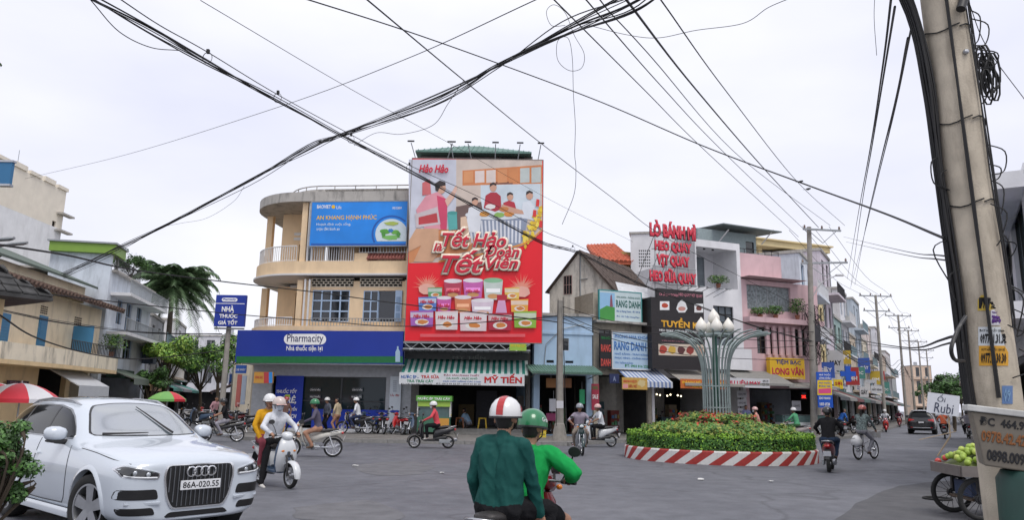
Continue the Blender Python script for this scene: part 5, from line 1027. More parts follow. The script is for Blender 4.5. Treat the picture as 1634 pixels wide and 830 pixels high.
def blue_house():
 F3 = Fac((X(852, 38.3), 38.3), (X(945, 38.7), 38.7)); u3 = lambda px, py=600, off=0: F3.uz(px, py, off)[0]; z3 = lambda px, py, off=0: F3.uz(px, py, off)[1]; at3 = lambda px, y=0, z=0: F3.world(u3(px), y, z)
 a, b = u3(852), u3(945); zo = z3(895, 588); zt = z3(895, 505); root = thing('shop_house', 'small sky-blue two-storey house beside the billboard', 'building', at3(852), F3.rz); W = b - a; D = 7
 bl = paint('wall_sky_blue', (.40, .55, .72), stain=.45, scol=(.2, .26, .32)); w1 = [u - a for u in F3.rect(892, 540, 908, 560)[:2]] + list(F3.rect(892, 540, 908, 560)[2:]); v = [[q[0] - a, q[1] - a, q[2], q[3]] for q in (F3.rect(872, 575, 884, 579.5), F3.rect(902, 576, 915, 580))]
 wallgrid(MB(), 0, W, .15, zt, .0, .2, [w1] + v + [(.3, W - .3, .2, zo - .35)]).box(0, .2, .2, D, .15, zt).box(W - .2, W, .2, D, .15, zt).box(.2, W - .2, D - .2, D, .15, zt).build('wall', bl, root)
 window(root, w1, .06, 2, 1, WTRIM, GLASS); [MB().box(q[0], q[1], .12, .18, q[2], q[3]).build('vent', INTD, root) for q in v]
 MB().box(-.05, W + .05, -.06, -.003, z3(895, 534), z3(895, 534) + .12).build('ledge', bl, root); MB().box(-.1, W + .1, -.15, D, zt + .003, zt + .14).build('roof_slab', GREYC, root)
 shop_opening(root, .3, W - .3, zo - .35, 5)
 # blue pipework and meter by the wall
 MB().tube([(.5, -.06, zo), (.6, -.08, zo + 1.2), (1.4, -.06, zo + 2.0), (2.6, -.06, zo + 2.3)], .02, 5).build('conduit', GALV, root)
 aw = thing('awning', 'dull green corrugated metal awning over the shop beside the concrete pole', 'awning', at3(893, -.02, zo), F3.rz); n = 26; cm = mat('awning_dull_green', (.12, .22, .17), rough=.6, stain=.4, streak=False)
 for i in range(n):
  x = -W / 2 - .25 + (W + .5) * i / n; d = (W + .5) / n; MB().tube([(x + d / 2, 0, .10), (x + d / 2, -1.9, -.32)], d * .52, 6).build('corrugation', cm, aw)
 MB().tube([(-W / 2 - .2, -1.85, -.36), (W / 2 + .2, -1.85, -.36)], .03, 6).tube([(-W / 2, -1.8, -.36), (-W / 2, 0, -.5)], .025, 6).tube([(W / 2, -1.8, -.36), (W / 2, 0, -.5)], .025, 6).build('awning_frame', GALV, aw)
 clutter(F3, (u3(848), u3(940)), 2.2, .2, 11, 'shop behind the pole', 6)
 for i, (x0, y0, x1, y1, c, l) in enumerate([(872, 604, 887, 619, (.35, .16, .06), 'hanging brown carton sign in the blue shop'), (897, 604, 912, 619, (.30, .13, .06), 'reddish hanging carton right of the pole'), (925, 622, 933, 645, (.03, .35, .14), 'green hanging cloth in the blue shop'), (877, 637, 890, 657, (.55, .56, .6), 'pale notice taped up behind the pole'), (872, 660, 890, 672, (.22, .03, .10), 'crimson crate in the shop behind the pole')]):
  t = sign('shop_notice', l, F3, x0, y0, x1, y1, .3 if i < 3 else .5, flat('notice%d' % i, c), thick=.12, cat='notice'); MB().tube([(0, .05, t['_h']), (0, .05, t['_h'] + .4)], .008, 4).build('hanger', STEEL, t)
 sign('pillar_banner', 'narrow white and crimson banner on the shop pillar', F3, 944, 613, 956, 655, .3, flat('banner_crimson', (.34, .03, .06)), [('SALE', (945.5, 630, 954.5, 637), WHITE, .03), ('RANG', (945.5, 616, 954.5, 622), GRN, .02)], thick=.05, cat='banner')
blue_house()
def gable_house():
 f = Fac((X(872, 45.0), 45.0), (X(990, 42.2), 42.2)); root = thing('old_house', 'weathered cream gable house with mossy dark tile roof', 'building', f.a, f.rz); U = lambda px, py, o=0: f.uz(px, py, o); zt = lambda px, py: f.uz(px, py)[1]
 pk = U(925, 402); e0 = U(877, 465); e1 = U(982, 466); W = e1[0]; x0 = e0[0]
 gw = mat('gable_wall', (.84, .80, .72), rough=.85, var=.1, stain=.8, scol=(.07, .068, .06), sscale=1.1, bump=.3); wn = (U(900, 450)[0], U(913, 450)[0], U(906, 470)[1], U(906, 440)[1])
 out = [(x0, .1), (W, .1), (W, e1[1]), (pk[0], pk[1]), (x0, e0[1])]
 mb = MB(); mb.prism(out, .0, .25, 'y'); mb.build('gable', gw, root); w = window(root, wn, -.04, 3, 2, mat('old_rose_wood', (.40, .26, .24), rough=.8), GLASS, d=.03, bar=.05, panes=False)
 D = 6.5; MB().box(x0, x0 + .2, .25, D, .1, e0[1]).box(W - .2, W, .25, D, .1, e1[1]).build('wall', gw, root)
 t1 = mat('old_tile', (.085, .062, .052), rough=.9, var=.5, scale=4, bump=.4); n = 16; ov = .0
 # ridge runs back and to the right so that the right-hand slope shows, as in the photo
 def slope(p0, p1, nm):
  rows, cols = 12, 26; a = Vector((p0[0], 0, p0[1])); b = Vector((p1[0], 0, p1[1])); d = (b - a) * 1.06; nrm = Vector((-d.z, 0, d.x)).normalized(); nrm = nrm if nrm.z > 0 else -nrm
  rf = MB().loft([[a + nrm * .02 + Vector((0, -.25, 0)), a + d + nrm * .02 + Vector((0, -.25, 0)), a + d + nrm * .07 + Vector((0, -.25, 0)), a + nrm * .07 + Vector((0, -.25, 0))], [a + nrm * .02 + Vector((0, D, 0)), a + d + nrm * .02 + Vector((0, D, 0)), a + d + nrm * .07 + Vector((0, D, 0)), a + nrm * .07 + Vector((0, D, 0))]]).build('roof', t1, root)
  ang = math.atan2(-d.z, d.x); L = d.length / rows; wd = (D + .2) / 16; me = MB().box(0, L * 1.12, .01, wd - .01, 0, .035).mesh('roof_tile', t1)
  for i in range(rows):
   for j in range(16):
    p = a + d * (i / rows) + nrm * (.075 + rnd.uniform(0, .02)) + Vector((0, -.22 + j * wd, 0)); link('roof_tile', me, rf, p, (rnd.uniform(-.02, .02), ang + rnd.uniform(-.015, .04), 0))
 slope(pk, e1, 'r'); slope(pk, e0, 'l')
 MB().tube([(pk[0] + .05, -.02, pk[1]), (pk[0] + .05, -.02, .3)], .045, 6).tube([(pk[0] + .05, -.04, zt(930, 446)), (pk[0] + .55, -.04, zt(930, 446))], .03, 5).build('drain_pipe', GALV, root)
gable_house()
def wing_house():   # long dark tile slope right of the gable, and the red-tiled roof behind
 f2 = Fac(at3(950, 11), F3.world(u3(1040), 11, 0)); V = lambda px, py: f2.uz(px, py); rt = mat('red_tile', (.50, .12, .06), rough=.7, var=.25, scale=3); root = thing('red_roofed_house', 'house with bright red tiled roof peeping over the old dark roof', 'building', f2.a, f2.rz)
 a, b, c, d = V(968, 394), V(1014, 392), V(1014, 413), V(952, 411); MB().box(c[0] - .5, V(1030, 400)[0] + 1, 1, 6, .1, b[1] - .3).build('wall', paint('wall_yellow', (.62, .46, .18)), root)
 q = [Vector((a[0], 3, a[1] + .6)), Vector((b[0], 3, b[1] + .6)), Vector((c[0], 0, c[1] - .3)), Vector((d[0], 0, d[1] - .3))]; rf = MB().loft([q, [v - Vector((0, 0, .15)) for v in q]]).build('roof', rt, root)
 for i in range(8):
  for j in range(9):
   def bl(s, t): return (q[0].lerp(q[1], s)).lerp(q[3].lerp(q[2], s), t) + Vector((0, -.01, .03))
   m0, m1 = bl((j + .5) / 9, i / 8), bl((j + .5) / 9, (i + 1.1) / 8); MB().tube([m0, m1 + Vector((0, 0, .03))], .17, 6).build('roof_tile', rt, rf)
wing_house()
def rang_danh():
 a, b = u3(948), u3(1042); zo = z3(990, 590); zt = z3(990, 470); W = b - a; root = thing('shop_house', 'narrow shop house carrying dental clinic signs', 'building', at3(948), F3.rz)
 wn = [q - a for q in F3.rect(957, 526, 976, 568)[:2]] + list(F3.rect(957, 526, 976, 568)[2:])
 wallgrid(MB(), 0, W, .15, zt, .06, .25, [(.3, W - .3, .2, zo - .3), wn]).box(0, .2, .25, 2.2, .15, zt).box(W - .2, W, .25, 3.4, .15, zt).build('wall', mat('grimy_cream', (.42, .38, .31), rough=.9, stain=.7, scol=(.08, .075, .07)), root); window(root, wn, .1, 2, 2, mat('window_brown', (.1, .07, .05)), GLASS, panes=False)
 MB().box(-.1, W + .1, -.5, .055, z3(990, 518), z3(990, 518) + .12).build('balcony_slab', GREYC, root); shop_opening(root, .3, W - .3, zo - .3, 3.2); clutter(F3, (u3(955), u3(1035)), 2.0, .2, 12, 'dental shop', 5)
 for k in range(3):   # white corrugated lean-to
  pass
 p = [F3.uz(985, 449, -1), F3.uz(1042, 460, -1), F3.uz(1046, 476, .2), F3.uz(990, 474, .2)]; MB().loft([[(q[0] - a, y, q[1]) for q, y in zip(p, (1.2, 1.2, -.2, -.2))], [(q[0] - a, y, q[1] - .05) for q, y in zip(p, (1.2, 1.2, -.2, -.2))]]).build('lean_to_roof', mat('tin_white', (.55, .56, .58), rough=.5, var=.15), root)
 gt = flat('text_darkgreen', (.01, .12, .10)); pw = flat('sign_pale', (.55, .66, .68))
 t = sign('clinic_sign', 'white and green landscape sign high on the dental shop', F3, 957, 466, 1023, 515, .35, pw, [('RANG DANH', (983, 480, 1022, 492), gt, .035), ('NHA KHOA - PHÒNG KHÁM', (984, 473, 1021, 477), gt, .02), ('Bác sĩ Rạng Danh - ĐT 0918', (984, 496, 1021, 500), tb_ := flat('text_blue', (.02, .12, .40)), .02), ('ĐC: 152 Trần Hưng Đạo', (984, 504, 1020, 508), tb_, .02)], thick=.1, rim=flat('rim_teal', (.05, .3, .3)))
 printp(t, F3, .35, [(957.3, 466.3), (981, 468), (981, 514), (957.3, 513)], flat('sky_print', (.28, .50, .72)), 1); printp(t, F3, .35, [(957.3, 494), (968, 488), (981, 491), (981, 514), (957.3, 513)], flat('hill_print', (.06, .30, .06)), 2); printp(t, F3, .35, [(973, 490), (974, 472), (976, 470), (978, 490)], flat('tower_print', (.25, .08, .12)), 3)
 sign('clinic_sign', 'upright black sign with red name left of the blue dental board', F3, 957.5, 532, 976, 588, .45, BLACK, [('NHA KHOA', (959.5, 537, 974.5, 542), GRN, .02), ('RANG', (959, 550, 974.5, 562), flat('text_redorange', (.65, .08, .06)), .03), ('DANH', (959, 573, 974.5, 585), flat('text_redorange', (.65, .08, .06)), .03)], thick=.1)
 lb = flat('sign_iceblue', (.42, .56, .70)); db = flat('text_midblue', (.04, .16, .45)); sign('clinic_sign', 'pale blue lit dental price board covered in blue lettering', F3, 978, 532, 1036, 589, .5, lb, [('PHÒNG NHA KHOA', (981, 534.5, 1034, 541), db, .03), ('RANG DANH', (980, 546, 1031, 560), db, .04), ('NHỔ RĂNG - TRÁM RĂNG', (981, 563, 1034, 567.5), db, .03), ('PHỤC HÌNH - CHỈNH NHA', (981, 570, 1034, 574.5), db, .03), ('TẨY TRẮNG RĂNG', (981, 577, 1010, 581), db, .03), ('ĐT: 0903 816 225', (997, 582.5, 1034, 587), GRN, .03)], thick=.12, rim=WTRIM)
 aw = awning(None, -1.25, 1.35, 0, -.75, 0, -1.4, flat('awning_blue', (.16, .22, .40)), flat('awning_white', (.55, .58, .62)), 22, val=.28, lab='blue and white striped cloth awning below the dental board', loc=at3(1014, -.05, z3(1014, 588)), rz=F3.rz)
 t = sign('fruit_sign', 'small golden sign with red text under the blue striped awning', F3, 993, 603, 1033, 622, 1.5, flat('sign_gold', (.55, .34, .08)), [('BÁNH KẸO', (995, 606, 1016, 612), flat('text_red', (.55, .02, .02)), .03), ('SIÊU RẺ', (1003, 613.5, 1016, 619), RED, .03)], thick=.05); printp(t, F3, 1.5, blob(1024, 612, 6, 6, 12, .25), flat('fruit_print', (.62, .50, .25)), 1); printp(t, F3, 1.5, rpx(994, 613, 1002, 620), flat('text_pink', (.7, .3, .3)), 1)
 sign('hanging_medallion', 'round dark blue hanging emblem beside the striped awning', F3, 973, 597, 988, 612, .9, flat('emblem_navy', (.02, .03, .10)), [('A', (978, 601, 983, 609), flat('steelblue', (.25, .3, .45)), .03)], thick=.06)
rang_danh()
def tuyen_ky():
 a, b = u3(1040), u3(1189); W = b - a; root = thing('shop_house', 'modern white roast-meat house with recessed frame balcony', 'building', at3(1040), F3.rz); Z = lambda px, py, o=0: z3(px, py, o); U = lambda px, py=600, o=0: u3(px, py, o) - a
 wp = paint('wall_clean_white', (.72, .72, .74), stain=.2, scol=(.4, .4, .42)); zo = Z(1100, 597); zt = Z(1150, 386); D = 11; wn = [U(1139, 520), U(1171, 520), Z(1155, 552), Z(1155, 489)]; rec = [U(1112, 430), U(1176, 430), Z(1140, 459), Z(1140, 396)]; door = [U(1140, 600), U(1185, 600), .2, Z(1160, 620)]
 wallgrid(MB(), 0, W, .15, Z(1150, 462), 0, .25, [wn, (.15, W - .2, .2, zo - .25)]).build('wall', wp, root); x0 = U(1110, 430)
 wallgrid(MB(), x0, W, Z(1150, 462), zt, 0, .3, [rec]).build('frame_wall', wp, root); MB().box(x0, W, 2.2, 2.4, Z(1150, 462), zt).box(W - .25, W, .3, D, .15, zt - .002).box(x0, x0 + .2, .3, 2.2, Z(1150, 462), zt).box(x0, W, .3, 2.2, zt - .25, zt - .003).box(x0 - .3, W - .26, .3, 2.3, Z(1150, 462) - .2, Z(1150, 462)).build('balcony_box', wp, root)
 window(root, [U(1140, 430), U(1160, 430), Z(1150, 462), Z(1150, 400)], 2.1, 1, 1, STEEL, mat('grey_glass', (.18, .21, .23), rough=.15, var=.2, scale=2), d=.08); window(root, wn, .1, 3, 5, mat('black_steel', (.015, .015, .017)), mat('window_slate', (.08, .10, .12), rough=.2), d=.08, bar=.06)
 for px in (1113, 1126, 1139, 1153): MB().cyl((U(px, 398), .9, zt - .34), (U(px, 398), .9, zt - .26), .07, n=10).build('downlight', DARKP, root)
 # pots on the balcony sill
 shop_opening(root, .15, W - .2, zo - .25, 6); clutter(F3, (u3(1055), u3(1135)), 2.6, .2, 13, 'roast-meat shop', 5)
 # side tower, blank wall with vent holes
 f = Fac((X(1010, 53), 53), (X(1118, 52), 52)); tw = thing('side_block', 'tall blank grey-white block with rows of vent holes', 'building', f.a, f.rz); V = lambda px, py: f.uz(px, py); holes = []
 for r in range(6):
  for c in range(6): h0 = V(1019.5 + c * 3.2, 399 + r * 4.9); h1 = V(1021.5 + c * 3.2, 401.6 + r * 4.9); holes.append((h0[0], h1[0], h1[1], h0[1]))
 zt2 = V(1060, 372)[1]; xb = V(1112, 420)[0]; wallgrid(MB(), 0, xb, .1, zt2, 0, .3, holes).build('wall', wp, tw); MB().box(.05, .3, .31, 2, .1, zt2).box(.3, xb, 1.7, 2, .1, zt2).build('wall', mat('block_inner', (.10, .10, .11)), tw); MB().box(-.08, xb + .05, -.08, 2.1, zt2 + .003, zt2 + .15).build('coping', GREYC, tw)
 # rooftop room with sloping tin canopy
 zc = Z(1150, 362, -5); rr = thing('rooftop_room', 'grey-green rooftop room under a wide tilted tin canopy', 'building', at3(1150, 5), F3.rz); g = Fac(at3(1150, 5), F3.world(u3(1250), 5, 0)); Q = lambda px, py: g.uz(px, py)
 zb = Q(1150, 400)[1] - 4; wr = [Q(1190, 390)[0], Q(1203, 390)[0], Q(1196, 407)[1], Q(1196, 386)[1]]; wallgrid(MB(), Q(1113, 380)[0], Q(1206, 380)[0], zb, Q(1180, 372)[1], 0, .2, [wr]).box(Q(1113, 380)[0], Q(1206, 380)[0], .2, 4, zb, zb + .1).box(Q(1206, 380)[0] - .2, Q(1206, 380)[0], .2, 4, zb + .1, Q(1180, 372)[1]).build('wall', mat('room_greygreen', (.26, .32, .33), rough=.7), rr); window(rr, wr, .05, 1, 2, DARKP, GLASS)
 p = [Q(1136, 362), Q(1228, 375)]; MB().loft([[(p[0][0], -1.2, p[0][1]), (p[1][0], -1.2, p[1][1]), (p[1][0], 4.5, p[1][1] + .5), (p[0][0], 4.5, p[0][1] + .5)], [(p[0][0], -1.2, p[0][1] - .08), (p[1][0], -1.2, p[1][1] - .08), (p[1][0], 4.5, p[1][1] + .42), (p[0][0], 4.5, p[0][1] + .42)]]).build('canopy', mat('tin_dark', (.12, .15, .15), rough=.6), rr)
 for px in (1143, 1214): MB().tube([(Q(px, 372)[0], -.02, Q(px, 390)[1]), (Q(px + 4, 370)[0], -1.0, Q(px, 371)[1])], .04, 5).build('brace', WTRIM, rr)
 # big black shop sign
 bk = mat('sign_charcoal', (.020, .016, .018), rough=.5); gold = flat('letter_gold', (.80, .42, .03)); t = sign('shop_sign', 'large charcoal roast-shop sign with gold name and food pictures', F3, 1050, 463, 1124, 590, .9, bk, [('CƠ SỞ KINH DOANH', (1052, 467, 1082, 473), pk_ := flat('letter_pink', (.60, .22, .28)), .03), ('HEO QUAY VỊT QUAY', (1083, 469, 1121, 475), pk_, .03), ('TUYỀN KÝ', (1055, 508, 1123, 524), gold, .05), ('HEO QUAY - VỊT QUAY - HEO SỮA', (1052, 526.5, 1121, 531.5), WHITE, .03), ('06 TRẦN HƯNG ĐẠO - P. PHÚ THỦY', (1056, 543, 1092, 546), pk_, .0)], thick=.2)
 MB().box(-t['_w'] / 2 - .42, -t['_w'] / 2 - .01, -.02, 1.0, .0, t['_h'] * .88).build('side_panel', bk, t)
 for x, y, w, h in ((1053, 481, 15, 14), (1108, 485, 14, 14)): printp(t, F3, .9, rpx(x, y, x + w, y + h), WHITE, 1, 'picture_print'); printp(t, F3, .9, blob(x + w / 2, y + h / 2, w * .36, h * .28, 12, .2, x), flat('roast_print%d' % (x % 2), ((.18, .05, .04), (.50, .07, .03))[x % 2]), 2, 'picture_print')
 printp(t, F3, .9, [(1088, 478), (1094, 484), (1097, 493), (1093, 499), (1083, 499), (1079, 493), (1082, 484)], WHITE, 1, 'logo_print'); printp(t, F3, .9, blob(1088, 493, 6, 3.5, 12), flat('logo_pink', (.62, .3, .25)), 2, 'logo_print')
 printp(t, F3, .9, [(1050.5, 548.5), (1123.5, 550.5), (1123.5, 569.5), (1050.5, 567)], flat('photo_cream', (.62, .52, .42)), 1, 'picture_print')
 for k in range(5): printp(t, F3, .9, blob(1058 + k * 14.5, 558.5 + k * .3, 6, 6.5, 12, .15, k), flat('dish%d' % k, ((.42, .05, .03), (.60, .38, .06), (.10, .03, .03), (.28, .04, .03), (.55, .30, .2))[k]), 2, 'picture_print')
 # red standing letters on a steel frame above the sign
 fr = thing('roof_lettering', 'four rows of red standing capital letters on a steel frame', 'sign', at3(1075, -.6, Z(1080, 462, .6)), F3.rz); rl = gloss('letter_scarlet', (.60, .02, .05), coat=.2); zb = Z(1080, 462, .6); cx = u3(1075)
 for body, bx in (('LÒ BÁNH MÌ', (1037, 354, 1111, 381.5)), ('HEO QUAY', (1045, 386, 1104, 405)), ('VỊT QUAY', (1048, 407, 1101, 429)), ('HEO SỮA QUAY', (1037, 429, 1111.5, 455))):
  r = F3.rect(*bx, .7)
  for dy, m in ((0, rl), (.03, mat('letter_side', (.22, .01, .02))), (.06, MATS['letter_side'])): text(body, fr, m, (r[0] - cx, r[1] - cx, r[2] - zb, r[3] - zb), y=-.1 + dy, bold=.085, name='letters' if dy == 0 else 'letter_back')
 q = F3.rect(1040, 362, 1110, 470, .5); mb = MB()
 for k in range(4): x = q[0] - cx + (q[1] - q[0]) * (k + .3) / 4; mb.tube([(x, .2, q[2] - zb - .4), (x, .05, q[3] - zb)], .025, 5); mb.tube([(x, .05, q[3] - zb - .5), (x, 2.5, q[2] - zb + .4)], .02, 5)
 for k in range(4): z = q[2] - zb + (q[3] - q[2]) * (k + .55) / 4; mb.tube([(q[0] - cx, .09, z), (q[1] - cx, .09, z)], .02, 5)
 mb.build('letter_frame', GALV, fr)
 for px in (1062, 1075, 1087, 1100, 1118, 1130): x = u3(px, 468) - cx; MB().tube([(x, .15, -.25), (x + .35, -.75, .12)], .018, 5).box(x + .2, x + .5, -.85, -.65, .10, .15).build('spot_lamp', GALV, fr)
 # white balcony box, awnings and banners
 r = F3.rect(1122, 556, 1200, 590, .5); bx = thing('balcony', 'plain white projecting balcony box over the awning', 'balcony', F3.world(r[0], -.5, r[2]), F3.rz); w, h = r[1] - r[0], r[3] - r[2]; MB().box(0, w, 0, .1, 0, h).box(0, .1, .1, .5, 0, h).box(w - .1, w, .1, .5, 0, h).box(.1, w - .1, .1, .5, 0, .1).build('parapet', wp, bx)
 awning(None, 0, u3(1150) - u3(1058), 0, -.75, 0, -1.9, mat('awning_taupe', (.30, .28, .25), rough=.8), None, 1, .12, lab='taupe cloth awning below the charcoal sign', loc=at3(1058, -.1, Z(1100, 592)), rz=F3.rz); awning(None, 0, u3(1229) - u3(1152), 0, -.75, 0, -1.8, mat('awning_greybrown', (.24, .235, .22), rough=.8), None, 1, .12, lab='grey cloth awning over the sewing-supplies banner', loc=at3(1152, -.1, Z(1190, 592)), rz=F3.rz)
 sign('banner', 'orange banner with yellow lettering under the taupe awning', F3, 1086, 606, 1160, 621, 1.95, flat('banner_orange', (.58, .15, .03)), [('BÁNH MÌ HEO QUAY', (1089, 608.5, 1156, 614), YEL, .03), ('NÓNG GIÒN', (1105, 615, 1140, 619.5), YEL, .03)], thick=.02, cat='banner'); sign('banner', 'white sewing-supplies banner with bold crimson letters', F3, 1154, 604, 1228, 619, 1.9, flat('banner_grey', (.60, .60, .62)), [('PHỤ LIỆU MAY', (1156, 606.5, 1214, 616), flat('letter_crimson', (.50, .02, .06)), .05), ('0919', (1217, 607, 1226, 611), BLACK, .03), ('729 799', (1216, 612.5, 1227, 616.5), BLACK, .03)], thick=.02, cat='banner')
 bulb = mat('bulb_glow', (1, .86, .6), emit=2.5)
 for k in range(6): p = F3.world(u3(1067 + k * 8.5), 1.2 + .2 * (k % 2), Z(1090, 630 + (k % 3))); t = thing('bulb_lamp', 'glowing warm bulb hanging in the roast-meat shop, %s from the left' % ('first', 'second', 'third', 'fourth', 'fifth', 'sixth')[k], 'lamp', p, 0, 'bulbs in the roast-meat shop'); MB().sphere((0, 0, 0), .05, 10, 8).build('bulb', bulb, t, smooth=60); MB().cyl((0, 0, .05), (0, 0, .8), .012, n=5).build('cord', WIRE, t)
 for k in range(3): sign('pillar_notice', 'pale shop notice on the sewing-shop pillar, %s of three' % ('topmost', 'middle', 'lowest')[k], F3, 1176 + k, 624 + k * 14, 1192, 635 + k * 14, .25, flat('notice_white', (.55, .55, .58)), [('HÀNG MỚI', (1178 + k, 627 + k * 14, 1190, 631 + k * 14), BLACK, .01)], thick=.02, cat='notice')
tuyen_ky()
def pink_house():
 a, b = u3(1189), u3(1312); W = b - a; root = thing('shop_house', 'dusty pink three-storey house with silver-shop sign', 'building', at3(1189), F3.rz); Z = lambda px, py, o=0: z3(px, py, o); U = lambda px, py=600, o=0: u3(px, py, o) - a
 pk = paint('wall_pink', (.62, .43, .45), stain=.4, scol=(.30, .20, .20)); zo = Z(1240, 612); zs = Z(1230, 450); zt = Z(1230, 408); D = 9; up = [U(1190, 480) + .1, U(1262, 480), Z(1220, 495), Z(1220, 456)]
 cols = [(1208, 1222), (1229, 1233), (1240, 1245), (1251, 1256), (1267, 1285)]; wns = [(U(x0, 545), U(x1, 545), Z(1245, 566), Z(1245, 524)) for x0, x1 in cols]
 wallgrid(MB(), 0, W, .15, zs, 0, .22, [up, (.25, W - .35, .2, zo - .3)] + wns).box(0, .22, .22, D, .15, zs).box(W - .22, W, .22, D, .15, zs).box(.22, W - .22, D - .2, D, .15, zs).build('wall', pk, root)
 for w in wns: window(root, w, .08, 1 if w[1] - w[0] < .4 else 2, 2, mat('window_brown', (.1, .07, .05)), GLASS, d=.06, panes=False)
 q = window(root, up, .15, 4, 1, mat('curtain_frame', (.35, .36, .38)), mat('curtain_grey', (.22, .25, .26), rough=.7, var=.5, scale=7), d=.05, panes=False)
 MB().box(-.02, U(1283, 447, .5) , -.75, .5, Z(1230, 447), zs + .12).build('canopy_slab', pk, root); MB().box(0, U(1248, 420), .1, .4, zs + .13, zt).box(U(1248, 420) - .2, U(1248, 420), .4, 5, zs + .13, zt).build('parapet', pk, root); railing(root, 0, U(1246, 415), zt, zt + .3, .2, DARKP, .5)
 for i in range(6): x = U(1222 + i * 10.5, 540); MB().cyl((x, -.10, Z(1245, 568)), (x, -.10, Z(1245, 522)), .11, n=10).build('fin', pk, root)
 bal = MB().box(U(1189) + .05, W - .1, -.55, -.01, Z(1240, 518), Z(1240, 510)).build('planter_ledge', pk, root)
 plant(at3(1272, -.3, Z(1272, 511)), .95, 'bushy green potted shrub on the pink balcony', 5, .55); plant(at3(1237, -.3, Z(1240, 511)), .5, 'straggly dry plant on the pink balcony ledge', 6, .5); plant(at3(1212, -.3, Z(1220, 511)), .4, 'low dark creeper on the pink balcony ledge', 8, .6)
 plant(at3(1150, -.1, Z(1150, 461)), .45, 'spiky green plant on the white balcony sill', 7, .7)
 shop_opening(root, .25, W - .35, zo - .3, 5); clutter(F3, (u3(1200), u3(1300)), 2.8, .2, 14, 'silver shop', 6)
 bl = flat('text_navy', (.04, .04, .20)); sign('shop_sign', 'yellow silver-shop sign with navy and crimson lettering on the pink house', F3, 1229, 572, 1284, 605, .5, flat('sign_yellow', (.72, .44, .02)), [('TIỆM BẠC', (1238, 573.5, 1278, 583.5), bl, .04), ('LONG VÂN', (1232, 585, 1282, 599), flat('letter_crimson', (.50, .02, .06)), .05), ('06 TRẦN HƯNG ĐẠO - ĐT 0252 3821', (1232, 602, 1281, 604.5), WHITE, .02)], thick=.3)
 cn = thing('display_counter', 'glass-topped white silver counter at the pink shop front', 'counter', at3(1262, -.9, .15), F3.rz); MB().box(-1.6, 1.6, 0, .6, 0, .75).build('base', mat('counter_white', (.50, .53, .54)), cn); MB().box(-1.6, 1.6, 0, .6, .752, 1.15).build('glass_case', mat('case_glass', (.10, .16, .16), rough=.08, spec=.8), cn); text('LONG VÂN', cn, BLACK, (.6, 1.4, .25, .5), bold=.02); MB().box(-1.63, 1.63, -.02, .62, 1.15, 1.18).build('rim', STEEL, cn)
 awning(None, 0, u3(1312) - u3(1232), 0, -.3, 0, -1.3, mat('awning_greybrown', (.24, .235, .22)), None, 1, .08, lab='thin grey canopy below the yellow silver-shop sign', loc=at3(1232, -.02, zo + .1), rz=F3.rz)
 t = sign('led_board', 'small dark board with glowing red digits in the silver shop', F3, 1277, 625, 1288, 638, .2, BLACK, [('24K', (1279, 631, 1286, 636), mat('led_red', (.9, .03, .02), emit=2.5), .03), ('GIÁ', (1279, 626.5, 1286, 629.5), flat('steelblue', (.25, .3, .45)), .02)], thick=.06); sign('pillar_notice', 'white notice sheet on the silver-shop pillar', F3, 1264, 640, 1278, 656, .2, flat('notice_white', (.55, .55, .58)), [('CẦM ĐỒ', (1266, 645, 1276, 650), BLACK, .02)], thick=.03, cat='notice')
def plant(loc, h, label, seed, w=.5, cat='plant', n=420, cols=None, pot=True):
 q = random.Random(seed); t = thing('potted_plant', label, cat, loc); mb = MB(); cols = cols or [mat('plant_leaf', (.04, .11, .02), rough=.55, var=.45, scale=5), mat('plant_leaf_light', (.10, .18, .03), rough=.55, var=.3)]
 st = MB()
 if pot: MB().lathe([(.10, 0), (.15, .22), (.16, .25), (.13, .25), (.12, .2)], n=12).build('pot', mat('terracotta', (.25, .10, .06)), t)
 for i in range(7):
  a = q.uniform(0, 6.28); e = Vector((math.cos(a) * w * q.uniform(.3, 1), math.sin(a) * w * q.uniform(.3, 1) * .6, .25 + h * q.uniform(.6, 1))); st.tube([(0, 0, .2), e * .5 + Vector((0, 0, .15)), e], [.015, .01, .005], 5)
 for i in range(n):
  a, r = q.uniform(0, 6.28), w * math.sqrt(q.random()); z = .25 + h * q.uniform(.15, 1.05); mb.m = q.random() < .35; k = 1 - .5 * abs(z / (h + .25) - .6); leaf(mb, Vector((r * k * math.cos(a), r * k * .7 * math.sin(a), z)), Vector((math.cos(a), math.sin(a) - .3, .8)), q.uniform(.04, .09), q, .45)
 st.build('stem', mat('bark', (.06, .045, .03)), t); kind(mb.build('leaves', cols, t, fix=False), 'stuff'); return t
pink_house()
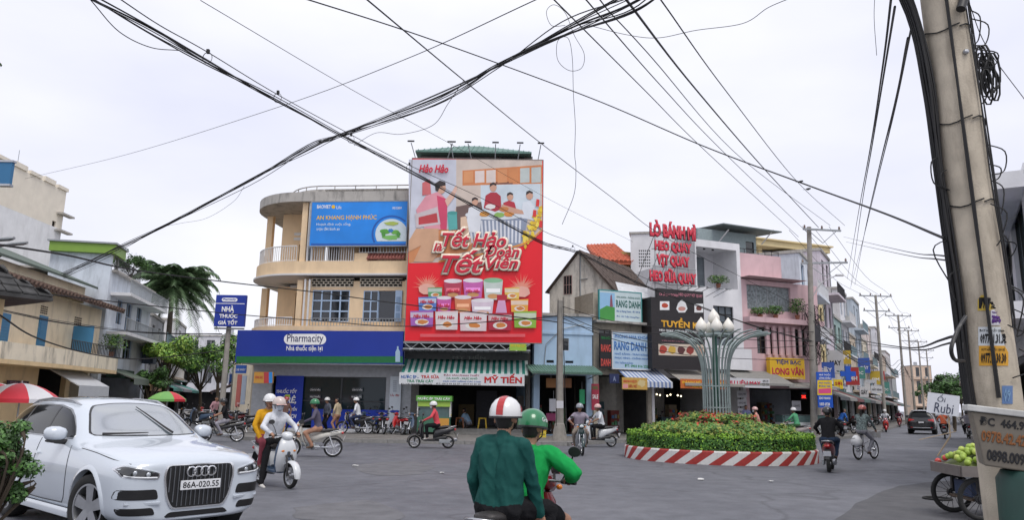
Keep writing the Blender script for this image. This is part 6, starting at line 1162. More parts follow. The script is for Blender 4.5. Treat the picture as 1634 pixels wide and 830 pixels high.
def yellow_house():
 f = Fac(at3(1205, 10), F3.world(u3(1330), 10, 0)); U = lambda px, py: f.uz(px, py); yl = paint('wall_pale_yellow', (.66, .54, .30), stain=.2, scol=(.4, .32, .18)); root = thing('yellow_house', 'pale yellow house with open roof-frame terrace', 'building', f.a, f.rz)
 z0 = U(1260, 460)[1]; z1 = U(1260, 400)[1]; x0, x1 = U(1212, 430)[0], U(1308, 430)[0]; wn = (U(1280, 480)[0], U(1297, 480)[0], U(1290, 510)[1], U(1290, 486)[1]); wallgrid(MB(), x0 - 1, x1, .1, z0, 0, .25, [wn]).box(x1 - .25, x1, .25, 9, .1, z0).build('wall', yl, root); window(root, wn, .1, 2, 2, WTRIM, GLASS)
 for px in (1216, 1258, 1276, 1300): x = U(px, 430)[0]; MB().box(x - .2, x + .2, .1, .5, z0 + .002, z1).build('column', yl, root)
 MB().box(x0 - .6, x1 + .6, -.6, .6, z1 + .002, z1 + .45).box(x0 - .6, x1 + .6, 5, 5.5, z1 + .002, z1 + .45).box(x1 - .1, x1 + .6, .6, 5, z1 + .002, z1 + .45).box(x0 - .6, x0 - .1, .6, 5, z1 + .002, z1 + .45).build('roof_beam', yl, root); MB().box(x0 - .8, x1 + .8, -.8, 5.7, z1 + .452, z1 + .56).build('roof_slab', yl, root); MB().box(x0 - .4, x1 + .2, .12, .3, z0, z0 + .9).build('parapet', yl, root)
yellow_house()
# ================================================================ trees
BARK = mat('bark', (.06, .045, .03), rough=.9, bump=.5)
def tree(label, loc, h, w, seed, cols, n=5200, trunk_h=.45, squash=.8, ls=(.09, .2), lean=(0, 0), name='street_tree', clumps=16, elo=-.2):
 q = random.Random(seed); t = thing(name, label, 'tree', loc); base = Vector((lean[0] * trunk_h, lean[1] * trunk_h, h * trunk_h)); mb = MB()
 mb.tube(smoothpath([(0, 0, 0), base * .5 + Vector((.1, 0, 0)), base], 4), [.16 * h / 6 * (1 - .05 * i) for i in range(9)], 8); cs = []
 for k in range(clumps):
  a = q.uniform(0, 6.28); e = q.uniform(elo, 1); r = w * q.uniform(.35, .95); c = Vector((r * math.cos(a) * math.cos(e) + lean[0] * h, r * math.sin(a) * math.cos(e) + lean[1] * h, h * (trunk_h + .28) + r * math.sin(e) * squash)); cs.append((c, w * q.uniform(.22, .42)))
  mid = base.lerp(c, .55) + Vector((q.uniform(-.2, .2), q.uniform(-.2, .2), .1)); mb.tube(smoothpath([base - Vector((0, 0, .2)), mid, c], 3), [.06 * h / 6, .05 * h / 6, .045 * h / 6, .035 * h / 6, .03 * h / 6, .02, .012], 5)
 mb.build('trunk', BARK, t, smooth=60, fix=False); lv = MB()
 for i in range(n):
  c, r = cs[q.randrange(len(cs))]; d = Vector((q.gauss(0, 1), q.gauss(0, 1), q.gauss(0, 1))).normalized(); p = c + Vector((d.x, d.y, d.z * .7)) * r * (q.random() ** .45); lv.m = min(len(cols) - 1, int(q.random() ** 1.3 * len(cols))); leaf(lv, p, d + Vector((0, 0, .5)), q.uniform(*ls), q, .5)
 kind(lv.build('crown', cols, t, fix=False), 'stuff'); return t
LG = [mat('leaf_mid', (.075, .18, .035), rough=.55, var=.4, scale=2), mat('leaf_dark', (.035, .085, .02), rough=.6, var=.4, scale=2), mat('leaf_fresh', (.22, .40, .06), rough=.55, var=.3, scale=2)]
LF = [LG[2], LG[0], mat('leaf_yellowgreen', (.30, .44, .08), rough=.55, var=.3)]
LD = [LG[1], LG[0], LG[1]]
def palm(loc, h, label, seed=4):
 q = random.Random(seed); t = thing('palm_tree', label, 'tree', loc); fm = [mat('frond_green', (.07, .13, .055), rough=.5, var=.4, scale=2), mat('frond_pale', (.14, .21, .11), rough=.5, var=.3)]
 MB().tube(smoothpath([(0, 0, 0), (.1, .05, h * .4), (.05, 0, h * .75), (0, 0, h)], 6), [.26 - .1 * i / 18 for i in range(19)], 10).build('trunk', mat('palm_bark', (.12, .10, .08), rough=.9, var=.3, bump=.5), t, smooth=60)
 MB().tube([(0, 0, h - .1), (0, 0, h + .5), (0, 0, h + 1.1)], [.19, .16, .05], 8).build('crown_shaft', LG[0], t, smooth=60); vs = []
 for v in range(5):
  mb = MB(); L = 3.3 + .25 * v; droop = (.35, .9, 1.5, 2.2, 2.9)[v]; rise = (1.5, 1.2, .8, .35, .0)[v]; pts = []
  for i in range(13): s = i / 12; pts.append(Vector((L * s * (1 - .12 * s), 0, rise * math.sin(s * 1.9) - droop * s * s)))
  mb.tube(pts, [.035 * (1 - .07 * i) for i in range(13)], 5)
  for i in range(2, 40):
   s = i / 40; k = s * 12; j = min(int(k), 11); p = pts[j].lerp(pts[j + 1], k - j); tn = (pts[j + 1] - pts[j]).normalized(); ll = .85 * math.sin(min(1, s * 1.25 + .15) * 2.6) + .18
   for sd in (-1, 1):
    d = (tn * .55 + Vector((0, sd, 0)) + Vector((0, 0, -.55 - .3 * q.random() + .2))).normalized(); mb.m = q.random() < .3; e = p + d * ll + Vector((0, 0, -.15 * ll)); w = tn * .045; mb.quad(p - w, p + w, p + d * ll * .6 + w * .9, e);
  vs.append(mb.mesh('frond', fm, fix=False))
 for i in range(62):
  v = min(4, int(i / 62 * 5)); a = i * 2.399 + q.uniform(-.2, .2); o = link('frond', vs[v], t, (.08 * math.cos(a), .08 * math.sin(a), h + .75 - .09 * v), (0, q.uniform(-.12, .12), a)); s = q.uniform(.82, 1.08); o.scale = (s, s, s)
 return t
# ================================================================ left side of the crossing
CRM = paint('wall_old_cream', (.92, .82, .62), stain=.45, scol=(.14, .115, .08), sscale=1.0); OCH = paint('wall_ochre', (.80, .60, .34), stain=.45, scol=(.12, .09, .06)); BWH = paint('wall_blue_white', (.66, .72, .80), stain=.5, scol=(.13, .145, .16)); SHB = flat('shutter_blue', (.06, .24, .45))
FL = Fac((-21.6, 30.0), (-22.9, 41.6))       # facade running away from the viewer on the left
def cream_house():
 f = FL; U = lambda px, py, o=0: f.uz(px, py, o)[0]; Z = lambda px, py, o=0: f.uz(px, py, o)[1]; W = f.len; root = thing('corner_house', 'old cream and ochre two-storey house with curved stained balcony', 'building', f.a, f.rz)
 z2, ze = Z(60, 560), Z(125, 492); D = 8; wl = [(U(-3, 520), U(14, 520), z2 + .05, Z(8, 500)), (U(61, 520), U(74, 520), z2 + .05, Z(68, 504)), (U(116, 530), U(146, 530), z2, Z(130, 523))]; op = [(U(60, 610), U(105, 610), .2, Z(80, 584)), (U(112, 610), U(150, 610), .2, Z(130, 590))]
 wallgrid(MB(), 0, W, .15, z2 - .3, 0, .25, op).build('ground_wall', OCH, root); wallgrid(MB(), 0, W, z2 - .3, ze + .25, 0, .25, wl).box(W - .25, W, .25, D, z2 - .3, ze + .25).box(W - .25, W, .25, D, .15, z2 - .303).build('wall', CRM, root)
 for a, b, _, zt in op: MB().box(a - .1, b + .1, 2.6, 2.7, .15, zt + .1).box(a - .1, a, .26, 2.6, .15, zt).box(b, b + .1, .26, 2.6, .15, zt).box(a, b, .26, 2.6, zt, zt + .1).build('shop_recess', INTD, root)
 for i, w in enumerate(wl):
  a, b, c, d = w
  if i < 2:
   s = MB().box(a, b, -.05, .12, c, d).build('shutter', SHB, root)
   for k in range(9): MB().box(a + .08, b - .08, -.075, -.052, c + .1 + (d - c - .2) * k / 9, c + .1 + (d - c - .2) * (k + .6) / 9).build('slat', SHB, s)
  else: window(root, w, .12, 3, 2, mat('window_brown', (.1, .07, .05)), GLASS, panes=False); MB(TM((a, -.02, c), rz=R(-100))).box(0, (b - a) / 2, 0, .05, 0, d - c).build('shutter', SHB, root)
 for px, py in ((70, 495), (124, 513)):
  r = (U(px - 6, py), U(px + 6, py), Z(px, py + 7), Z(px, py - 7)); mb = MB()
  for k in range(4):
   for j in range(4): mb.box(r[0] + (r[1] - r[0]) * j / 4 + .03, r[0] + (r[1] - r[0]) * (j + 1) / 4 - .03, -.02, -.003, r[2] + (r[3] - r[2]) * k / 4 + .02, r[2] + (r[3] - r[2]) * (k + 1) / 4 - .02)
  mb.build('vent_lattice', mat('vent_dark', (.12, .085, .05)), root)
 # balcony with solid stained parapet following a gentle curve
 zb, zp = Z(60, 579, 1.1), Z(60, 553, 1.1); n = 14; o = [(W * i / n, -1.15 - .35 * math.sin(math.pi * i / n)) for i in range(n + 1)]
 MB().prism(o + [(W, -.01), (0, -.01)], zb - .18, zb, 'z').build('balcony_slab', OCH, root); MB().loft([[(x, y, zb + .002), (x, y, zp), (x, y + .14, zp), (x, y + .14, zb + .002)] for x, y in o]).build('balcony_parapet', paint('parapet_stained', (.88, .79, .62), stain=.8, scol=(.05, .045, .04), sscale=1.3), root)
 railing(root, U(112, 545, 1.1), W, zp, zp + .55, -1.2, DARKP, .18)
 # lower eave strip and tiled main roof
 rt = mat('brown_tile', (.11, .07, .055), rough=.85, var=.4, scale=3); ze2 = ze + .25; MB().loft([[(-.4, -1.0, ze2 - .12), (W + .5, -1.0, ze2 - .12), (W + .5, -1.0, ze2), (-.4, -1.0, ze2)], [(-.4, .8, ze2 + .45), (W + .5, .8, ze2 + .45), (W + .5, .8, ze2 + .6), (-.4, .8, ze2 + .6)]]).build('eave_roof', rt, root)
 for i in range(34): x = -.4 + (W + .9) * (i + .5) / 34; MB().tube([(x, -1.05, ze2 + .02), (x, .8, ze2 + .62)], .13, 5).build('roof_tile', rt, root)
 zu = Z(80, 440, -1.2) ; zr = Z(30, 424, -1.2); MB().box(0, W - .3, .9, 1.1, ze2 + .3, zu - .1).box(W - .5, W - .3, 1.1, D, ze2 + .3, zu - .1).build('upper_wall', CRM, root)
 MB().loft([[(-.3, .4, zu - .12), (W + .1, .4, zu - .12), (W + .1, .4, zu), (-.3, .4, zu)], [(-.3, 4.5, zu + 1.5), (W - 1.5, 4.5, zu + 1.5), (W - 1.5, 4.5, zu + 1.65), (-.3, 4.5, zu + 1.65)], [(-.3, 8.5, zu - .1), (W + .1, 8.5, zu - .1), (W + .1, 8.5, zu), (-.3, 8.5, zu)]]).build('roof', mat('roof_grey_green', (.10, .13, .11), rough=.8, stain=.4), root)
 awning(None, 0, 3.4, 0, -1.0, 0, -1.9, flat('awning_grey', (.50, .52, .55)), None, 1, .5, lab='pale grey printed shop awning on the ochre ground floor', loc=f.world(U(62, 583), -.02, Z(85, 582)), rz=f.rz); sign('shop_sign', 'dark wooden name board on the ochre wall behind red umbrella', f, 12, 608, 46, 614.5, .2, mat('board_dark', (.05, .03, .05)), [('Cafe Sáng', (16, 609.5, 43, 613.5), flat('text_rose', (.5, .25, .3)), .02)], thick=.05)
cream_house()
FL2 = Fac((-23.0, 42.3), (-25.0, 51.5))
def blue_white_house():
 f = FL2; U = lambda px, py, o=0: f.uz(px, py, o)[0]; Z = lambda px, py, o=0: f.uz(px, py, o)[1]; W = f.len; root = thing('terrace_house', 'bluish white stained three-storey house with green-edged roof', 'building', f.a, f.rz); D = 7
 zt = Z(190, 440); l3, l2 = Z(195, 487), Z(195, 548); wn = [(U(186, 500), U(195, 500), l3 - 1.2, Z(190, 478)), (U(201, 500), U(210, 500), l3 - 1.4, Z(205, 484)), (U(218, 505), U(226, 505), l3 - 1.2, Z(222, 490)), (U(175, 560), U(188, 560), l2 - .9, l2 + .4), (U(196, 560), U(210, 560), l2 - .9, l2 + .4)]
 wallgrid(MB(), 0, W, .15, zt, 0, .25, wn + [(.3, W - .4, .2, 3.0)]).build('wall', BWH, root); MB().box(-.25, -.003, 0, 3.2, .15, zt + 1.0).build('end_wall', BWH, root); MB().box(W - .25, W, .26, D, .15, zt).build('end_wall', BWH, root)
 for w in wn: window(root, w, .08, 2, 2, PALEBLUE, GLASS, d=.07, panes=False)
 for z in (Z(215, 478, .9), Z(215, 540, .9)): MB().box(.2, W, -1.1, -.003, z, z + .18).build('balcony_slab', WHP, root); railing(root, .2, W, z + .18, z + .95, -1.05, GALV, .2)
 MB().box(.3, W - .4, .3, 3, .15, .2).box(.3, W - .4, 3, 3.1, .2, 3.0).box(.2, .3, .3, 3, .2, 3).box(.3, W - .4, .3, 3.0, 3.0, 3.1).build('shop_recess', INTD, root)
 # roof terrace with green fascia
 zg0, zg1 = Z(165, 414, -1), Z(165, 399, -1); gr = thing('roof_canopy', 'metal roof canopy with lime green fascia on white posts', 'canopy', f.a, f.rz); MB().box(-.6, 1.6, -.2, 3.2, zg0, zg1).build('fascia', flat('lime_fascia', (.20, .34, .05)), gr); MB().box(-.7, 1.8, -.3, 3.3, zg1 + .003, zg1 + .1).build('roof', GALV, gr)
 for x, y in ((-.1, .2), (1.5, .2), (-.1, 2.8), (1.5, 2.8)): MB().box(x - .08, x + .08, y - .08, y + .08, zt + .1, zg0).build('post', WTRIM, gr)
 MB().box(0, W - .3, -.3, D, zt + .002, zt + .12).build('roof_slab', GREYC, root); railing(root, 0, W * .6, zt + .12, zt + .9, -.1, DARKP, .2)
 tree('dark climbing foliage spilling over the white house roof terrace', f.world(W * .72, .8, zt + .1), 2.6, 1.5, 31, LD, 1500, .3, .7, (.06, .13), name='rooftop_shrub', clumps=9); plant(FL.world(FL.len - .6, -1.0, 3.9), .9, 'leafy shrub on the cream balcony corner', 33, .8)
 for i, (u, w, m, l) in enumerate(((.4, 3.4, flat('awning_olive', (.10, .13, .10)), 'dark olive awning on the white house ground floor'), (4.2, 3.0, flat('awning_ochre', (.35, .22, .10)), 'tan shop awning with ochre edge beyond the white house'))): awning(None, 0, w, 0, -.6, 0, -1.7, m, None, 1, .35, lab=l, loc=f.world(u, -.02, 3.4 - i * .3), rz=f.rz)
 sign('shop_sign', 'dark green shop fascia on the white house', f, 172, 590, 214, 604, .2, mat('fascia_green', (.02, .07, .05)), [('TẠP HÓA', (180, 593, 205, 600), flat('text_pale', (.4, .45, .4)), .02)], thick=.08)
 t = tag(MB(TM((0, 0, 0))).box(-.45, .45, -.35, .35, 0, 1.1).box(-.5, .5, -.4, .4, 1.1, 1.16).build('air_unit', mat('unit_navy', (.03, .05, .09)), None, loc=f.world(U(225, 575), -.5, l2 - 1.0), rot=(0, 0, f.rz)), 'dark blue boxy unit hung on the white house front', 'appliance')
blue_white_house()
def tall_block():
 f = Fac((-30.5, 38), (-30.8, 49.7)); U = lambda px, py: f.uz(px, py); root = thing('apartment_block', 'tall blank cream block with white lower half at far left', 'building', f.a, f.rz); cw = paint('wall_pale_cream', (.74, .68, .58), stain=.25, scol=(.5, .46, .4)); W = f.len; wn = (U(82, 365)[0], U(88, 365)[0], U(85, 383)[1], U(85, 352)[1]); zt = U(60, 283)[1]; zm = U(45, 345)[1]
 wallgrid(MB(), -2, W, zm, zt, 0, .3, [wn]).box(W - .3, W, .3, 9, zm, zt).build('upper_wall', cw, root); wallgrid(MB(), -2, W, .1, zm - .003, 0, .3, []).box(W - .3, W, .3, 9, .1, zm - .003).build('lower_wall', WHP, root); window(root, wn, .1, 1, 2, mat('window_brown', (.1, .07, .05)), GLASS)
 for k in range(9): x = -1.8 + k * 1.55; MB().box(x, x + 1.2, -.1, .4, zt + .002, zt + .22 + .1 * (k % 2)).build('coping', cw, root)
 for py in (345, 373): z = U(100, py)[1]; MB().box(W - .8, W + .7, -.4, .1 - .12, z, z + .12).build('sun_hood', GREYC, root)
 for k, (x0, y0, x1, y1) in enumerate(((0, 405, 14, 410), (22, 413, 60, 421))): r = f.rect(x0, y0, x1, y1); MB().box(r[0], r[1], -.02, -.003, r[2], r[3]).build('vent_slot', mat('slot_grey', (.3, .32, .36)), root)
 MB().cyl((U(35, 250)[0], .2, zt), (U(35, 250)[0], .2, zt + 1.2), .02, n=5).build('aerial', GALV, root)
 bp = thing('blue_sign_panel', 'blue panel edge of a signboard at the far left', 'sign', P(-12, 276, 26)); MB().box(-.45, .66, 0, .15, -.40, .42).build('board', flat('panel_blue', (.03, .16, .33)), bp); [MB().box(-.5, .7, -.03, .18, z, z + .08).build('frame', STEEL, bp) for z in (.42, -.48)]; MB().cyl((-.3, .4, -8.0), (-.3, .4, .4), .06, n=8).build('post', GALV, bp)
tall_block()
def near_roof():
 c = Vector((-13.6, 22, 4.45)); u = Vector((-.84, .54, 0)); v = Vector((-.54, -.84, 0)); rt = mat('near_tile', (.05, .05, .05), rough=.85, var=.5, scale=3, bump=.4); root = thing('tiled_house', 'dark tiled roof corner of a near house at the left edge', 'building', (c.x, c.y, 0)); o = Vector((0, 0, c.z)); pk = (u + v) * 3 + o + Vector((0, 0, 2.1))
 a, b = o, o + u * 6; d = o + v * 6; e = o + u * 6 + v * 6; q = Vector((0, 0, .1)); rf = MB().loft([[a, b, e, d], [a + q, b + q, e + q, d + q], [pk + Vector(k) * .02 for k in ((1, 1, 0), (-1, 1, 0), (-1, -1, 0), (1, -1, 0))]]).build('roof', rt, root)
 for (p0, p1) in ((a, b), (d, a)):
  for i in range(9):
   for j in range(14):
    s0, s1, t0, t1 = j / 14, (j + 1) / 14, i / 9, (i + 1.12) / 9
    if not (t0 / 2 - .03 <= s0 and s1 <= 1 - t0 / 2 + .03): continue
    bl = lambda s, t: (p0.lerp(p1, s)).lerp(pk, 0) * (1 - t) + (pk + (p1 - p0) * (s - .5)) * t
    L = Vector((0, 0, .13)); A, B, C_, D_ = bl(s0 + .003, t1), bl(s1 - .003, t1), bl(s1 - .003, t0), bl(s0 + .003, t0); MB().loft([[A + L * .8, B + L * .8, C_ + L, D_ + L], [A + L * .9, B + L * .9, C_ + L * 1.35, D_ + L * 1.35]]).build('roof_tile', rt, rf)
 MB(Matrix.Translation(u * .9 + v * .9) @ Matrix.Rotation(math.atan2(u.y, u.x), 4, 'Z')).box(0, 4.2, 0, 4.2, .1, 4.5).build('wall', OCH, root)
near_roof()
# the side street behind the palm
def row_house(label, f, h, wallm, storeys, seed, sign_c=None, depth=8, detail=True, awn=None, txt=None, roofm=None, name='shop_house'):
 q = random.Random(seed); W = f.len; root = thing(name, label, 'building', f.a, f.rz); holes = []; g = 3.3; sh = (h - g) / max(storeys - 1, 1)
 for s in range(storeys - 1):
  n = max(1, int(W / 2.2))
  for i in range(n): c = W * (i + .5) / n; hw = min(.62, W / n * .34); z = g + s * sh; holes.append((c - hw, c + hw, z + .75, z + sh - .55))
 wallgrid(MB(), 0, W, .15, h, 0, .25, holes + [(.35, W - .35, .2, g - .5)]).box(0, .25, .26, depth, .15, h).box(W - .25, W, .26, depth, .15, h).box(.25, W - .25, depth - .2, depth, .15, h).build('wall', wallm, root)
 fm = [WTRIM, DARKP, PALEBLUE, mat('window_brown', (.1, .07, .05))][q.randrange(4)]
 for w in holes: window(root, w, .1, 2, 1, fm, GLASS, d=.07, panes=False)
 for s in range(storeys - 1):
  z = g + s * sh
  if q.random() < .75: d = q.uniform(.7, 1.2); MB().box(.05, W - .05, -d, -.003, z - .05, z + .12).build('balcony_slab', wallm, root); railing(root, .1, W - .1, z + .12, z + .95, -d + .06, [DARKP, WTRIM, flat('rail_teal', (.22, .30, .33))][q.randrange(3)], .22)
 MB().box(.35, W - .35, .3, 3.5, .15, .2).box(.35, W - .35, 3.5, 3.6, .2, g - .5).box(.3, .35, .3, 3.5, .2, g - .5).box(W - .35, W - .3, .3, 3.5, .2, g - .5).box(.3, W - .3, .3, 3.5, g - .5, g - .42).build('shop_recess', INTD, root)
 if roofm: MB().loft([[(-.2, -.5, h), (W + .2, -.5, h), (W + .2, depth, h), (-.2, depth, h)], [(-.2, -.5, h + .1), (W + .2, -.5, h + .1), (W + .2, depth, h + .1), (-.2, depth, h + .1)], [(.3, depth * .5, h + 1.3), (W - .3, depth * .5, h + 1.3), (W - .3, depth * .5 + .1, h + 1.3), (.3, depth * .5 + .1, h + 1.3)]]).build('roof', roofm, root)
 else: MB().box(-.08, W + .08, -.12, depth, h + .003, h + .2).build('coping', GREYC, root); MB().cyl((W * .5, depth * .5, h + .2), (W * .5, depth * .5, h + 1.5), .6, n=14).build('water_tank', STEEL, root)
 for s in range(storeys - 1):
  u = W * q.uniform(.15, .8); z = g + s * sh + q.uniform(.2, .5); ac = MB().box(u, u + .75, -.34, -.02, z, z + .52).build('air_conditioner', mat('ac_white', (.5, .5, .48), stain=.3), root); MB().lathe([(.03, -.36), (.2, -.36), (.2, -.342), (.03, -.342)], (u + .3, 0, z + .26), 14, 'y').build('fan_grille', DARKP, ac)
 MB().tube([(W - .12, -.06, .2), (W - .12, -.06, h)], .045, 6).build('drain_pipe', GALV, root)
 if awn: awning(root, .1, W - .1, g - .15, g - .85, -.02, -1.9, awn, None, 1, .2)
 if sign_c:
  t = thing('shop_sign', 'shop sign on the ' + label, 'sign', f.world(W / 2, -.32, g + .02), f.rz); MB().box(-W * .38, W * .38, 0, .2, 0, .75).build('board', sign_c[0], t)
  if txt: text(txt, t, sign_c[1], (-W * .3, W * .3, .18, .58), bold=.04)
 return root
wc = lambda n, c, st=.5: paint('wall_' + n, c, stain=st, scol=tuple(k * .3 for k in c))
p0 = Vector((-25.6, 53.0, 0)); d0 = Vector((-.30, .95, 0)).normalized()
for i, (w, h, c, lab) in enumerate(((6, 7.5, wc('grey_side', (.42, .43, .45)), 'grey house half hidden behind the street tree'), (7, 6.0, wc('tan_side', (.50, .42, .32)), 'tan house far along the left street'), (8, 8.5, wc('white_side', (.60, .60, .62)), 'white house farthest along the left street'))):
 row_house(lab, Fac(p0, p0 + d0 * w), h, c, 2 + (h > 7), 40 + i, awn=flat('awning_teal%d' % (i % 2), ((.05, .25, .22), (.25, .26, .28))[i % 2])); p0 = p0 + d0 * (w + .3)
p0 = Vector((X(368, 78), 78, 0))
for i, (w, h, c, lab) in enumerate(((8, 6.5, wc('cream_far', (.58, .52, .42)), 'cream house beyond the pharmacy sign post'), (8, 8, wc('grey_far', (.40, .42, .44)), 'grey house farther behind the pharmacy corner'))):
 d1 = Vector((.35, -.93, 0)).normalized(); row_house(lab, Fac(p0 - d1 * 0, p0 + d1 * w), h, c, 2, 50 + i, awn=flat('awning_rust', (.28, .10, .05)), sign_c=(flat('sign_blue2', (.03, .10, .35)), WHITE), txt='ĐIỆN TỬ'); p0 = p0 - d1 * (w + .4)
row_house('pale block closing the end of the left street', Fac((X(262, 112), 112), (X(420, 112), 112)), 11, wc('pale_end', (.60, .60, .63)), 3, 55)
palm(P(257, 640, 56) * 1 - Vector((0, 0, 1.65 + 0)), 9.6, 'tall palm with drooping grey-green fronds behind the white house')
for i, (px, Y, h, w, cl, n, lab) in enumerate(((262, 50, 6.3, 2.1, LF, 4200, 'bright green young street tree under the palm'), (318, 58, 6.2, 2.6, LG, 5000, 'spreading green tree left of the pharmacy sign post'), (345, 66, 8.0, 2.6, LG, 3600, 'taller tree behind the pharmacy sign post'), (238, 47, 3.9, 1.3, LD, 2200, 'dark shrub-like tree near the white house'), (292, 72, 7.5, 2.4, LD, 3000, 'dark tree deep in the left street'))): tree(lab, (X(px, Y), Y, 0), h, w, 60 + i, cl, n, .40, .8, (.07, .16))
# branch tips at the left picture edge belong to a tree standing beside the near house
tree('tall tree at the left edge whose leaf tips just enter the picture', (-17.1, 20.5, 0), 11.0, 1.6, 77, LD, 2600, .7, .8, (.06, .12))
def umbrella(label, loc, r, cols, zt, name='market_umbrella'):
 t = thing(name, label, 'umbrella', loc); n = 8
 for i in range(n):
  mb = MB(); a0, a1 = 2 * math.pi * i / n, 2 * math.pi * (i + 1) / n; rg = []
  for k in range(6):
   s = k / 5; rr = r * s + .01; z = zt - .55 * s * s * r / 1.3; rg.append([(rr * math.cos(a) * (1 - .03 * math.sin(math.pi * j / 4)), rr * math.sin(a) * (1 - .03 * math.sin(math.pi * j / 4)), z) for j, a in enumerate([a0 + (a1 - a0) * j / 4 for j in range(5)])])
  rg.append([(p[0], p[1], p[2] - .12) for p in rg[-1]]); mb.loft(rg, False, False).build('panel', cols[i % len(cols)], t, smooth=40); MB().tube([(.05 * math.cos(a0), .05 * math.sin(a0), zt - .03), (r * math.cos(a0), r * math.sin(a0), zt - .57 * r / 1.3)], .008, 4).build('rib', STEEL, t)
 MB().cyl((0, 0, 0), (0, 0, zt + .08), .025, n=8).build('pole', STEEL, t); MB().lathe([(.25, 0), (.25, .1), (.06, .14), (.05, .3)], n=14).build('base', CONC, t); return t
ru, wu = flat('umbrella_red', (.60, .03, .05)), flat('umbrella_white', (.68, .68, .70)); l_ = P(35, 612, 23.5); umbrella('red and white street umbrella behind the white SUV', (l_.x, l_.y, 0.15), 1.12, [ru, wu], l_.z - .15); l_ = P(-18, 612, 24.5); umbrella('second red and white umbrella at the left edge', (l_.x, l_.y, .15), 1.2, [wu, ru], l_.z - .1)
l_ = P(268, 625, 40); umbrella('green umbrella with a red panel beyond the white SUV', (l_.x, l_.y, 0), .95, [flat('umbrella_green', (.16, .40, .10)), flat('umbrella_green2', (.20, .45, .12)), flat('umbrella_green', (.16, .40, .10)), flat('umbrella_green2', (.20, .45, .12)), flat('umbrella_green', (.16, .40, .10)), flat('umbrella_green2', (.20, .45, .12)), flat('umbrella_green', (.16, .40, .10)), ru], l_.z)
# pharmacy sign on a post
pz = thing('post_sign', 'navy square pharmacy sign on a tall concrete post', 'sign', (X(355, 35.5), 35.5, .15)); MB().cyl((0, 0, 0), (0, 0, P(355, 520, 35.5).z), .14, .11, 10).build('post', CONC, pz)
fp = Fac((X(343, 35.2), 35.2), (X(391, 35.2), 35.2)); r = fp.rect(343, 471, 391, 521); ox = (Vector((pz.location.x, 35.5, 0)) - fp.a).dot(fp.u); B_ = lambda x0, y0, x1, y1: (lambda q: (q[0] - ox, q[1] - ox, q[2] - .15, q[3] - .15))(fp.rect(x0, y0, x1, y1)); b = B_(343, 471, 391, 521)
MB().box(b[0], b[1], -.3, -.1, b[2], b[3]).build('board', MATS['sign_navy'], pz)
for w_, bx in (('NHÀ', (354, 487.5, 374, 498)), ('THUỐC', (350, 498.5, 379, 508)), ('GIÁ TỐT', (348, 509.5, 379, 518.5))): text(w_, pz, WHITE, B_(*bx), y=-.306, bold=.05)
c = B_(354, 475.5, 379, 481.5); MB().prism([(c[0] + .1 + .1 * math.cos(t), (c[2] + c[3]) / 2 + (c[3] - c[2]) / 2 * math.sin(t)) for t in [R(90 + 20 * i) for i in range(10)]] + [(c[1] - .1 + .1 * math.cos(t), (c[2] + c[3]) / 2 + (c[3] - c[2]) / 2 * math.sin(t)) for t in [R(-90 + 20 * i) for i in range(10)]], -.306, -.301, 'y').build('name_plate', WHITE, pz); text('Pharmacity', pz, BLUE, (c[0] + .07, c[1] - .07, c[2] + .03, c[3] - .02), y=-.31, bold=.03); c = B_(343.5, 484.2, 390.5, 485.2); MB().box(c[0], c[1], -.304, -.301, c[2], c[3]).build('rule', WHITE, pz); MB().tube([(b[0], -.2, b[2] - .1), (b[1], -.2, b[2] - .1)], .04, 6).tube([(0, -.05, b[2] - .1), (0, -.05, b[3])], .05, 6).build('bracket', GALV, pz)

# ================================================================ street on the right
p0 = C0 + SD * .6 - SDN * .6
specs = [(5.0, 11.5, ('pale_blue_r', (.62, .66, .72)), 4, 'narrow pale blue house next to the pink one', 'THUỐC TÂY', (.72, .46, .03)), (4.6, 9.5, ('lemon', (.70, .58, .32)), 3, 'pale lemon house behind the tangled pole', 'VẢI SỢI', (.30, .08, .08)), (4.8, 13.5, ('lilac', (.62, .56, .62)), 4, 'tall lilac-white house along the right street', None, None), (5.2, 9.0, ('teal', (.30, .42, .40)), 3, 'dark teal fronted house along the right street', 'MẮT KÍNH', (.5, .5, .52)), (5.0, 12.0, ('white_r', (.66, .66, .68)), 4, 'white narrow house past the teal one', None, None), (5.5, 8.5, ('sand', (.60, .50, .38)), 3, 'sand coloured house in the middle of the row', 'GIÀY DÉP', (.45, .45, .48)),
   (5.5, 12.5, ('bluegrey', (.46, .52, .58)), 4, 'blue-grey house farther down the row', None, None), (6, 9.0, ('cream_r', (.66, .60, .48)), 3, 'cream house farther down the row', 'ĐIỆN MÁY', (.05, .12, .35)), (6, 11.0, ('pinkish', (.66, .58, .55)), 3, 'pinkish house far down the row', None, None), (7, 8.0, ('grey_r', (.45, .45, .47)), 2, 'low grey house far down the row', None, None), (7, 12.0, ('pale_r', (.66, .66, .70)), 4, 'pale tall house far down the row', None, None), (8, 9, ('tan_r', (.55, .47, .38)), 3, 'tan house near the far end of the row', None, None), (9, 10, ('offwhite_r', (.62, .62, .62)), 3, 'off-white house near the far end of the row', None, None), (10, 8, ('grey_r2', (.48, .5, .5)), 2, 'last grey house visible in the row', None, None)]
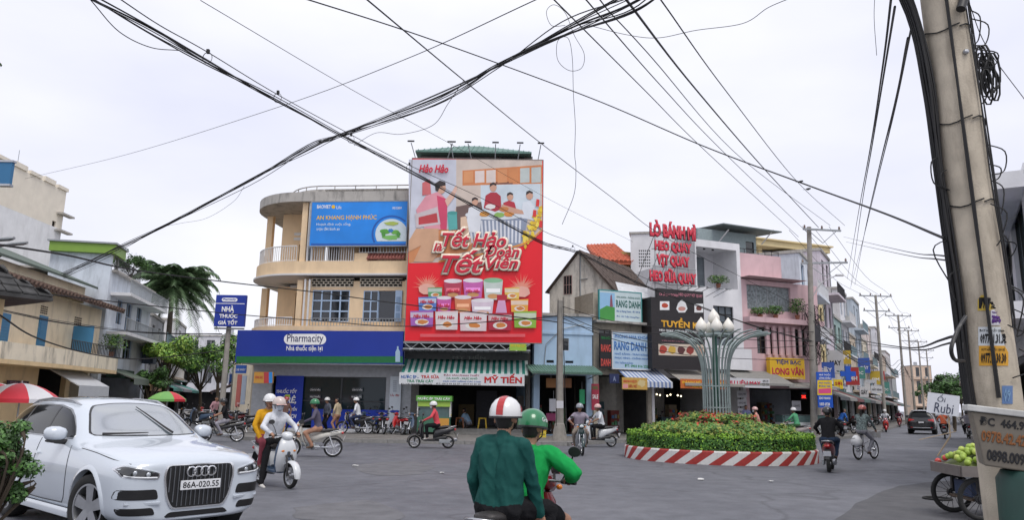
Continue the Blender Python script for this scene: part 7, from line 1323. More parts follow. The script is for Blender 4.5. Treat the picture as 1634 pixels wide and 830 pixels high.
for i, (w, h, c, s, lab, txt, sc_) in enumerate(specs):
 aw = [flat('awning_black', (.04, .04, .045)), flat('awning_greybrown', (.24, .235, .22)), flat('awning_maroon', (.14, .03, .03)), flat('awning_dkgreen', (.04, .10, .08))][i % 4]
 row_house(lab, Fac(p0, p0 + SD * w), h, wc(*c), s, 80 + i, depth=9, awn=aw, sign_c=(flat('rsign%d' % i, sc_), WHITE if sum(sc_) < 1 else flat('text_navy', (.04, .04, .20))) if txt else None, txt=txt)
 if i < 10:
  c_ = p0 + SD * (w * .3) + SDN * 1.0; pj = thing('projecting_sign', 'board projecting over the pavement from the ' + lab, 'sign', (c_.x, c_.y, 3.6 + .7 * (i % 3)), math.atan2(SDN.y, SDN.x)); k_ = [(.05, .12, .45), (.6, .6, .62), (.6, .42, .05), (.5, .05, .05), (.1, .3, .25)][i % 5]
  MB().box(-.5, .5, -.06, .06, 0, 1.0 + .4 * (i % 2)).build('board', flat('pj%d' % (i % 5), k_), pj); MB().box(-1.0, -.5, -.03, .03, .4, .46).build('bracket', GALV, pj); text(['GIÀY', 'MAY', 'SIM', '24H', 'TÓC'][i % 5], pj, WHITE if sum(k_) < 1.3 else BLACK, (-.36, .36, .35, .7), y=-.066, bold=.04)
 p0 = p0 + SD * (w + .12)
# right-hand side of that street
p1 = Vector((16.5, 25, 0)) + SD * 0
def white_modern():
 f = Fac(p1 + SD * 6, p1 - SD * 12); root = thing('office_building', 'white modern building with dark framed windows at the right edge', 'building', f.a, f.rz); W = f.len; wp = MATS['wall_clean_white']; holes = []; h = 6.7
 for s in range(1):
  for i in range(4): a = .6 + i * 4.3; holes.append((a, a + 3.4, 4.4 + s * 3.3, 6.4 + s * 3.3))
 wallgrid(MB(), 0, W, .15, h, 0, .25, holes + [(.5, W - .5, .2, 3.1)]).box(0, .25, .26, 8, .15, h).box(W - .25, W, .26, 8, .15, h).box(.25, W - .25, 7.8, 8, .15, h).build('wall', wp, root)
 for w in holes: window(root, w, .1, 3, 1, DARKP, mat('office_glass', (.10, .14, .15), rough=.08, spec=.9), d=.08)
 for z in (3.5, 6.2): MB().box(-.6, W, -1.2, -.003, z, z + .35).build('ledge', wp, root)
 MB().box(.5, W - .5, 3, 3.1, .2, 3.1).box(.5, W - .5, .3, 3, 3.1, 3.2).box(.4, .5, .3, 3, .2, 3.1).build('shop_recess', INTD, root); MB().box(.2, W, -1.1, -.9, 3.86, 4.7).build('fascia', flat('fascia_blue', (.03, .09, .40)), root)
 for i in range(30): MB().box(.6, 3.4, .02, .1, .25 + i * .09, .31 + i * .09).build('shutter_slat', GALV, root)
 # stepped roof room
white_modern()
p0 = p1 + SD * 10
for i, (w, h, c, s, lab, rm) in enumerate(((7, 4.5, ('grey_q', (.40, .40, .41)), 1, 'low grey house on the right side of the street', None), (9, 4.0, ('tan_q', (.50, .44, .36)), 1, 'low tan house on the right side of the street', None), (26, 5, ('cream_q', (.5, .45, .38)), 2, 'long hall with pinkish red roof far along the street', mat('red_tin', (.55, .12, .13), rough=.6)))):
 if i == 2: p0 = p1 + SD * 80
 row_house(lab, Fac(p0 + SD * w, p0), h, wc(*c), max(s, 2), 120 + i, depth=8, roofm=rm); p0 = p0 + SD * (w + .3)
row_house('pale apricot block far off at the end of the street', Fac((X(1462, 260), 260), (X(1492, 260), 260)), 17, wc('apricot_far', (.66, .50, .38)), 4, 130)
for i in range(9):
 Y = 60 + i * 11; c = Vector((16.5, 25, 0)) + SD * ((Y - 25) / SD.y) - SDN * 1.6; tree('roadside tree on the right of the far street, number %s from the near end' % ('one two three four five six seven eight nine'.split()[i]), (c.x, c.y, .1), 4.6 + (i % 3) * .9, 1.5 + .2 * (i % 3), 140 + i, LD, 1300, .4, .8, (.10, .2))
for i in range(5): tree('distant tree closing the far street, %s from the left' % ('first', 'second', 'third', 'fourth', 'fifth')[i], (X(1490 + i * 15, 170 + i * 6), 170 + i * 6, 0), 8 + i % 2 * 2, 4.2, 160 + i, LD, 1400, .35, .8, (.2, .4))

# ================================================================ poles
def crossarm(root, z, w, rz, braces=True, n=3, y=0):
 M_ = TM((0, y, z), rz=rz); a = MB(M_).box(-w / 2, w / 2, -.05, .05, -.05, .05);
 if braces: a.tube([(-w * .38, 0, -.03), (0, 0, -.8)], .022, 5).tube([(w * .38, 0, -.03), (0, 0, -.8)], .022, 5)
 o = a.build('crossarm', GALV, root)
 for i in range(n): x = -w / 2 + .1 + (w - .2) * i / max(n - 1, 1); MB(M_).lathe([(.03, .05), (.07, .08), (.045, .12), (.07, .15), (.04, .2), (.05, .24), (.01, .26)], (x, 0, 0), 10).build('insulator', mat('porcelain', (.16, .10, .08), rough=.25), o)
 return M_
def concpole(label, loc, h, r0=.17, r1=.11, lean=None):
 t = thing('utility_pole', label, 'utility pole', loc); MB().cyl((0, 0, 0), (lean[0] if lean else 0, lean[1] if lean else 0, h), r0, r1, 12).build('shaft', CONC, t, smooth=60); return t
ar = math.atan2(SDN.y, SDN.x)
pA = Vector((X(1297, 43.2), 43.2, .15)); ptop = P(1291, 365, 43.2); hA = ptop.z - .15; poleA = concpole('tall concrete power pole with crossarms before the pink house', pA, hA + .1, .2, .13, lean=(ptop.x - pA.x, 0))
lx = (ptop.x - pA.x); crossarm(poleA, hA - .1, 2.4, R(8), n=3); crossarm(poleA, hA - 2.1, 2.6, R(-10), n=2)
for o in poleA.children:
 if o.name.startswith('crossarm'): o.location = (lx + .7, -.16, 0)
pole2 = concpole('second thinner concrete pole twined with cables beside the tall one', pA + Vector((.75, 1.1, 0)), hA - 2.2, .16, .11)
q = random.Random(9)
for k in range(34):     # knot of telephone cable on these poles
 z = q.uniform(4.5, 7.5); r = q.uniform(.15, .75); pts = [(math.cos(t) * r * q.uniform(.6, 1.2), math.sin(t) * r * .6, z + .5 * math.sin(t * 2 + k)) for t in [2 * math.pi * i / 10 for i in range(10)]]; MB().tube(smoothpath(pts + [pts[0]], 3), .014, 4).build('cable_coil', WIRE, pole2)
MB().box(-.25, .25, -.42, -.16, 5.4, 6.4).build('junction_box', mat('box_dark', (.05, .05, .06)), pole2)
MB().tube(smoothpath([(0, 0, 8.0), (.5, -.4, 8.9), (1.2, -.9, 9.3)], 5), .03, 6).box(1.15, 1.6, -1.05, -.85, 9.25, 9.35).build('lamp_arm', WTRIM, pole2)
poles = []
for i, (px, py, Y) in enumerate(((1397, 471, 69), (1433, 503, 86), (1449, 527, 104), (1465, 545, 124), (1478, 559, 146))):
 tp = P(px, py, Y); pl = concpole('concrete power pole along the right street, %s from the crossing' % ('second', 'third', 'fourth', 'fifth', 'sixth')[i], (tp.x, Y, .1), tp.z - .1, .17, .11); crossarm(pl, tp.z - .2, 3.2, R(5), n=4); crossarm(pl, tp.z - 1.6, 2.6, R(5), n=2); poles.append(tp)
pM = concpole('weathered concrete pole standing before the blue house', (X(893, 33.5), 33.5, .15), P(893, 480, 33.5).z - .15, .19, .12)
MB().lathe([(.34, 0), (.30, .25), (.21, .7), (.17, .75)], n=14).build('base_collar', CONC, pM); MB().tube([(.13, -.16, 6.3), (.16, -.2, 4), (.24, -.25, 1.5), (.3, -.3, .4)], .02, 5).tube([(-.1, -.18, 6.2), (-.13, -.22, 3), (-.16, -.26, .6)], .015, 5).build('cable_run', WIRE, pM); sign('wrapped_poster', 'small pale poster stuck on the middle pole', Fac((X(885, 33.1), 33.1), (X(900, 33.1), 33.1)), 888, 640, 899, 652, .0, flat('notice_white', (.55, .55, .58)), thick=.01, cat='poster')
# tall leaning pole close on the right, with cables, stickers and a box
def big_pole():
 b = P(1590, 700, 4.75); tp = P(1496, -60, 4.85); base = Vector((b.x + .07, 4.75, .0)); t = thing('utility_pole', 'thick stained concrete pole wrapped in cables and phone-number stickers', 'utility pole', base); d = tp - base; d0 = Vector((0, 0, 0)); pc = mat('pole_concrete', (.50, .44, .35), rough=.9, var=.22, scale=4, bump=.25, bscale=110, stain=.8, sscale=2.6, scol=(.15, .12, .09))
 ax = lambda s: d0.lerp(d * 1.25, s / 1.25)          # s = 0 at the ground, 1 at the top of the picture
 rad = lambda s: .150 - .014 * s
 MB().tube([ax(s) for s in (0, .25, .5, .75, 1, 1.25)], [rad(s) for s in (0, .25, .5, .75, 1, 1.25)], 28).build('shaft', pc, t, smooth=60)
 q = random.Random(12); Xv = Vector((1, 0, 0)); Yv = Vector((0, -1, 0))
 def on(s, a, e=.012): r_ = rad(s) + e; return ax(s) + Xv * r_ * math.sin(a) + Yv * r_ * math.cos(a)
 # black trunk cable bundle on the left side
 for k in range(15):
  a0 = -1.75 + .09 * (k % 5); e0 = .010 + .014 * (k // 5); MB().tube(smoothpath([on(.34, a0, e0), on(.40, a0 + q.uniform(-.06, .06), e0), on(.5, a0 + q.uniform(-.1, .1), e0 + .01), on(.6, a0 + q.uniform(-.1, .1), e0 + .01), on(.68, a0 + q.uniform(-.1, .1), e0 + .015), on(.8, a0 + q.uniform(-.08, .08), e0 + .02), on(.92, a0 - .05, e0 + .07), on(1.05, a0 - .1, e0 + .20 + .006 * k)], 5), q.uniform(.005, .009), 6).build('trunk_cable', WIRE, t, smooth=60)
 for k, (a0, a1, a2) in enumerate(((-.5, -.42, -.45), (-.44, -.47, -.38), (.55, .62, .35), (.9, .45, .7), (.8, .95, 1.1), (1.0, 1.15, .9), (1.2, .8, 1.25))): MB().tube(smoothpath([on(.36 if k < 2 else .45, a0, .012), on(.5, (a0 + a1) / 2, .018), on(.65, a1, .018), on(.82, (a1 + a2) / 2, .018), on(1.08, a2, .018)], 6), .009 if k < 2 else .005, 5).build('cable', WIRE, t, smooth=60)
 for s in (.62, .74, .88, .97): MB().tube([on(s + .005 * math.sin(i), 2 * math.pi * i / 20, .012) for i in range(21)], .006, 4).build('tie_wire', WIRE, t)
 for k in range(26):    # stray loops and loose ends
  s = q.uniform(.42, 1.05); a = q.choice((-1.5, -1.3, 1.2, 1.4, 1.5, .2)); l = q.uniform(.08, .30); c = on(s, a, .02); o = Vector((math.copysign(q.uniform(.02, .14), a), -q.uniform(0, .05), 0)); MB().tube(smoothpath([c, c + o + Vector((0, 0, -l * .3)), c + o * q.uniform(.3, 1) + Vector((0, 0, -l)), on(max(.3, s - l * .25), a + q.uniform(-.2, .2), .015)], 4), .0045, 4).build('loose_wire', WIRE, t)
 for k in range(14): s = .80 + .01 * (k % 5); c = on(s, 1.35, .05 + .012 * (k % 3)); rr = .055 + .008 * (k % 4); MB().tube([c + Vector((rr * .6 * math.cos(i * .63) + .02 * (k % 3), -.03 + .006 * k, rr * 1.9 * math.sin(i * .63))) for i in range(11)], .007, 4).build('cable_coil', WIRE, t, smooth=60)
 c0, c1 = on(.90, -.05, .06), on(.945, .5, .05); MB().cyl(c0, c1, .030, n=12).build('splice_tube', DARKP, t, smooth=50)
 m_ = on(.84, .12, .01); MB().sphere(m_, (.02, .02, .02), 8, 6).build('bolt', STEEL, t)
 bent = MB().tube(smoothpath([P(1541, 505, 4.6) - base, P(1527, 530, 4.55) - base, P(1518, 556, 4.5) - base, P(1523, 574, 4.55) - base, P(1538, 577, 4.65) - base], 5), .012, 6).build('bent_bracket', DARKP, t, smooth=60)
 # stickers wrapped on the shaft
 def sticker(px0, py0, px1, py1, m, words, tm, small=None):
  pts = []; n = 8
  def hit(px, py, e=.003):
   dd = ray(px, py); best = None
   lo, hi = 3.9, 5.6; prev = None
   for i in range(400):
    r_ = lo + (hi - lo) * i / 400; w_ = EYE + dd * r_ - base; s_ = max(0, min(1.25, w_.dot(d) / d.dot(d))); dist = (w_ - ax(s_)).length
    if dist < rad(s_) + e:
     r0_, r1_ = r_ - (hi - lo) / 400, r_
     for _ in range(10):
      rm = (r0_ + r1_) / 2; w_ = EYE + dd * rm - base; s_ = max(0, min(1.25, w_.dot(d) / d.dot(d)))
      if (w_ - ax(s_)).length < rad(s_) + e: r1_ = rm
      else: r0_ = rm
     return w_
   return None
  rg = []
  for j in range(4):
   row = []
   for i in range(n + 1):
    h = hit(px0 + (px1 - px0) * i / n, py0 + (py1 - py0) * j / 3); row.append(h if h else (row[-1] if row else None))
   g = next((h for h in row if h), None)
   if g is None: return
   row = [h or g for h in row]
   rg.append(row)
  s = MB().loft(rg, False, False).build('sticker', m, t, smooth=60)
  def xf(v): h = hit(v.x, -v.z, .0065); return h if h else Vector((0, 0, 0)) + (hit(px0 + 2, -v.z, .0065) or rg[0][0])
  hh = py1 - py0; text(words, t, tm, (px0 + 3, px1 - 3, -(py1 - hh * .10), -(py0 + hh * (.34 if small else .12))), bold=.045, name='sticker_lettering', xf=xf, res=1)
  if small: text(small, t, tm, (px0 + 4, px1 - 5, -(py0 + hh * .26), -(py0 + hh * .06)), bold=.02, name='sticker_lettering', xf=xf, res=1)
 sy, sw, so, sb = flat('sticker_yellow', (.52, .36, .04)), flat('sticker_white', (.55, .58, .60)), flat('sticker_orange', (.60, .30, .02)), flat('sticker_blue', (.25, .42, .62)); vi = flat('ink_violet', (.14, .04, .30))
 sticker(1569, 427, 1597, 454, sb, '0971', flat('ink_blue', (.03, .10, .45))); sticker(1560, 471, 1605, 496, sy, '0977.31.31', BLACK); sticker(1581, 494, 1605, 519, flat('sticker_pale', (.6, .58, .62)), '0988', vi, 'HÚT HẦM'); sticker(1561, 522, 1609, 552, sw, '0977.31.31.32', BLACK, 'HÚT HẦM CẦU GIÁ RẺ'); sticker(1562, 552, 1609, 584, so, '0977.16.30.30', BLACK, 'HÚT HẦM CẦU GIÁ RẺ'); sticker(1599, 616, 1616, 645, flat('sticker_navy', (.10, .18, .36)), '09', sb)
 # meter cabinet strapped to the pole
 bx = P(1611, 702, 4.35); mb = thing('meter_cabinet', 'tilted grey box with phone numbers strapped to the pole', 'cabinet', bx); mb.rotation_euler = (0, R(7), R(-26)); w, h = .40, .30; sc_ = 1
 MB().loft([[(-.20, -.12, .13), (.24, -.12, .13), (.24, .14, .13), (-.20, .14, .13)], [(-.13, -.12, -.16), (.24, -.12, -.16), (.24, .14, -.16), (-.13, .14, -.16)]]).build('case', mat('cabinet_grey', (.19, .165, .13), rough=.6, stain=.6, streak=False), mb, bevel=.008); MB().box(-.225, .16, -.14, .16, .132, .168).build('lid', mat('lid_pale', (.55, .55, .53), rough=.6, stain=.4), mb, bevel=.006)
 ob = flat('ink_rust', (.22, .08, .02)); text('0978.42.42.58', mb, ob, (-.15, .12, -.03, .035), y=-.123, bold=.05); text('0898.009.009', mb, BLACK, (-.12, .14, -.13, -.065), y=-.123, bold=.05); text('ĐC  464.929', mb, BLACK, (-.16, .10, .06, .11), y=-.123, bold=.04)
 # green painted drum at the foot
 dr = tag(MB().lathe([(.21, 0), (.22, .02), (.23, .6), (.22, 1.28), (.19, 1.33), (.001, 1.34)], n=28).build('green_bin', mat('bin_green', (.008, .045, .035), rough=.5, stain=.4), None, smooth=40, loc=(2.98, 4.32, 0)), 'tall dark green round bin at the foot of the near pole', 'bin')
big_pole()

fq = Fac((X(1302, 42.6), 42.6), (X(1330, 42.6), 42.6)); yb = flat('banner_yellow', (.78, .55, .02)); bbl = flat('banner_blue', (.01, .09, .50))
t = sign('pole_banner', 'upright blue and yellow pharmacy banner tied to the tall pole', fq, 1304, 594, 1328, 651, 0, bbl, [('NHÀ THUỐC', (1307, 596, 1325, 600), WHITE, .03), ('LONG CHÂU', (1307, 601.5, 1325, 605.5), WHITE, .03), ('MUA THUỐC', (1307, 609, 1325, 613), bbl, .03), ('ĐÚNG GIÁ', (1307, 614.5, 1325, 618.5), bbl, .03), ('GIAO NHANH', (1307, 634, 1325, 638), WHITE, .03), ('1800 6928', (1308, 643, 1324, 648), WHITE, .03)], thick=.05, cat='banner')
printp(t, fq, 0, rpx(1304.3, 607, 1327.7, 631), yb, 1); o = printp(t, fq, 0, [(1306, 621), (1326, 620), (1326, 628), (1306, 628.5)], flat('banner_pink', (.75, .08, .25)), 2)
for i, (x0, y0, x1, y1, c, w_, m) in enumerate(((1331, 606, 1345, 621, (.78, .55, .02), 'SỢI', RED), (1390, 616, 1408, 628, (.55, .55, .56), 'MẮT KÍNH', BLACK), (1372, 618, 1386, 634, (.5, .5, .5), 'GIÀY', BLACK))): sign('row_sign', 'small %s shop board in the far row reading in %s letters' % (('yellow', 'pale wide', 'pale tall')[i], ('red', 'black', 'bold black')[i]), Fac((X(x0, 47 + 5 * i), 47 + 5 * i), (X(x1, 47 + 5 * i), 47 + 5 * i)), x0, y0, x1, y1, 0, flat('rowsign%d' % i, c), [(w_, (x0 + 1.5, y0 + 3, x1 - 1.5, y1 - 4), m, .04)], thick=.08)
ps = P(1353, 597, 49); t = thing('cross_sign', 'blue pharmacy cross projecting over the far row', 'sign', ps); MB().box(-.5, .5, -.05, .05, -.16, .16).build('cross_bar', bbl, t); MB().box(-.17, .17, -.055, .055, -.5, .5).build('cross_upright', bbl, t); MB().box(-1.4, -.5, -.02, .02, -.02, .02).build('bracket', GALV, t)
# ================================================================ overhead cables
def cable(label, ctrl, r, group='overhead cables', n=1, spread=.0, ties=(), name=None, seed=1):
 q = random.Random(seed); base = [P(*c) for c in ctrl]
 if n == 1: return tag(MB().tube(smoothpath(base, 8), r, 5).build(name or 'overhead_cable', WIRE, None, smooth=60, fix=False), label, 'cable', group)
 t = thing(name or 'cable_bundle', label, 'cable', (0, 0, 0), 0, group)
 for k in range(n):
  pts = []
  for i, b in enumerate(base):
   s = .35 if i in ties else 1; pts.append(b + Vector((q.uniform(-1, 1) * spread * .5, q.uniform(-1, 1) * spread * .5, q.uniform(-1, 1) * spread)) * s)
  MB().tube(smoothpath(pts, 8), r * q.uniform(.6, 1.25), 5).build('cable', WIRE, t, smooth=60, fix=False)
 return t
A_ = [(1090, -40, 8), (1010, 1, 9), (900, 50, 10.6), (795, 104, 12.8), (690, 160, 15.5), (540, 217, 19.5), (490, 236, 22), (400, 291, 26), (260, 362, 31), (185, 398, 34), (100, 440, 37)]
cable('thick sagging bundle of black cables crossing from upper right to the left house', A_, .0115, n=11, spread=.15, ties=(3, 5, 8), seed=3)
cable('slack single wire drooping below the thick cable bundle', [(740, 128, 13.5), (715, 165, 14.2), (690, 200, 15), (640, 214, 16.5), (600, 212, 18), (565, 232, 19)], .006, seed=2); cable('thin slack wire hanging under the lower end of the bundle', [(390, 297, 26), (372, 322, 27), (330, 348, 28.5), (290, 356, 30), (258, 362, 31)], .006)
B_ = [(120, -20, 10.5), (240, 48, 13), (330, 98, 15), (440, 157, 18), (560, 224, 22), (650, 271, 25), (770, 337, 29), (865, 387, 32), (925, 404, 34), (1020, 453, 38), (1110, 487, 40), (1200, 520, 42), (1297, 545, 43.1)]
bb = cable('pair of black cables falling from upper left across the billboard', B_, .012, n=6, spread=.07, seed=5)
B2 = [(180, -10, 10.5), (255, 40, 13), (330, 82, 15), (440, 149, 18), (555, 212, 22), (652, 263, 25), (770, 317, 29), (870, 370, 32), (914, 388, 34), (1020, 440, 38), (1110, 476, 40)]
cable('messenger wire running just above the paired cables', B2, .011)
for i, (x, y, Y) in enumerate(((331, 92, 15), (443, 156, 18), (560, 222, 22), (653, 268, 25), (914, 398, 34), (957, 416, 35.5))): c = P(x, y, Y); MB().tube([(c.x + .10 * math.cos(t) , c.y, c.z + .13 * math.sin(t)) for t in [2 * math.pi * k / 16 for k in range(17)]], .008, 4).build('spacer_ring', WIRE, bb); MB().cbox((c.x, c.y, c.z + .15), (.06, .06, .09)).build('clamp', WIRE, bb)
cable('loose strand bowing below the left end of the paired cables', [(145, 0, 11), (190, 50, 12), (240, 75, 13), (285, 80, 14.2)], .009)
cable('faint wire from the upper middle to the old gable house', [(320, 0, 12), (560, 142, 18), (720, 230, 25), (880, 320, 35), (1010, 386, 44)], .007); cable('thin wire from the far-left block up to the top centre', [(40, 285, 44), (200, 247, 32), (440, 172, 21), (640, 97, 14), (870, -8, 9.5)], .008)
cable('long heavy cable sweeping from top centre to the near pole', [(470, -8, 9), (640, 46, 11), (790, 99, 12.5), (960, 163, 13), (1120, 232, 12), (1290, 296, 9.5), (1410, 340, 7), (1506, 380, 4.8)], .010)
for i, (pts, r) in enumerate(((((885, 0, 10), (1027, 142, 17), (1128, 243, 26), (1274, 378, 42)), .012), (((936, 0, 10), (1055, 137, 17), (1155, 243, 26), (1288, 371, 43)), .012), (((958, 0, 10), (1036, 87, 14), (1187, 256, 27), (1325, 360, 43)), .011), (((1000, 0, 9), (1110, 142, 16), (1220, 270, 28), (1306, 363, 43)), .019), (((1055, 0, 10), (1160, 147, 17), (1275, 293, 30), (1348, 360, 43)), .012))):
 cable('power line fanning down to the tall pole crossarm, %s from the left' % ('first', 'second', 'third', 'fourth', 'fifth')[i], ((pts[0][0] * 2 - pts[1][0], -140, 6.5),) + pts, r)
cable('steep wire from top centre passing behind the red letters', [(575, -10, 8), (740, 128, 13), (860, 226, 19), (980, 318, 25), (1060, 378, 30), (1190, 446, 38), (1296, 500, 43)], .011)
cable('heavy cable crossing left street toward the middle pole', [(-10, 389, 15), (110, 408, 19), (215, 431, 24), (360, 450, 31), (500, 466, 33.5), (648, 486, 34.5), (865, 511, 34), (893, 516, 33.5)], .026); cable('lower cable crossing the pharmacy windows', [(80, 470, 24), (240, 488, 29), (390, 503, 34.5), (520, 513, 35), (650, 521, 35), (865, 507, 34), (893, 500, 33.5)], .022); cable('slack cable drooping along the cream balcony', [(-5, 500, 21), (60, 540, 26), (150, 566, 32), (230, 573, 36), (355, 560, 35.6)], .028); cable('thin pair of lines before the cream house wall', [(0, 495, 26), (100, 515, 31), (230, 530, 36), (355, 533, 35.5)], .014, n=3, spread=.06)
for i, (y0, ym, y1) in enumerate(((488, 520, 530), (500, 548, 552), (506, 560, 575), (514, 528, 545))): cable('cable slung between the middle pole and the tall pole, %s from the top' % ('first', 'second', 'third', 'fourth')[i], [(893, y0, 33.4), (980, (y0 + ym) / 2 + 9, 35.5), (1090, ym + 6, 37.5), (1200, (ym + y1) / 2 + 6, 40.5), (1298, y1, 43)], .017)
for i, (p, r) in enumerate((([(1424, -20, 5.0), (1408, 110, 7.5), (1388, 240, 13), (1368, 350, 26), (1352, 445, 62)], .010), ([(1428, 10, 5.2), (1415, 90, 7), (1392, 230, 12.5), (1372, 350, 26), (1358, 455, 64)], .010), ([(1449, 60, 5.0), (1428, 165, 8), (1400, 280, 15), (1378, 380, 30), (1364, 455, 62)], .010), ([(1455, 40, 4.9), (1424, 190, 8.5), (1397, 300, 16), (1374, 395, 32), (1357, 460, 64)], .008))): cable('steep line dropping from the near pole toward the far street, %s of four' % ('first', 'second', 'third', 'last')[i], p, r)
for i, (a, b, c) in enumerate((((1346, 378, 43), (1430, 398, 16), (1518, 410, 4.9)), ((1350, 386, 43), (1430, 404, 16), (1520, 417, 4.9)))): cable('nearly level thin wire between tall pole and near pole, %s one' % ('upper', 'lower')[i], (a, b, c), .007)
for i, (a, b, c, r) in enumerate((((1310, 530, 43), (1420, 552, 18), (1556, 530, 4.9), .013), ((1312, 540, 43), (1430, 556, 18), (1556, 541, 4.9), .010), ((1440, 600, 60), (1500, 608, 25), (1560, 590, 4.9), .007))): cable('low cable spanning the far street behind the near pole, %s one' % ('top', 'middle', 'bottom')[i], (a, b, c), r)
pt = [ptop] + poles
for k in range(4):
 pts = []
 for a, b in zip(pt, pt[1:]):
  o = Vector((-1.2 + .8 * k, 0, .15 if k % 2 else -.1)); m_ = a.lerp(b, .5) + o - Vector((0, 0, .7)); pts += [a + o, m_]
 pts.append(pt[-1] + o); tag(MB().tube(smoothpath(pts, 5), .012, 4).build('overhead_cable', WIRE, None, fix=False), 'line strung pole to pole down the far street, %s across' % ('first', 'second', 'third', 'fourth')[k], 'cable', 'overhead cables')
for k in range(5):
 pts = []; q = random.Random(k)
 for a, b in zip(pt[:4], pt[1:4]):
  o = Vector((-.3 + .15 * k, -.2, -5.2 - .35 * k)); pts += [a + o, a.lerp(b, .5) + o - Vector((0, 0, q.uniform(.5, 1.2)))]
 tag(MB().tube(smoothpath(pts, 5), .022, 4).build('overhead_cable', WIRE, None, fix=False), 'sagging telephone cable along the far row, %s from the top' % ('first', 'second', 'third', 'fourth', 'fifth')[k], 'cable', 'overhead cables')
lo = [(902, 40, 10.6), (880, 40, 10.6), (872, 18, 10.6), (884, 7, 10.6), (902, 20, 10.6), (916, 55, 10.6), (932, 85, 10.6), (928, 108, 10.6), (908, 112, 10.6), (890, 95, 10.6), (890, 65, 10.6), (906, 60, 10.6), (913, 90, 10.6), (915, 150, 10.6), (918, 200, 10.6), (917, 245, 10.6), (919, 270, 10.6), (916, 310, 10.6), (897, 358, 10.6)]
cable('loose curled wire dangling from the thick bundle', lo, .0042); cable('wavy thin wire drifting to the top right', [(940, 40, 10.2), (1000, 55, 10), (1050, 60, 9.8), (1110, 48, 9.4), (1185, 37, 9), (1225, 12, 8.6), (1262, -4, 8.4)], .0045); cable('thin wire slanting past the right edge of the near pole', [(1545, 0, 4.7), (1575, 75, 4.9), (1640, 165, 5.4)], .003); cable('short wire hanging at the top right', [(1396, -10, 7), (1395, 30, 7), (1399, 88, 7)], .003); cable('wire running from the near pole to the right edge', [(1598, 448, 4.8), (1640, 470, 6)], .006)
for i, (x, y) in enumerate(((1278, 291), (1290, 303))):
 c = P(x, y, 9.6 - i * .2); t = thing('bird', 'small dark swallow perched on the long cable, %s of two' % ('upper', 'lower')[i], 'bird', c, R(30)); MB().loft([ringx(x_, z_, w_, h_, n=8, p=2) for x_, z_, w_, h_ in ((-.05, .0, .004, .004), (-.03, .006, .012, .012), (0, .012, .017, .017), (.022, .02, .012, .012), (.035, .024, .012, .012), (.045, .022, .004, .004))]).build('body', BLACK, t, smooth=60); MB().loft([[(-.04, -.006, .0), (-.04, .006, .0), (-.04, 0, .004)], [(-.10, -.016, -.012), (-.10, .016, -.012), (-.10, 0, -.01)]]).build('tail', BLACK, t)
# street-lamp heads at the left edge
for i, (x, y, Y) in enumerate(((8, 383, 22), (30, 390, 24))): c = P(x, y, Y); t = thing('street_lamp', 'grey cobra-head street lamp over the left edge, %s one' % ('nearer', 'farther')[i], 'street lamp', c); MB().loft([ringx(-.5, -.03, .03, .03), ringx(-.2, .0, .09, .05), ringx(.1, .03, .10, .06), ringx(.27, .06, .06, .04)]).build('head', GALV, t, smooth=60); MB().tube(smoothpath([(-.45, 0, -.03), (-1.6, 0, -.35), (-2.4, 0, -1.2), (-2.5, 0, -c.z + .15)], 5), .05, 8).build('arm', GALV, t, smooth=60)
# ================================================================ cars
car('car', 'white SUV with chrome single-frame grille turning in from the left', (-5.42, 10.72, 0), R(-40.7), mat('car_white', (.54, .59, .65), rough=.30, var=0, coat=1.0, spec=.8), sc=(.94, .94, .965))
g = G(1471, 694); car('car', 'black SUV seen from behind driving away down the street', (g.x + 1.3, g.y + 2.2, 0), math.atan2(SD.y, SD.x), mat('car_black', (.012, .012, .014), rough=.25, coat=.8), False, (.9, .95, 1.0))
# ================================================================ riders and their machines
white, black, redp, dkred = gloss('white_paint', (.62, .64, .66)), gloss('black_paint', (.012, .012, .014)), RED, gloss('dark_red_paint', (.20, .012, .018)); slate = gloss('slate_blue', (.06, .10, .17)); green = gloss('dark_green_paint', (.012, .035, .035)); silver = gloss('silver_paint', (.40, .42, .44), metal=.4)
hw, hg, hb, hp, hgr = gloss('helmet_white', (.68, .68, .68)), gloss('helmet_green', (.01, .17, .06)), gloss('helmet_black', (.015, .015, .017)), gloss('helmet_pink', (.60, .36, .34)), gloss('helmet_grey', (.26, .28, .31))
blk = CL('black', (.014, .014, .016)); den = CL('denim', (.03, .05, .09)); tan = CL('tan', (.40, .22, .15)); wht = CL('white', (.62, .64, .68)); gry = CL('grey', (.30, .29, .33))
def ride(px, py, ang, style, blabel, plabel, c1, shirt, trousers, helmet, c2=None, lean=0, foot=None, z=0, **k):
 loc = gpos(px, py); loc = (loc[0], loc[1], z); rz = heading(px, py, ang); b = bike(blabel, loc, rz, style, c1, c2, lean=lean)
 return b, person(plabel, loc, rz, shirt, trousers, helmet=helmet, **dict(rider_pose(style, footdown=foot), **k)), loc, rz
b, p, loc, rz = ride(437, 776, 152, 'scooter', 'white motor scooter with blue front panel beside the white SUV', 'masked person in white hooded jacket and black trousers steering white scooter', white, wht, blk, gloss('helmet_cream', (.55, .46, .42)), slate, foot=-1, mask=mat('mask_bluegrey', (.40, .44, .50), rough=.9), hood=True, vox=.016, shoe=SHOE, tilt=.05, wrinkle=.006, peak=gloss('helmet_pink', (.60, .36, .34)))
person('person in mustard jacket and dark red trousers on white scooter pillion', loc, rz, CL('mustard', (.62, .32, .02)), CL('maroon', (.26, .06, .08)), helmet=hw, peak=hw, vox=.018, head=(1, -.25), wrinkle=.006, **dict(pillion_pose('scooter'), neck=(-.46, 1.47), hands=((-.24, .2, 1.0), (-.30, -.22, .92))))
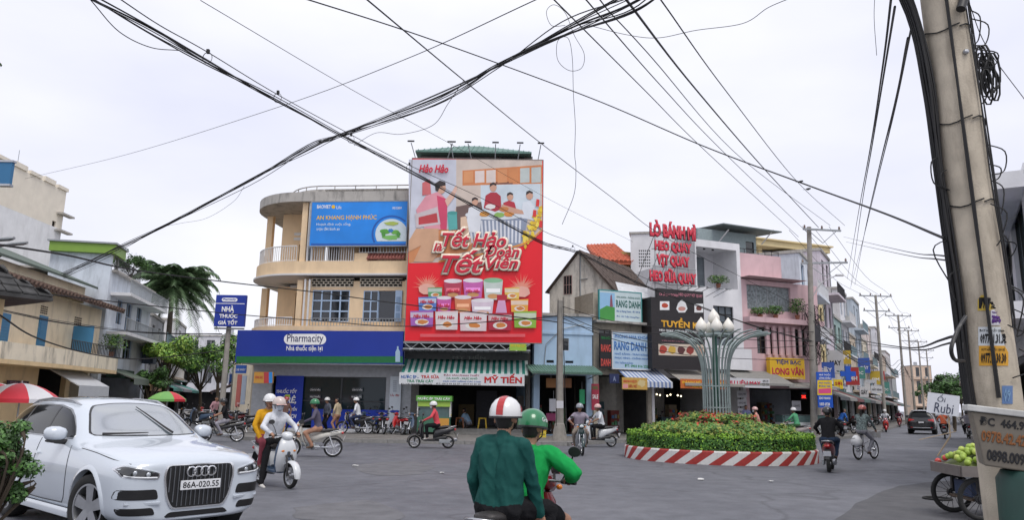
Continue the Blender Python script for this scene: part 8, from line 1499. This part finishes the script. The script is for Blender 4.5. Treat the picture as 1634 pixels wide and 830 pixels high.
ride(498, 730, -86, 'underbone', 'white underbone motorbike heading left before the pharmacy', 'person in purple-grey jacket and green helmet riding white motorbike leftwards', gloss('cream_paint', (.60, .58, .52)), CL('purple_grey', (.10, .09, .13)), tan, hg, gloss('cream_paint', (.60, .58, .52)), skin=SKIND)
ride(688, 716, -88, 'scooter', 'black motor scooter heading left before the open shop', 'person in coral red jacket, white helmet and mask riding black scooter', black, CL('coral', (.60, .08, .10)), blk, hw, mask=True, vox=.018, shoe=SHOE, foot=None)
ride(566, 698, -76, 'underbone', 'black motorbike standing at the pharmacy step', 'person in white shirt sitting on the motorbike at pharmacy step', black, wht, CL('navy', (.03, .04, .09)), hw, z=.15, hands=((.10, .2, .95), (.1, -.2, .95)))
b, p, loc, rz = ride(925, 726, 172, 'underbone', 'dark green motorbike coming toward the viewer left of the island', 'person in grey T-shirt and grey helmet riding toward the viewer', green, CL('mauve_grey', (.32, .28, .34)), CL('khaki', (.24, .20, .17)), hgr, silver, sleeves=False, skin=SKIND)
ride(953, 714, -112, 'scooter', 'white motorbike behind the oncoming dark green one', 'person in white short-sleeved shirt and pinkish helmet turning left', white, wht, blk, hp, sleeves=False, skin=SKIND)
ride(1206, 706, -88, 'scooter', 'dark scooter passing behind the island on its right', 'person in salmon pink jacket and pale helmet behind the island', black, CL('salmon', (.62, .32, .28)), gry, hp, mask=True)
ride(1268, 706, -62, 'scooter', 'pale scooter leaving right behind the hedge', 'person in mint green jacket and white helmet right of the lamp', gloss('beige_paint', (.55, .48, .44)), CL('mint', (.10, .34, .18)), CL('camo', (.06, .14, .06)), hw)
ride(1326, 752, 4, 'scooter', 'dark red and black scooter riding away right of the island', 'person in black T-shirt and black helmet riding away', dkred, blk, den, hb, vox=.018, foot=None, skin=SKIND)
ride(1414, 690, 178, 'scooter', 'bright red scooter approaching along the far street', 'person in white shirt on red scooter far down the street', RED, wht, gry, hw, mask=True, vox=.026); ride(1436, 682, 182, 'scooter', 'dark scooter farther along the far street', 'person in dark clothes on the far scooter', dkred, CL('plum', (.10, .03, .05)), blk, hgr, vox=.026)
ride(1508, 700, 0, 'scooter', 'dark scooter riding away right of the black SUV', 'person in orange shirt riding away beside the black SUV', black, CL('orange', (.70, .16, .08)), blk, hb, vox=.026); ride(1546, 700, -5, 'underbone', 'dark motorbike partly hidden by the sign board', 'person in grey riding away beyond the sign board', black, gry, blk, hgr, vox=.026)
ride(352, 706, -94, 'underbone', 'black motorbike entering the left street', 'person in black shirt and grey trousers entering the left street', black, blk, gry, hb, sleeves=False)
# parked machines
PK = [(607, 698, -14, 'underbone', black, 'small black motorbike parked at the pharmacy glass'), (633, 699, -24, 'underbone', redp, 'red motorbike parked before the white banner'), (974, 694, 12, 'scooter', black, 'black scooter parked nearest the middle pole'), (991, 694, 8, 'underbone', black, 'black motorbike second in the parked row'), (1003, 693, 14, 'scooter', silver, 'silver scooter in the parked row'), (1026, 694, 175, 'underbone', silver, 'silver motorbike parked facing the road'), (1042, 694, 30, 'scooter', white, 'white scooter at the parked row end'), (1056, 693, 20, 'underbone', dkred, 'dark red motorbike parked under the taupe awning'),
  (388, 697, -100, 'scooter', black, 'black scooter parked below the pharmacy corner sign'), (372, 690, -95, 'underbone', dkred, 'dark red motorbike parked at the left corner'), (404, 690, -80, 'scooter', silver, 'silver scooter parked beside pharmacy poster'), (300, 684, -70, 'underbone', black, 'black motorbike parked beyond the white SUV'), (315, 687, -60, 'scooter', slate, 'blue-grey scooter parked beyond the white SUV'), (330, 680, -80, 'underbone', redp, 'red motorbike deep in the left street'),
  (1352, 696, -40, 'underbone', black, 'black motorbike parked first along the far row'), (1366, 690, -40, 'scooter', dkred, 'dark red scooter parked along the far row'), (1380, 685, -40, 'underbone', black, 'second black motorbike parked along the far row'), (1393, 681, -40, 'scooter', silver, 'silver scooter parked along the far row'), (1180, 697, 20, 'scooter', black, 'black scooter by the sewing shop'), (418, 690, -70, 'underbone', black, 'black motorbike between poster and mustard rider'), (345, 681, -85, 'scooter', silver, 'silver scooter deep in the left street'), (362, 684, -75, 'underbone', slate, 'blue-grey motorbike parked behind the black-shirted rider'), (584, 697, -40, 'scooter', slate, 'blue-grey scooter parked at the pharmacy step'), (1070, 694, 15, 'scooter', silver, 'silver scooter parked under the taupe awning'), (1086, 694, -10, 'underbone', black, 'black motorbike behind the island shrubs'), (1334, 701, -30, 'scooter', black, 'black scooter parked at the pole banner'), (1405, 677, -40, 'underbone', dkred, 'dark red motorbike farthest along the far row'), (650, 699, 10, 'underbone', slate, 'blue-grey motorbike parked beside the juice cart')]
for px, py, a, st, c, lab in PK: l = gpos(px, py); bike(lab, (l[0], l[1], .15), heading(px, py, a), st, c, group='parked motorbikes', lean=R(7), stand=True)
# people on foot
def stand(px, py, ang, lab, shirt, trousers, z=.15, bend=0, **k):
 l = gpos(px, py); person(lab, (l[0], l[1], z), heading(px, py, ang), shirt, trousers, **dict(dict(hip=(0, .88), neck=(.03 + bend, 1.40 - bend * .45), hands=((.12 + bend, .24, .85 - bend * .2), (.1 + bend, -.24, .86 - bend * .2)), feet=((.05, .10, .10), (-.06, -.11, .10)), vox=.024), **k))
stand(537, 697, -60, 'person in beige shirt standing at the pharmacy step', CL('beige', (.46, .38, .26)), tan); stand(521, 695, -120, 'person in dark shirt and pale cap near the pharmacy glass', CL('slate', (.10, .11, .14)), blk, helmet=hw); stand(1012, 694, 70, 'person in dark clothes bending over parked motorbikes', CL('charcoal', (.03, .03, .035)), blk, bend=.25); stand(1192, 700, 170, 'person in lavender floral shirt by the sewing shop', CL('lavender', (.28, .30, .50)), den); stand(1342, 698, 60, 'person in blue shirt leaning over machines in the far row', CL('blue', (.03, .12, .42)), den, bend=.25); stand(452, 694, 150, 'person in a brownish jacket and red cap by the navy poster', CL('brownish', (.20, .12, .10)), den, helmet=gloss('cap_red', (.35, .04, .05)), peak=gloss('helmet_pink', (.60, .36, .34))); stand(415, 688, -150, 'person in white shirt behind the mustard pillion rider', wht, den); stand(340, 686, 140, 'person in pink shirt in the left street', CL('pink', (.52, .30, .34)), blk)
l = F2.world(F2.uz(745, 640)[0], 1.1, .42); person('person in light blue shirt crouching inside the open shop', l, F2.rz + R(150), CL('lightblue', (.28, .42, .58)), CL('greytr', (.22, .22, .25)), hip=(-.10, .28), neck=(.18, .72), hands=((.40, .12, .30), (.40, -.12, .30)), feet=((.12, .13, .10), (.10, -.13, .10)), vox=.024, knee=(1, .3, 1), helmet=None)
# bicycle
def bicycle(label, loc, rz, col):
 t = thing('bicycle', label, 'bicycle', loc, rz);
 for x, n in ((.52, 'front_wheel'), (-.52, 'rear_wheel')): wheel(t, x, .33, .04, n, spokes=16)
 MB().tube([(.46, 0, .62), (-.05, 0, .29), (-.52, .03, .33)], .016, 6).tube([(-.05, 0, .29), (-.18, 0, .80)], .016, 6).tube([(.45, 0, .70), (-.13, 0, .52)], .016, 6).tube([(-.16, 0, .7), (-.52, -.03, .33)], .011, 6).build('frame', col, t, smooth=60); MB().tube([(.52, .04, .33), (.46, .03, .62), (.42, 0, .92)], .014, 6).tube([(.52, -.04, .33), (.46, -.03, .62)], .014, 6).build('fork', STEEL, t); MB().tube([(.28, .26, .98), (.44, .12, .96), (.44, -.12, .96), (.28, -.26, .98)], .012, 6).build('handlebar', STEEL, t)
 MB().loft([ringx(-.34, .86, .02, .02), ringx(-.28, .85, .10, .035), ringx(-.14, .85, .07, .03), ringx(-.02, .85, .02, .015)]).build('saddle', DARKP, t, smooth=60); MB().box(-.78, -.30, -.07, .07, .70, .72).tube([(-.7, .06, .7), (-.54, .05, .34)], .008, 5).build('carrier', STEEL, t); MB().box(.46, .74, -.16, .16, .72, .94).build('basket', mat('basket_white', (.5, .5, .5)), t); MB().tube([(-.05, -.1, .20), (-.05, .1, .38)], .012, 5).box(-.11, .01, .09, .17, .37, .39).box(-.11, .01, -.17, -.09, .19, .21).build('pedal', DARKP, t)
 return t
l = gpos(1383, 734); rz = heading(1383, 734, 28); bicycle('white bicycle ridden away with a white bag on its carrier', l, rz, mat('bicycle_white', (.5, .5, .52))); person('person in patterned grey-green shirt and red helmet cycling away', l, rz, mat('cloth_floral', (.14, .18, .18), rough=.9, var=.9, scale=22), CL('greytr', (.22, .22, .25)), helmet=gloss('helmet_redpattern', (.38, .10, .08), var=.6, scale=30), hip=(-.2, .97), neck=(-.10, 1.5), hands=((.26, .24, 1.02), (.26, -.24, 1.02)), feet=((-.02, .13, .50), (-.06, -.13, .30)), hairlong=True, vox=.02)
bg = thing('plastic_bag', 'white full plastic bag hanging from the bicycle carrier', 'bag', l, rz); MB(TM((-.62, -.02, .60))).loft([ringz(-.17, 0, .10, .09), ringz(-.10, 0, .19, .16), ringz(.05, 0, .20, .17), ringz(.16, 0, .12, .10), ringz(.22, 0, .05, .04)]).build('bag', mat('bag_white', (.62, .63, .65), rough=.5, bump=.6, bscale=12), bg, smooth=60)
# yellow delivery box on a parked bicycle beside the pole
l = gpos(868, 697); bicycle('dark bicycle parked behind the yellow delivery box', (l[0], l[1], .15), heading(868, 697, 80), DARKP); t = thing('delivery_box', 'yellow delivery box standing at the kerb beside the middle pole', 'box', (X(861, 36.2), 36.2, .15), R(8)); MB().box(-.30, .30, -.25, .25, .30, .82).build('case', flat('box_yellow', (.75, .38, .01)), t, bevel=.02); MB().box(-.28, .28, -.24, .24, .0, .30).build('lower_case', flat('box_lemon', (.70, .55, .06)), t); MB().box(-.31, .31, -.26, .26, .82, .86).build('lid', flat('box_yellow', (.75, .38, .01)), t); text('GIAO HÀNG', t, BLACK, (-.22, .22, .10, .20), y=-.246, bold=.03)
# stools and juice cart in the open shop
for i, (px, c, lab) in enumerate(((769, (.70, .45, .02), 'yellow plastic stool at the shop step'), (732, (.35, .12, .04), 'brown wooden stool inside the open shop'))):
 l = F2.world(F2.uz(px, 660)[0], 1.0, .42); t = thing('stool', lab, 'stool', l, F2.rz); m = flat('stool%d' % i, c); MB().box(-.2, .2, -.2, .2, .48, .53).build('seat', m, t, bevel=.01)
 for sx in (-1, 1):
  for sy in (-1, 1): MB().loft([[(sx * .16 + dx, sy * .16 + dy, .48) for dx, dy in ((-.03, -.03), (.03, -.03), (.03, .03), (-.03, .03))], [(sx * .21 + dx, sy * .21 + dy, 0) for dx, dy in ((-.025, -.025), (.025, -.025), (.025, .025), (-.025, .025))]]).build('leg', m, t)
fc = F2; r = fc.rect(666, 632, 718, 694, 1.0); t = thing('juice_cart', 'green glass-sided juice cart under the shop awning', 'cart', fc.world((r[0] + r[1]) / 2, -1.0, .15), fc.rz); w = (r[1] - r[0]) / 2; h = r[3] - .15; gc = flat('cart_green', (.12, .38, .06))
MB().box(-w, w, 0, .7, .12, h * .45).build('base', flat('cart_base', (.05, .16, .10)), t); MB().box(-w + .05, w - .05, .05, .65, h * .45, h * .80).build('glass_case', mat('case_glass', (.10, .16, .16)), t)
for sx in (-1, 1):
 for y in (.03, .67): MB().box(sx * w - .03, sx * w + .03, y - .03, y + .03, h * .45, h * .86).build('post', WTRIM, t)
MB().box(-w - .08, w + .08, -.1, .8, h * .86, h).build('canopy', gc, t); text('NƯỚC ÉP TRÁI CÂY', t, WHITE, (-w, w, h * .89, h * .97), y=-.106, bold=.04); MB().box(-w, w, -.03, -.003, h * .72, h * .85).build('fruit_print', flat('cart_lime', (.35, .55, .08)), t); MB().box(w * .2, w * .95, -.02, -.003, h * .18, h * .42).build('poster', flat('cart_orange', (.6, .3, .05)), t)
for i in range(9): MB().sphere((-w + .2 + i * .17, .3, h * .45 + .10), .09, 8, 6).build('fruit', flat('fruit%d' % (i % 3), ((.65, .25, .03), (.3, .5, .05), (.6, .5, .05))[i % 3]), t, smooth=60)
for sx in (-1, 1): MB().lathe([(.12, -.03), (.12, .03), (.02, .03), (.02, -.03)], (sx * w * .8, .1, .12), 16, 'y').build('wheel', RUBBER, t)
# ================================================================ fruit cart at the right
g = G(1537, 832); ct = thing('fruit_cart', 'wooden handcart heaped with guavas at the right kerb', 'cart', (g.x + 1.05, g.y + .35, 0), R(-8)); wd = mat('cart_wood', (.10, .07, .05), rough=.8, var=.3, scale=9)
MB().box(-.95, 1.0, -.55, .55, .70, .74).build('tray_floor', wd, ct); MB().box(-.98, 1.03, -.60, -.55, .66, .82).box(-.98, 1.03, .55, .60, .66, .82).box(-1.0, -.95, -.55, .55, .66, .82).box(1.0, 1.05, -.55, .55, .66, .82).build('tray_rim', mat('cart_rim', (.16, .14, .13), rough=.6), ct)
for x, y in ((-.7, -.45), (-.7, .45), (.7, -.45), (.7, .45)): MB().box(x - .03, x + .03, y - .03, y + .03, .25, .66).build('leg', DARKP, ct)
MB().box(-.8, .9, -.40, .40, .28, .32).build('lower_shelf', wd, ct); MB().box(-.75, -.1, -.3, .3, .33, .56).build('storage_crate', flat('crate_navy', (.03, .05, .11)), ct)
for y in (-.50, .50): wheel(ct, -.72, .33, .06, 'wheel', spokes=16, y=y, rimm=DARKP)
MB().tube([(-.72, -.55, .33), (-.72, .55, .33)], .02, 6).build('axle', STEEL, ct)
gm = [mat('guava_green', (.30, .42, .06), rough=.45, var=.2, scale=4), mat('guava_pale', (.42, .50, .10), rough=.45, var=.2, scale=4), mat('apple_red', (.50, .06, .05), rough=.35, var=.3, scale=5)]; ms = [MB().sphere((0, 0, 0), (.052, .052, .047), 10, 7).mesh('fruit', m, smooth=60) for m in gm]; q = random.Random(4); M_ = TM(ct.location, R(-8))
for i in range(150):
 u, v = q.uniform(-.9, .45), q.uniform(-.5, .5); hgt = .42 * (1 - ((u + .1) / 1.0) ** 2) * (1 - (v / .62) ** 2); z = .78 + max(0, hgt) * q.uniform(.75, 1.0); k = 2 if v > .30 + q.uniform(-.1, .1) else q.randrange(2); p = M_ @ Vector((u, v, z)); o = link('red_apple' if k == 2 else 'guava', ms[k], None, p, (q.uniform(0, 6), q.uniform(0, 6), 0)); tag(o, 'red apple heaped at the back of the handcart' if k == 2 else 'green guava heaped on the front of the handcart', 'fruit', 'apples on the handcart' if k == 2 else 'guavas on the handcart')
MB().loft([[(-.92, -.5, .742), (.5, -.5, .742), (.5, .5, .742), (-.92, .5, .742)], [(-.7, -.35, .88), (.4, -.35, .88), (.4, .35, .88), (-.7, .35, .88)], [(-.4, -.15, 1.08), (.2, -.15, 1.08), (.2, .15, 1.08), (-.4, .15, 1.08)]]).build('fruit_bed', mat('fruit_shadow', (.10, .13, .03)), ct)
fs = Fac((X(1474, 11.4), 11.4), (X(1532, 11.2), 11.2)); t = sign('price_board', 'hand-lettered white card on a stick over the fruit', fs, 1477, 629, 1528, 662, 0, flat('card_white', (.66, .68, .72)), [('Ổi', (1492, 630, 1505, 642), flat('ink_pen', (.03, .04, .08)), .0, .1), ('Rubi', (1489, 644, 1520, 660), flat('ink_pen', (.03, .04, .08)), .0, .1)], thick=.012); t.rotation_euler = (0, R(8), t.rotation_euler[2]); MB().tube([(.05, .03, .2), (.12, .03, -.3), (-.02, .1, -.62)], .012, 6).tube([(-.02, .03, -.0), (.18, .0, -.22), (-.28, -.02, -.42)], .007, 5).build('stick', mat('stick_wood', (.35, .27, .18)), t)
g = G(1496, 798); tag(MB().tube([(.24 * math.cos(a), .24 * math.sin(a), .02) for a in [2 * math.pi * i / 24 for i in range(25)]], .02, 8, caps=False).build('rubber_hoop', RUBBER, None, smooth=60, loc=(g.x, g.y, .003)), 'thin black rubber hoop lying on the road by the fruit cart', 'hoop')
# ================================================================ shrub at lower left
tree('leafy green shrub at the lower left corner before the SUV', (X(-8, 6.4, 1.1), 6.4, 0), 1.42, .32, 91, [LG[1], LG[0], mat('leaf_shrub', (.06, .15, .03), rough=.45, var=.35, scale=8)], 8500, .52, 1.2, (.014, .030), name='shrub', clumps=34, elo=-1.3)
# ================================================================ the pair on the motorbike in front
fx, fy = P(837, 800, 6.5).x, 6.5; loc = (fx, fy, 0); rz = R(64); b = bike('dark red motorbike with two riders right in front of the viewer', loc, rz, 'underbone', gloss('maroon_paint', (.16, .010, .016)), None, alloy=False)
ph = MB(TM((.40, -.10, 1.12), ry=R(-35))).box(-.008, .008, -.04, .04, -.08, .08).build('phone', mat('phone_case', (.45, .12, .12), rough=.4), b, bevel=.004); MB(TM((.40, -.10, 1.12), ry=R(-35))).box(-.012, -.0085, -.035, .035, -.073, .073).build('phone_screen', mat('phone_screen', (.10, .11, .13), rough=.1), ph); MB().tube([(.36, -.12, 1.0), (.40, -.10, 1.06)], .012, 6).build('phone_mount', DARKP, b)
gj = CL('grab_green', (.012, .30, .07), bump=.25, bscale=9, var=.05); tj = CL('teal_jacket', (.010, .070, .062), bump=.25, bscale=9, rough=.7, var=.05)
d = person('person in bright green jacket, green helmet and black shorts driving in front', loc, rz, gj, blk, helmet=hg, hip=(-.08, .86), neck=(.10, 1.29), hands=((.26, .31, 1.05), (.26, -.31, 1.05)), feet=((.02, .19, .37), (.02, -.19, .37)), legs=False, vox=.0095, tilt=.12, wrinkle=.014, bulk=1.08, armr=1.12, elbow=(-.3, 1, -.5))
p = person('person in dark teal jacket and white red-striped helmet riding pillion in front', loc, rz, tj, blk, helmet=hw, hip=(-.47, .88), neck=(-.42, 1.385), hands=((-.30, .25, .83), (-.24, -.25, .80)), feet=((-.22, .22, .43), (-.22, -.22, .43)), vox=.0095, wrinkle=.016, bulk=1.0, armr=1.05, stripe=RED, elbow=(-.9, .35, -.3), head=(1, .12))
HM = Matrix([d['_hm'][i * 4:i * 4 + 4] for i in range(4)])
def wrapx(HM, ang):
 def f(v): a = ang + v.x / .14; z = v.z; k = math.sqrt(max(0, 1 - (z / .14) ** 2)); return HM @ Vector((.151 * math.cos(a) * k, .135 * math.sin(a) * k, z))
 return f
text('Grab', [c for c in d.children if c.name.startswith('helmet')][0], WHITE, (-.045, .045, .02, .055), bold=.03, xf=wrapx(HM, R(-98)), name='helmet_lettering')
HP = Matrix([p['_hm'][i * 4:i * 4 + 4] for i in range(4)]); hel = [c for c in p.children if c.name.startswith('helmet')][0]; w_ = wrapx(HP, R(-78)); q = random.Random(8)
for cx, cz, rr in ((0, .045, .022), (.03, .028, .016), (-.025, .022, .013), (.02, .065, .012)): MB().poly([w_(Vector((cx + rr * math.cos(t) * q.uniform(.7, 1.1), 0, cz + rr * math.sin(t) * q.uniform(.7, 1.1)))) for t in [2 * math.pi * i / 10 for i in range(10)]]).build('flower_print', flat('print_crimson', (.34, .01, .03)), hel)

for i, (x0, y0, x1, y1, c, lab) in enumerate(((377, 598, 384, 650, (.50, .14, .12), 'tall faded red banner at the pharmacy side corner'), (385, 600, 392, 646, (.42, .50, .62), 'tall pale blue banner at the pharmacy side corner'), (376, 583, 393, 596, (.02, .10, .42), 'small blue shop board left of the pharmacy'))): sign('corner_banner', lab, Fac((X(377, 42), 42), (X(395, 42), 42)), x0, y0, x1, y1, 0, flat('corner%d' % i, c), [('XE MÁY', (x0 + 1, y1 - 8, x1 - 1, y1 - 4), WHITE, .02)], thick=.06, cat='banner')

flush_text()
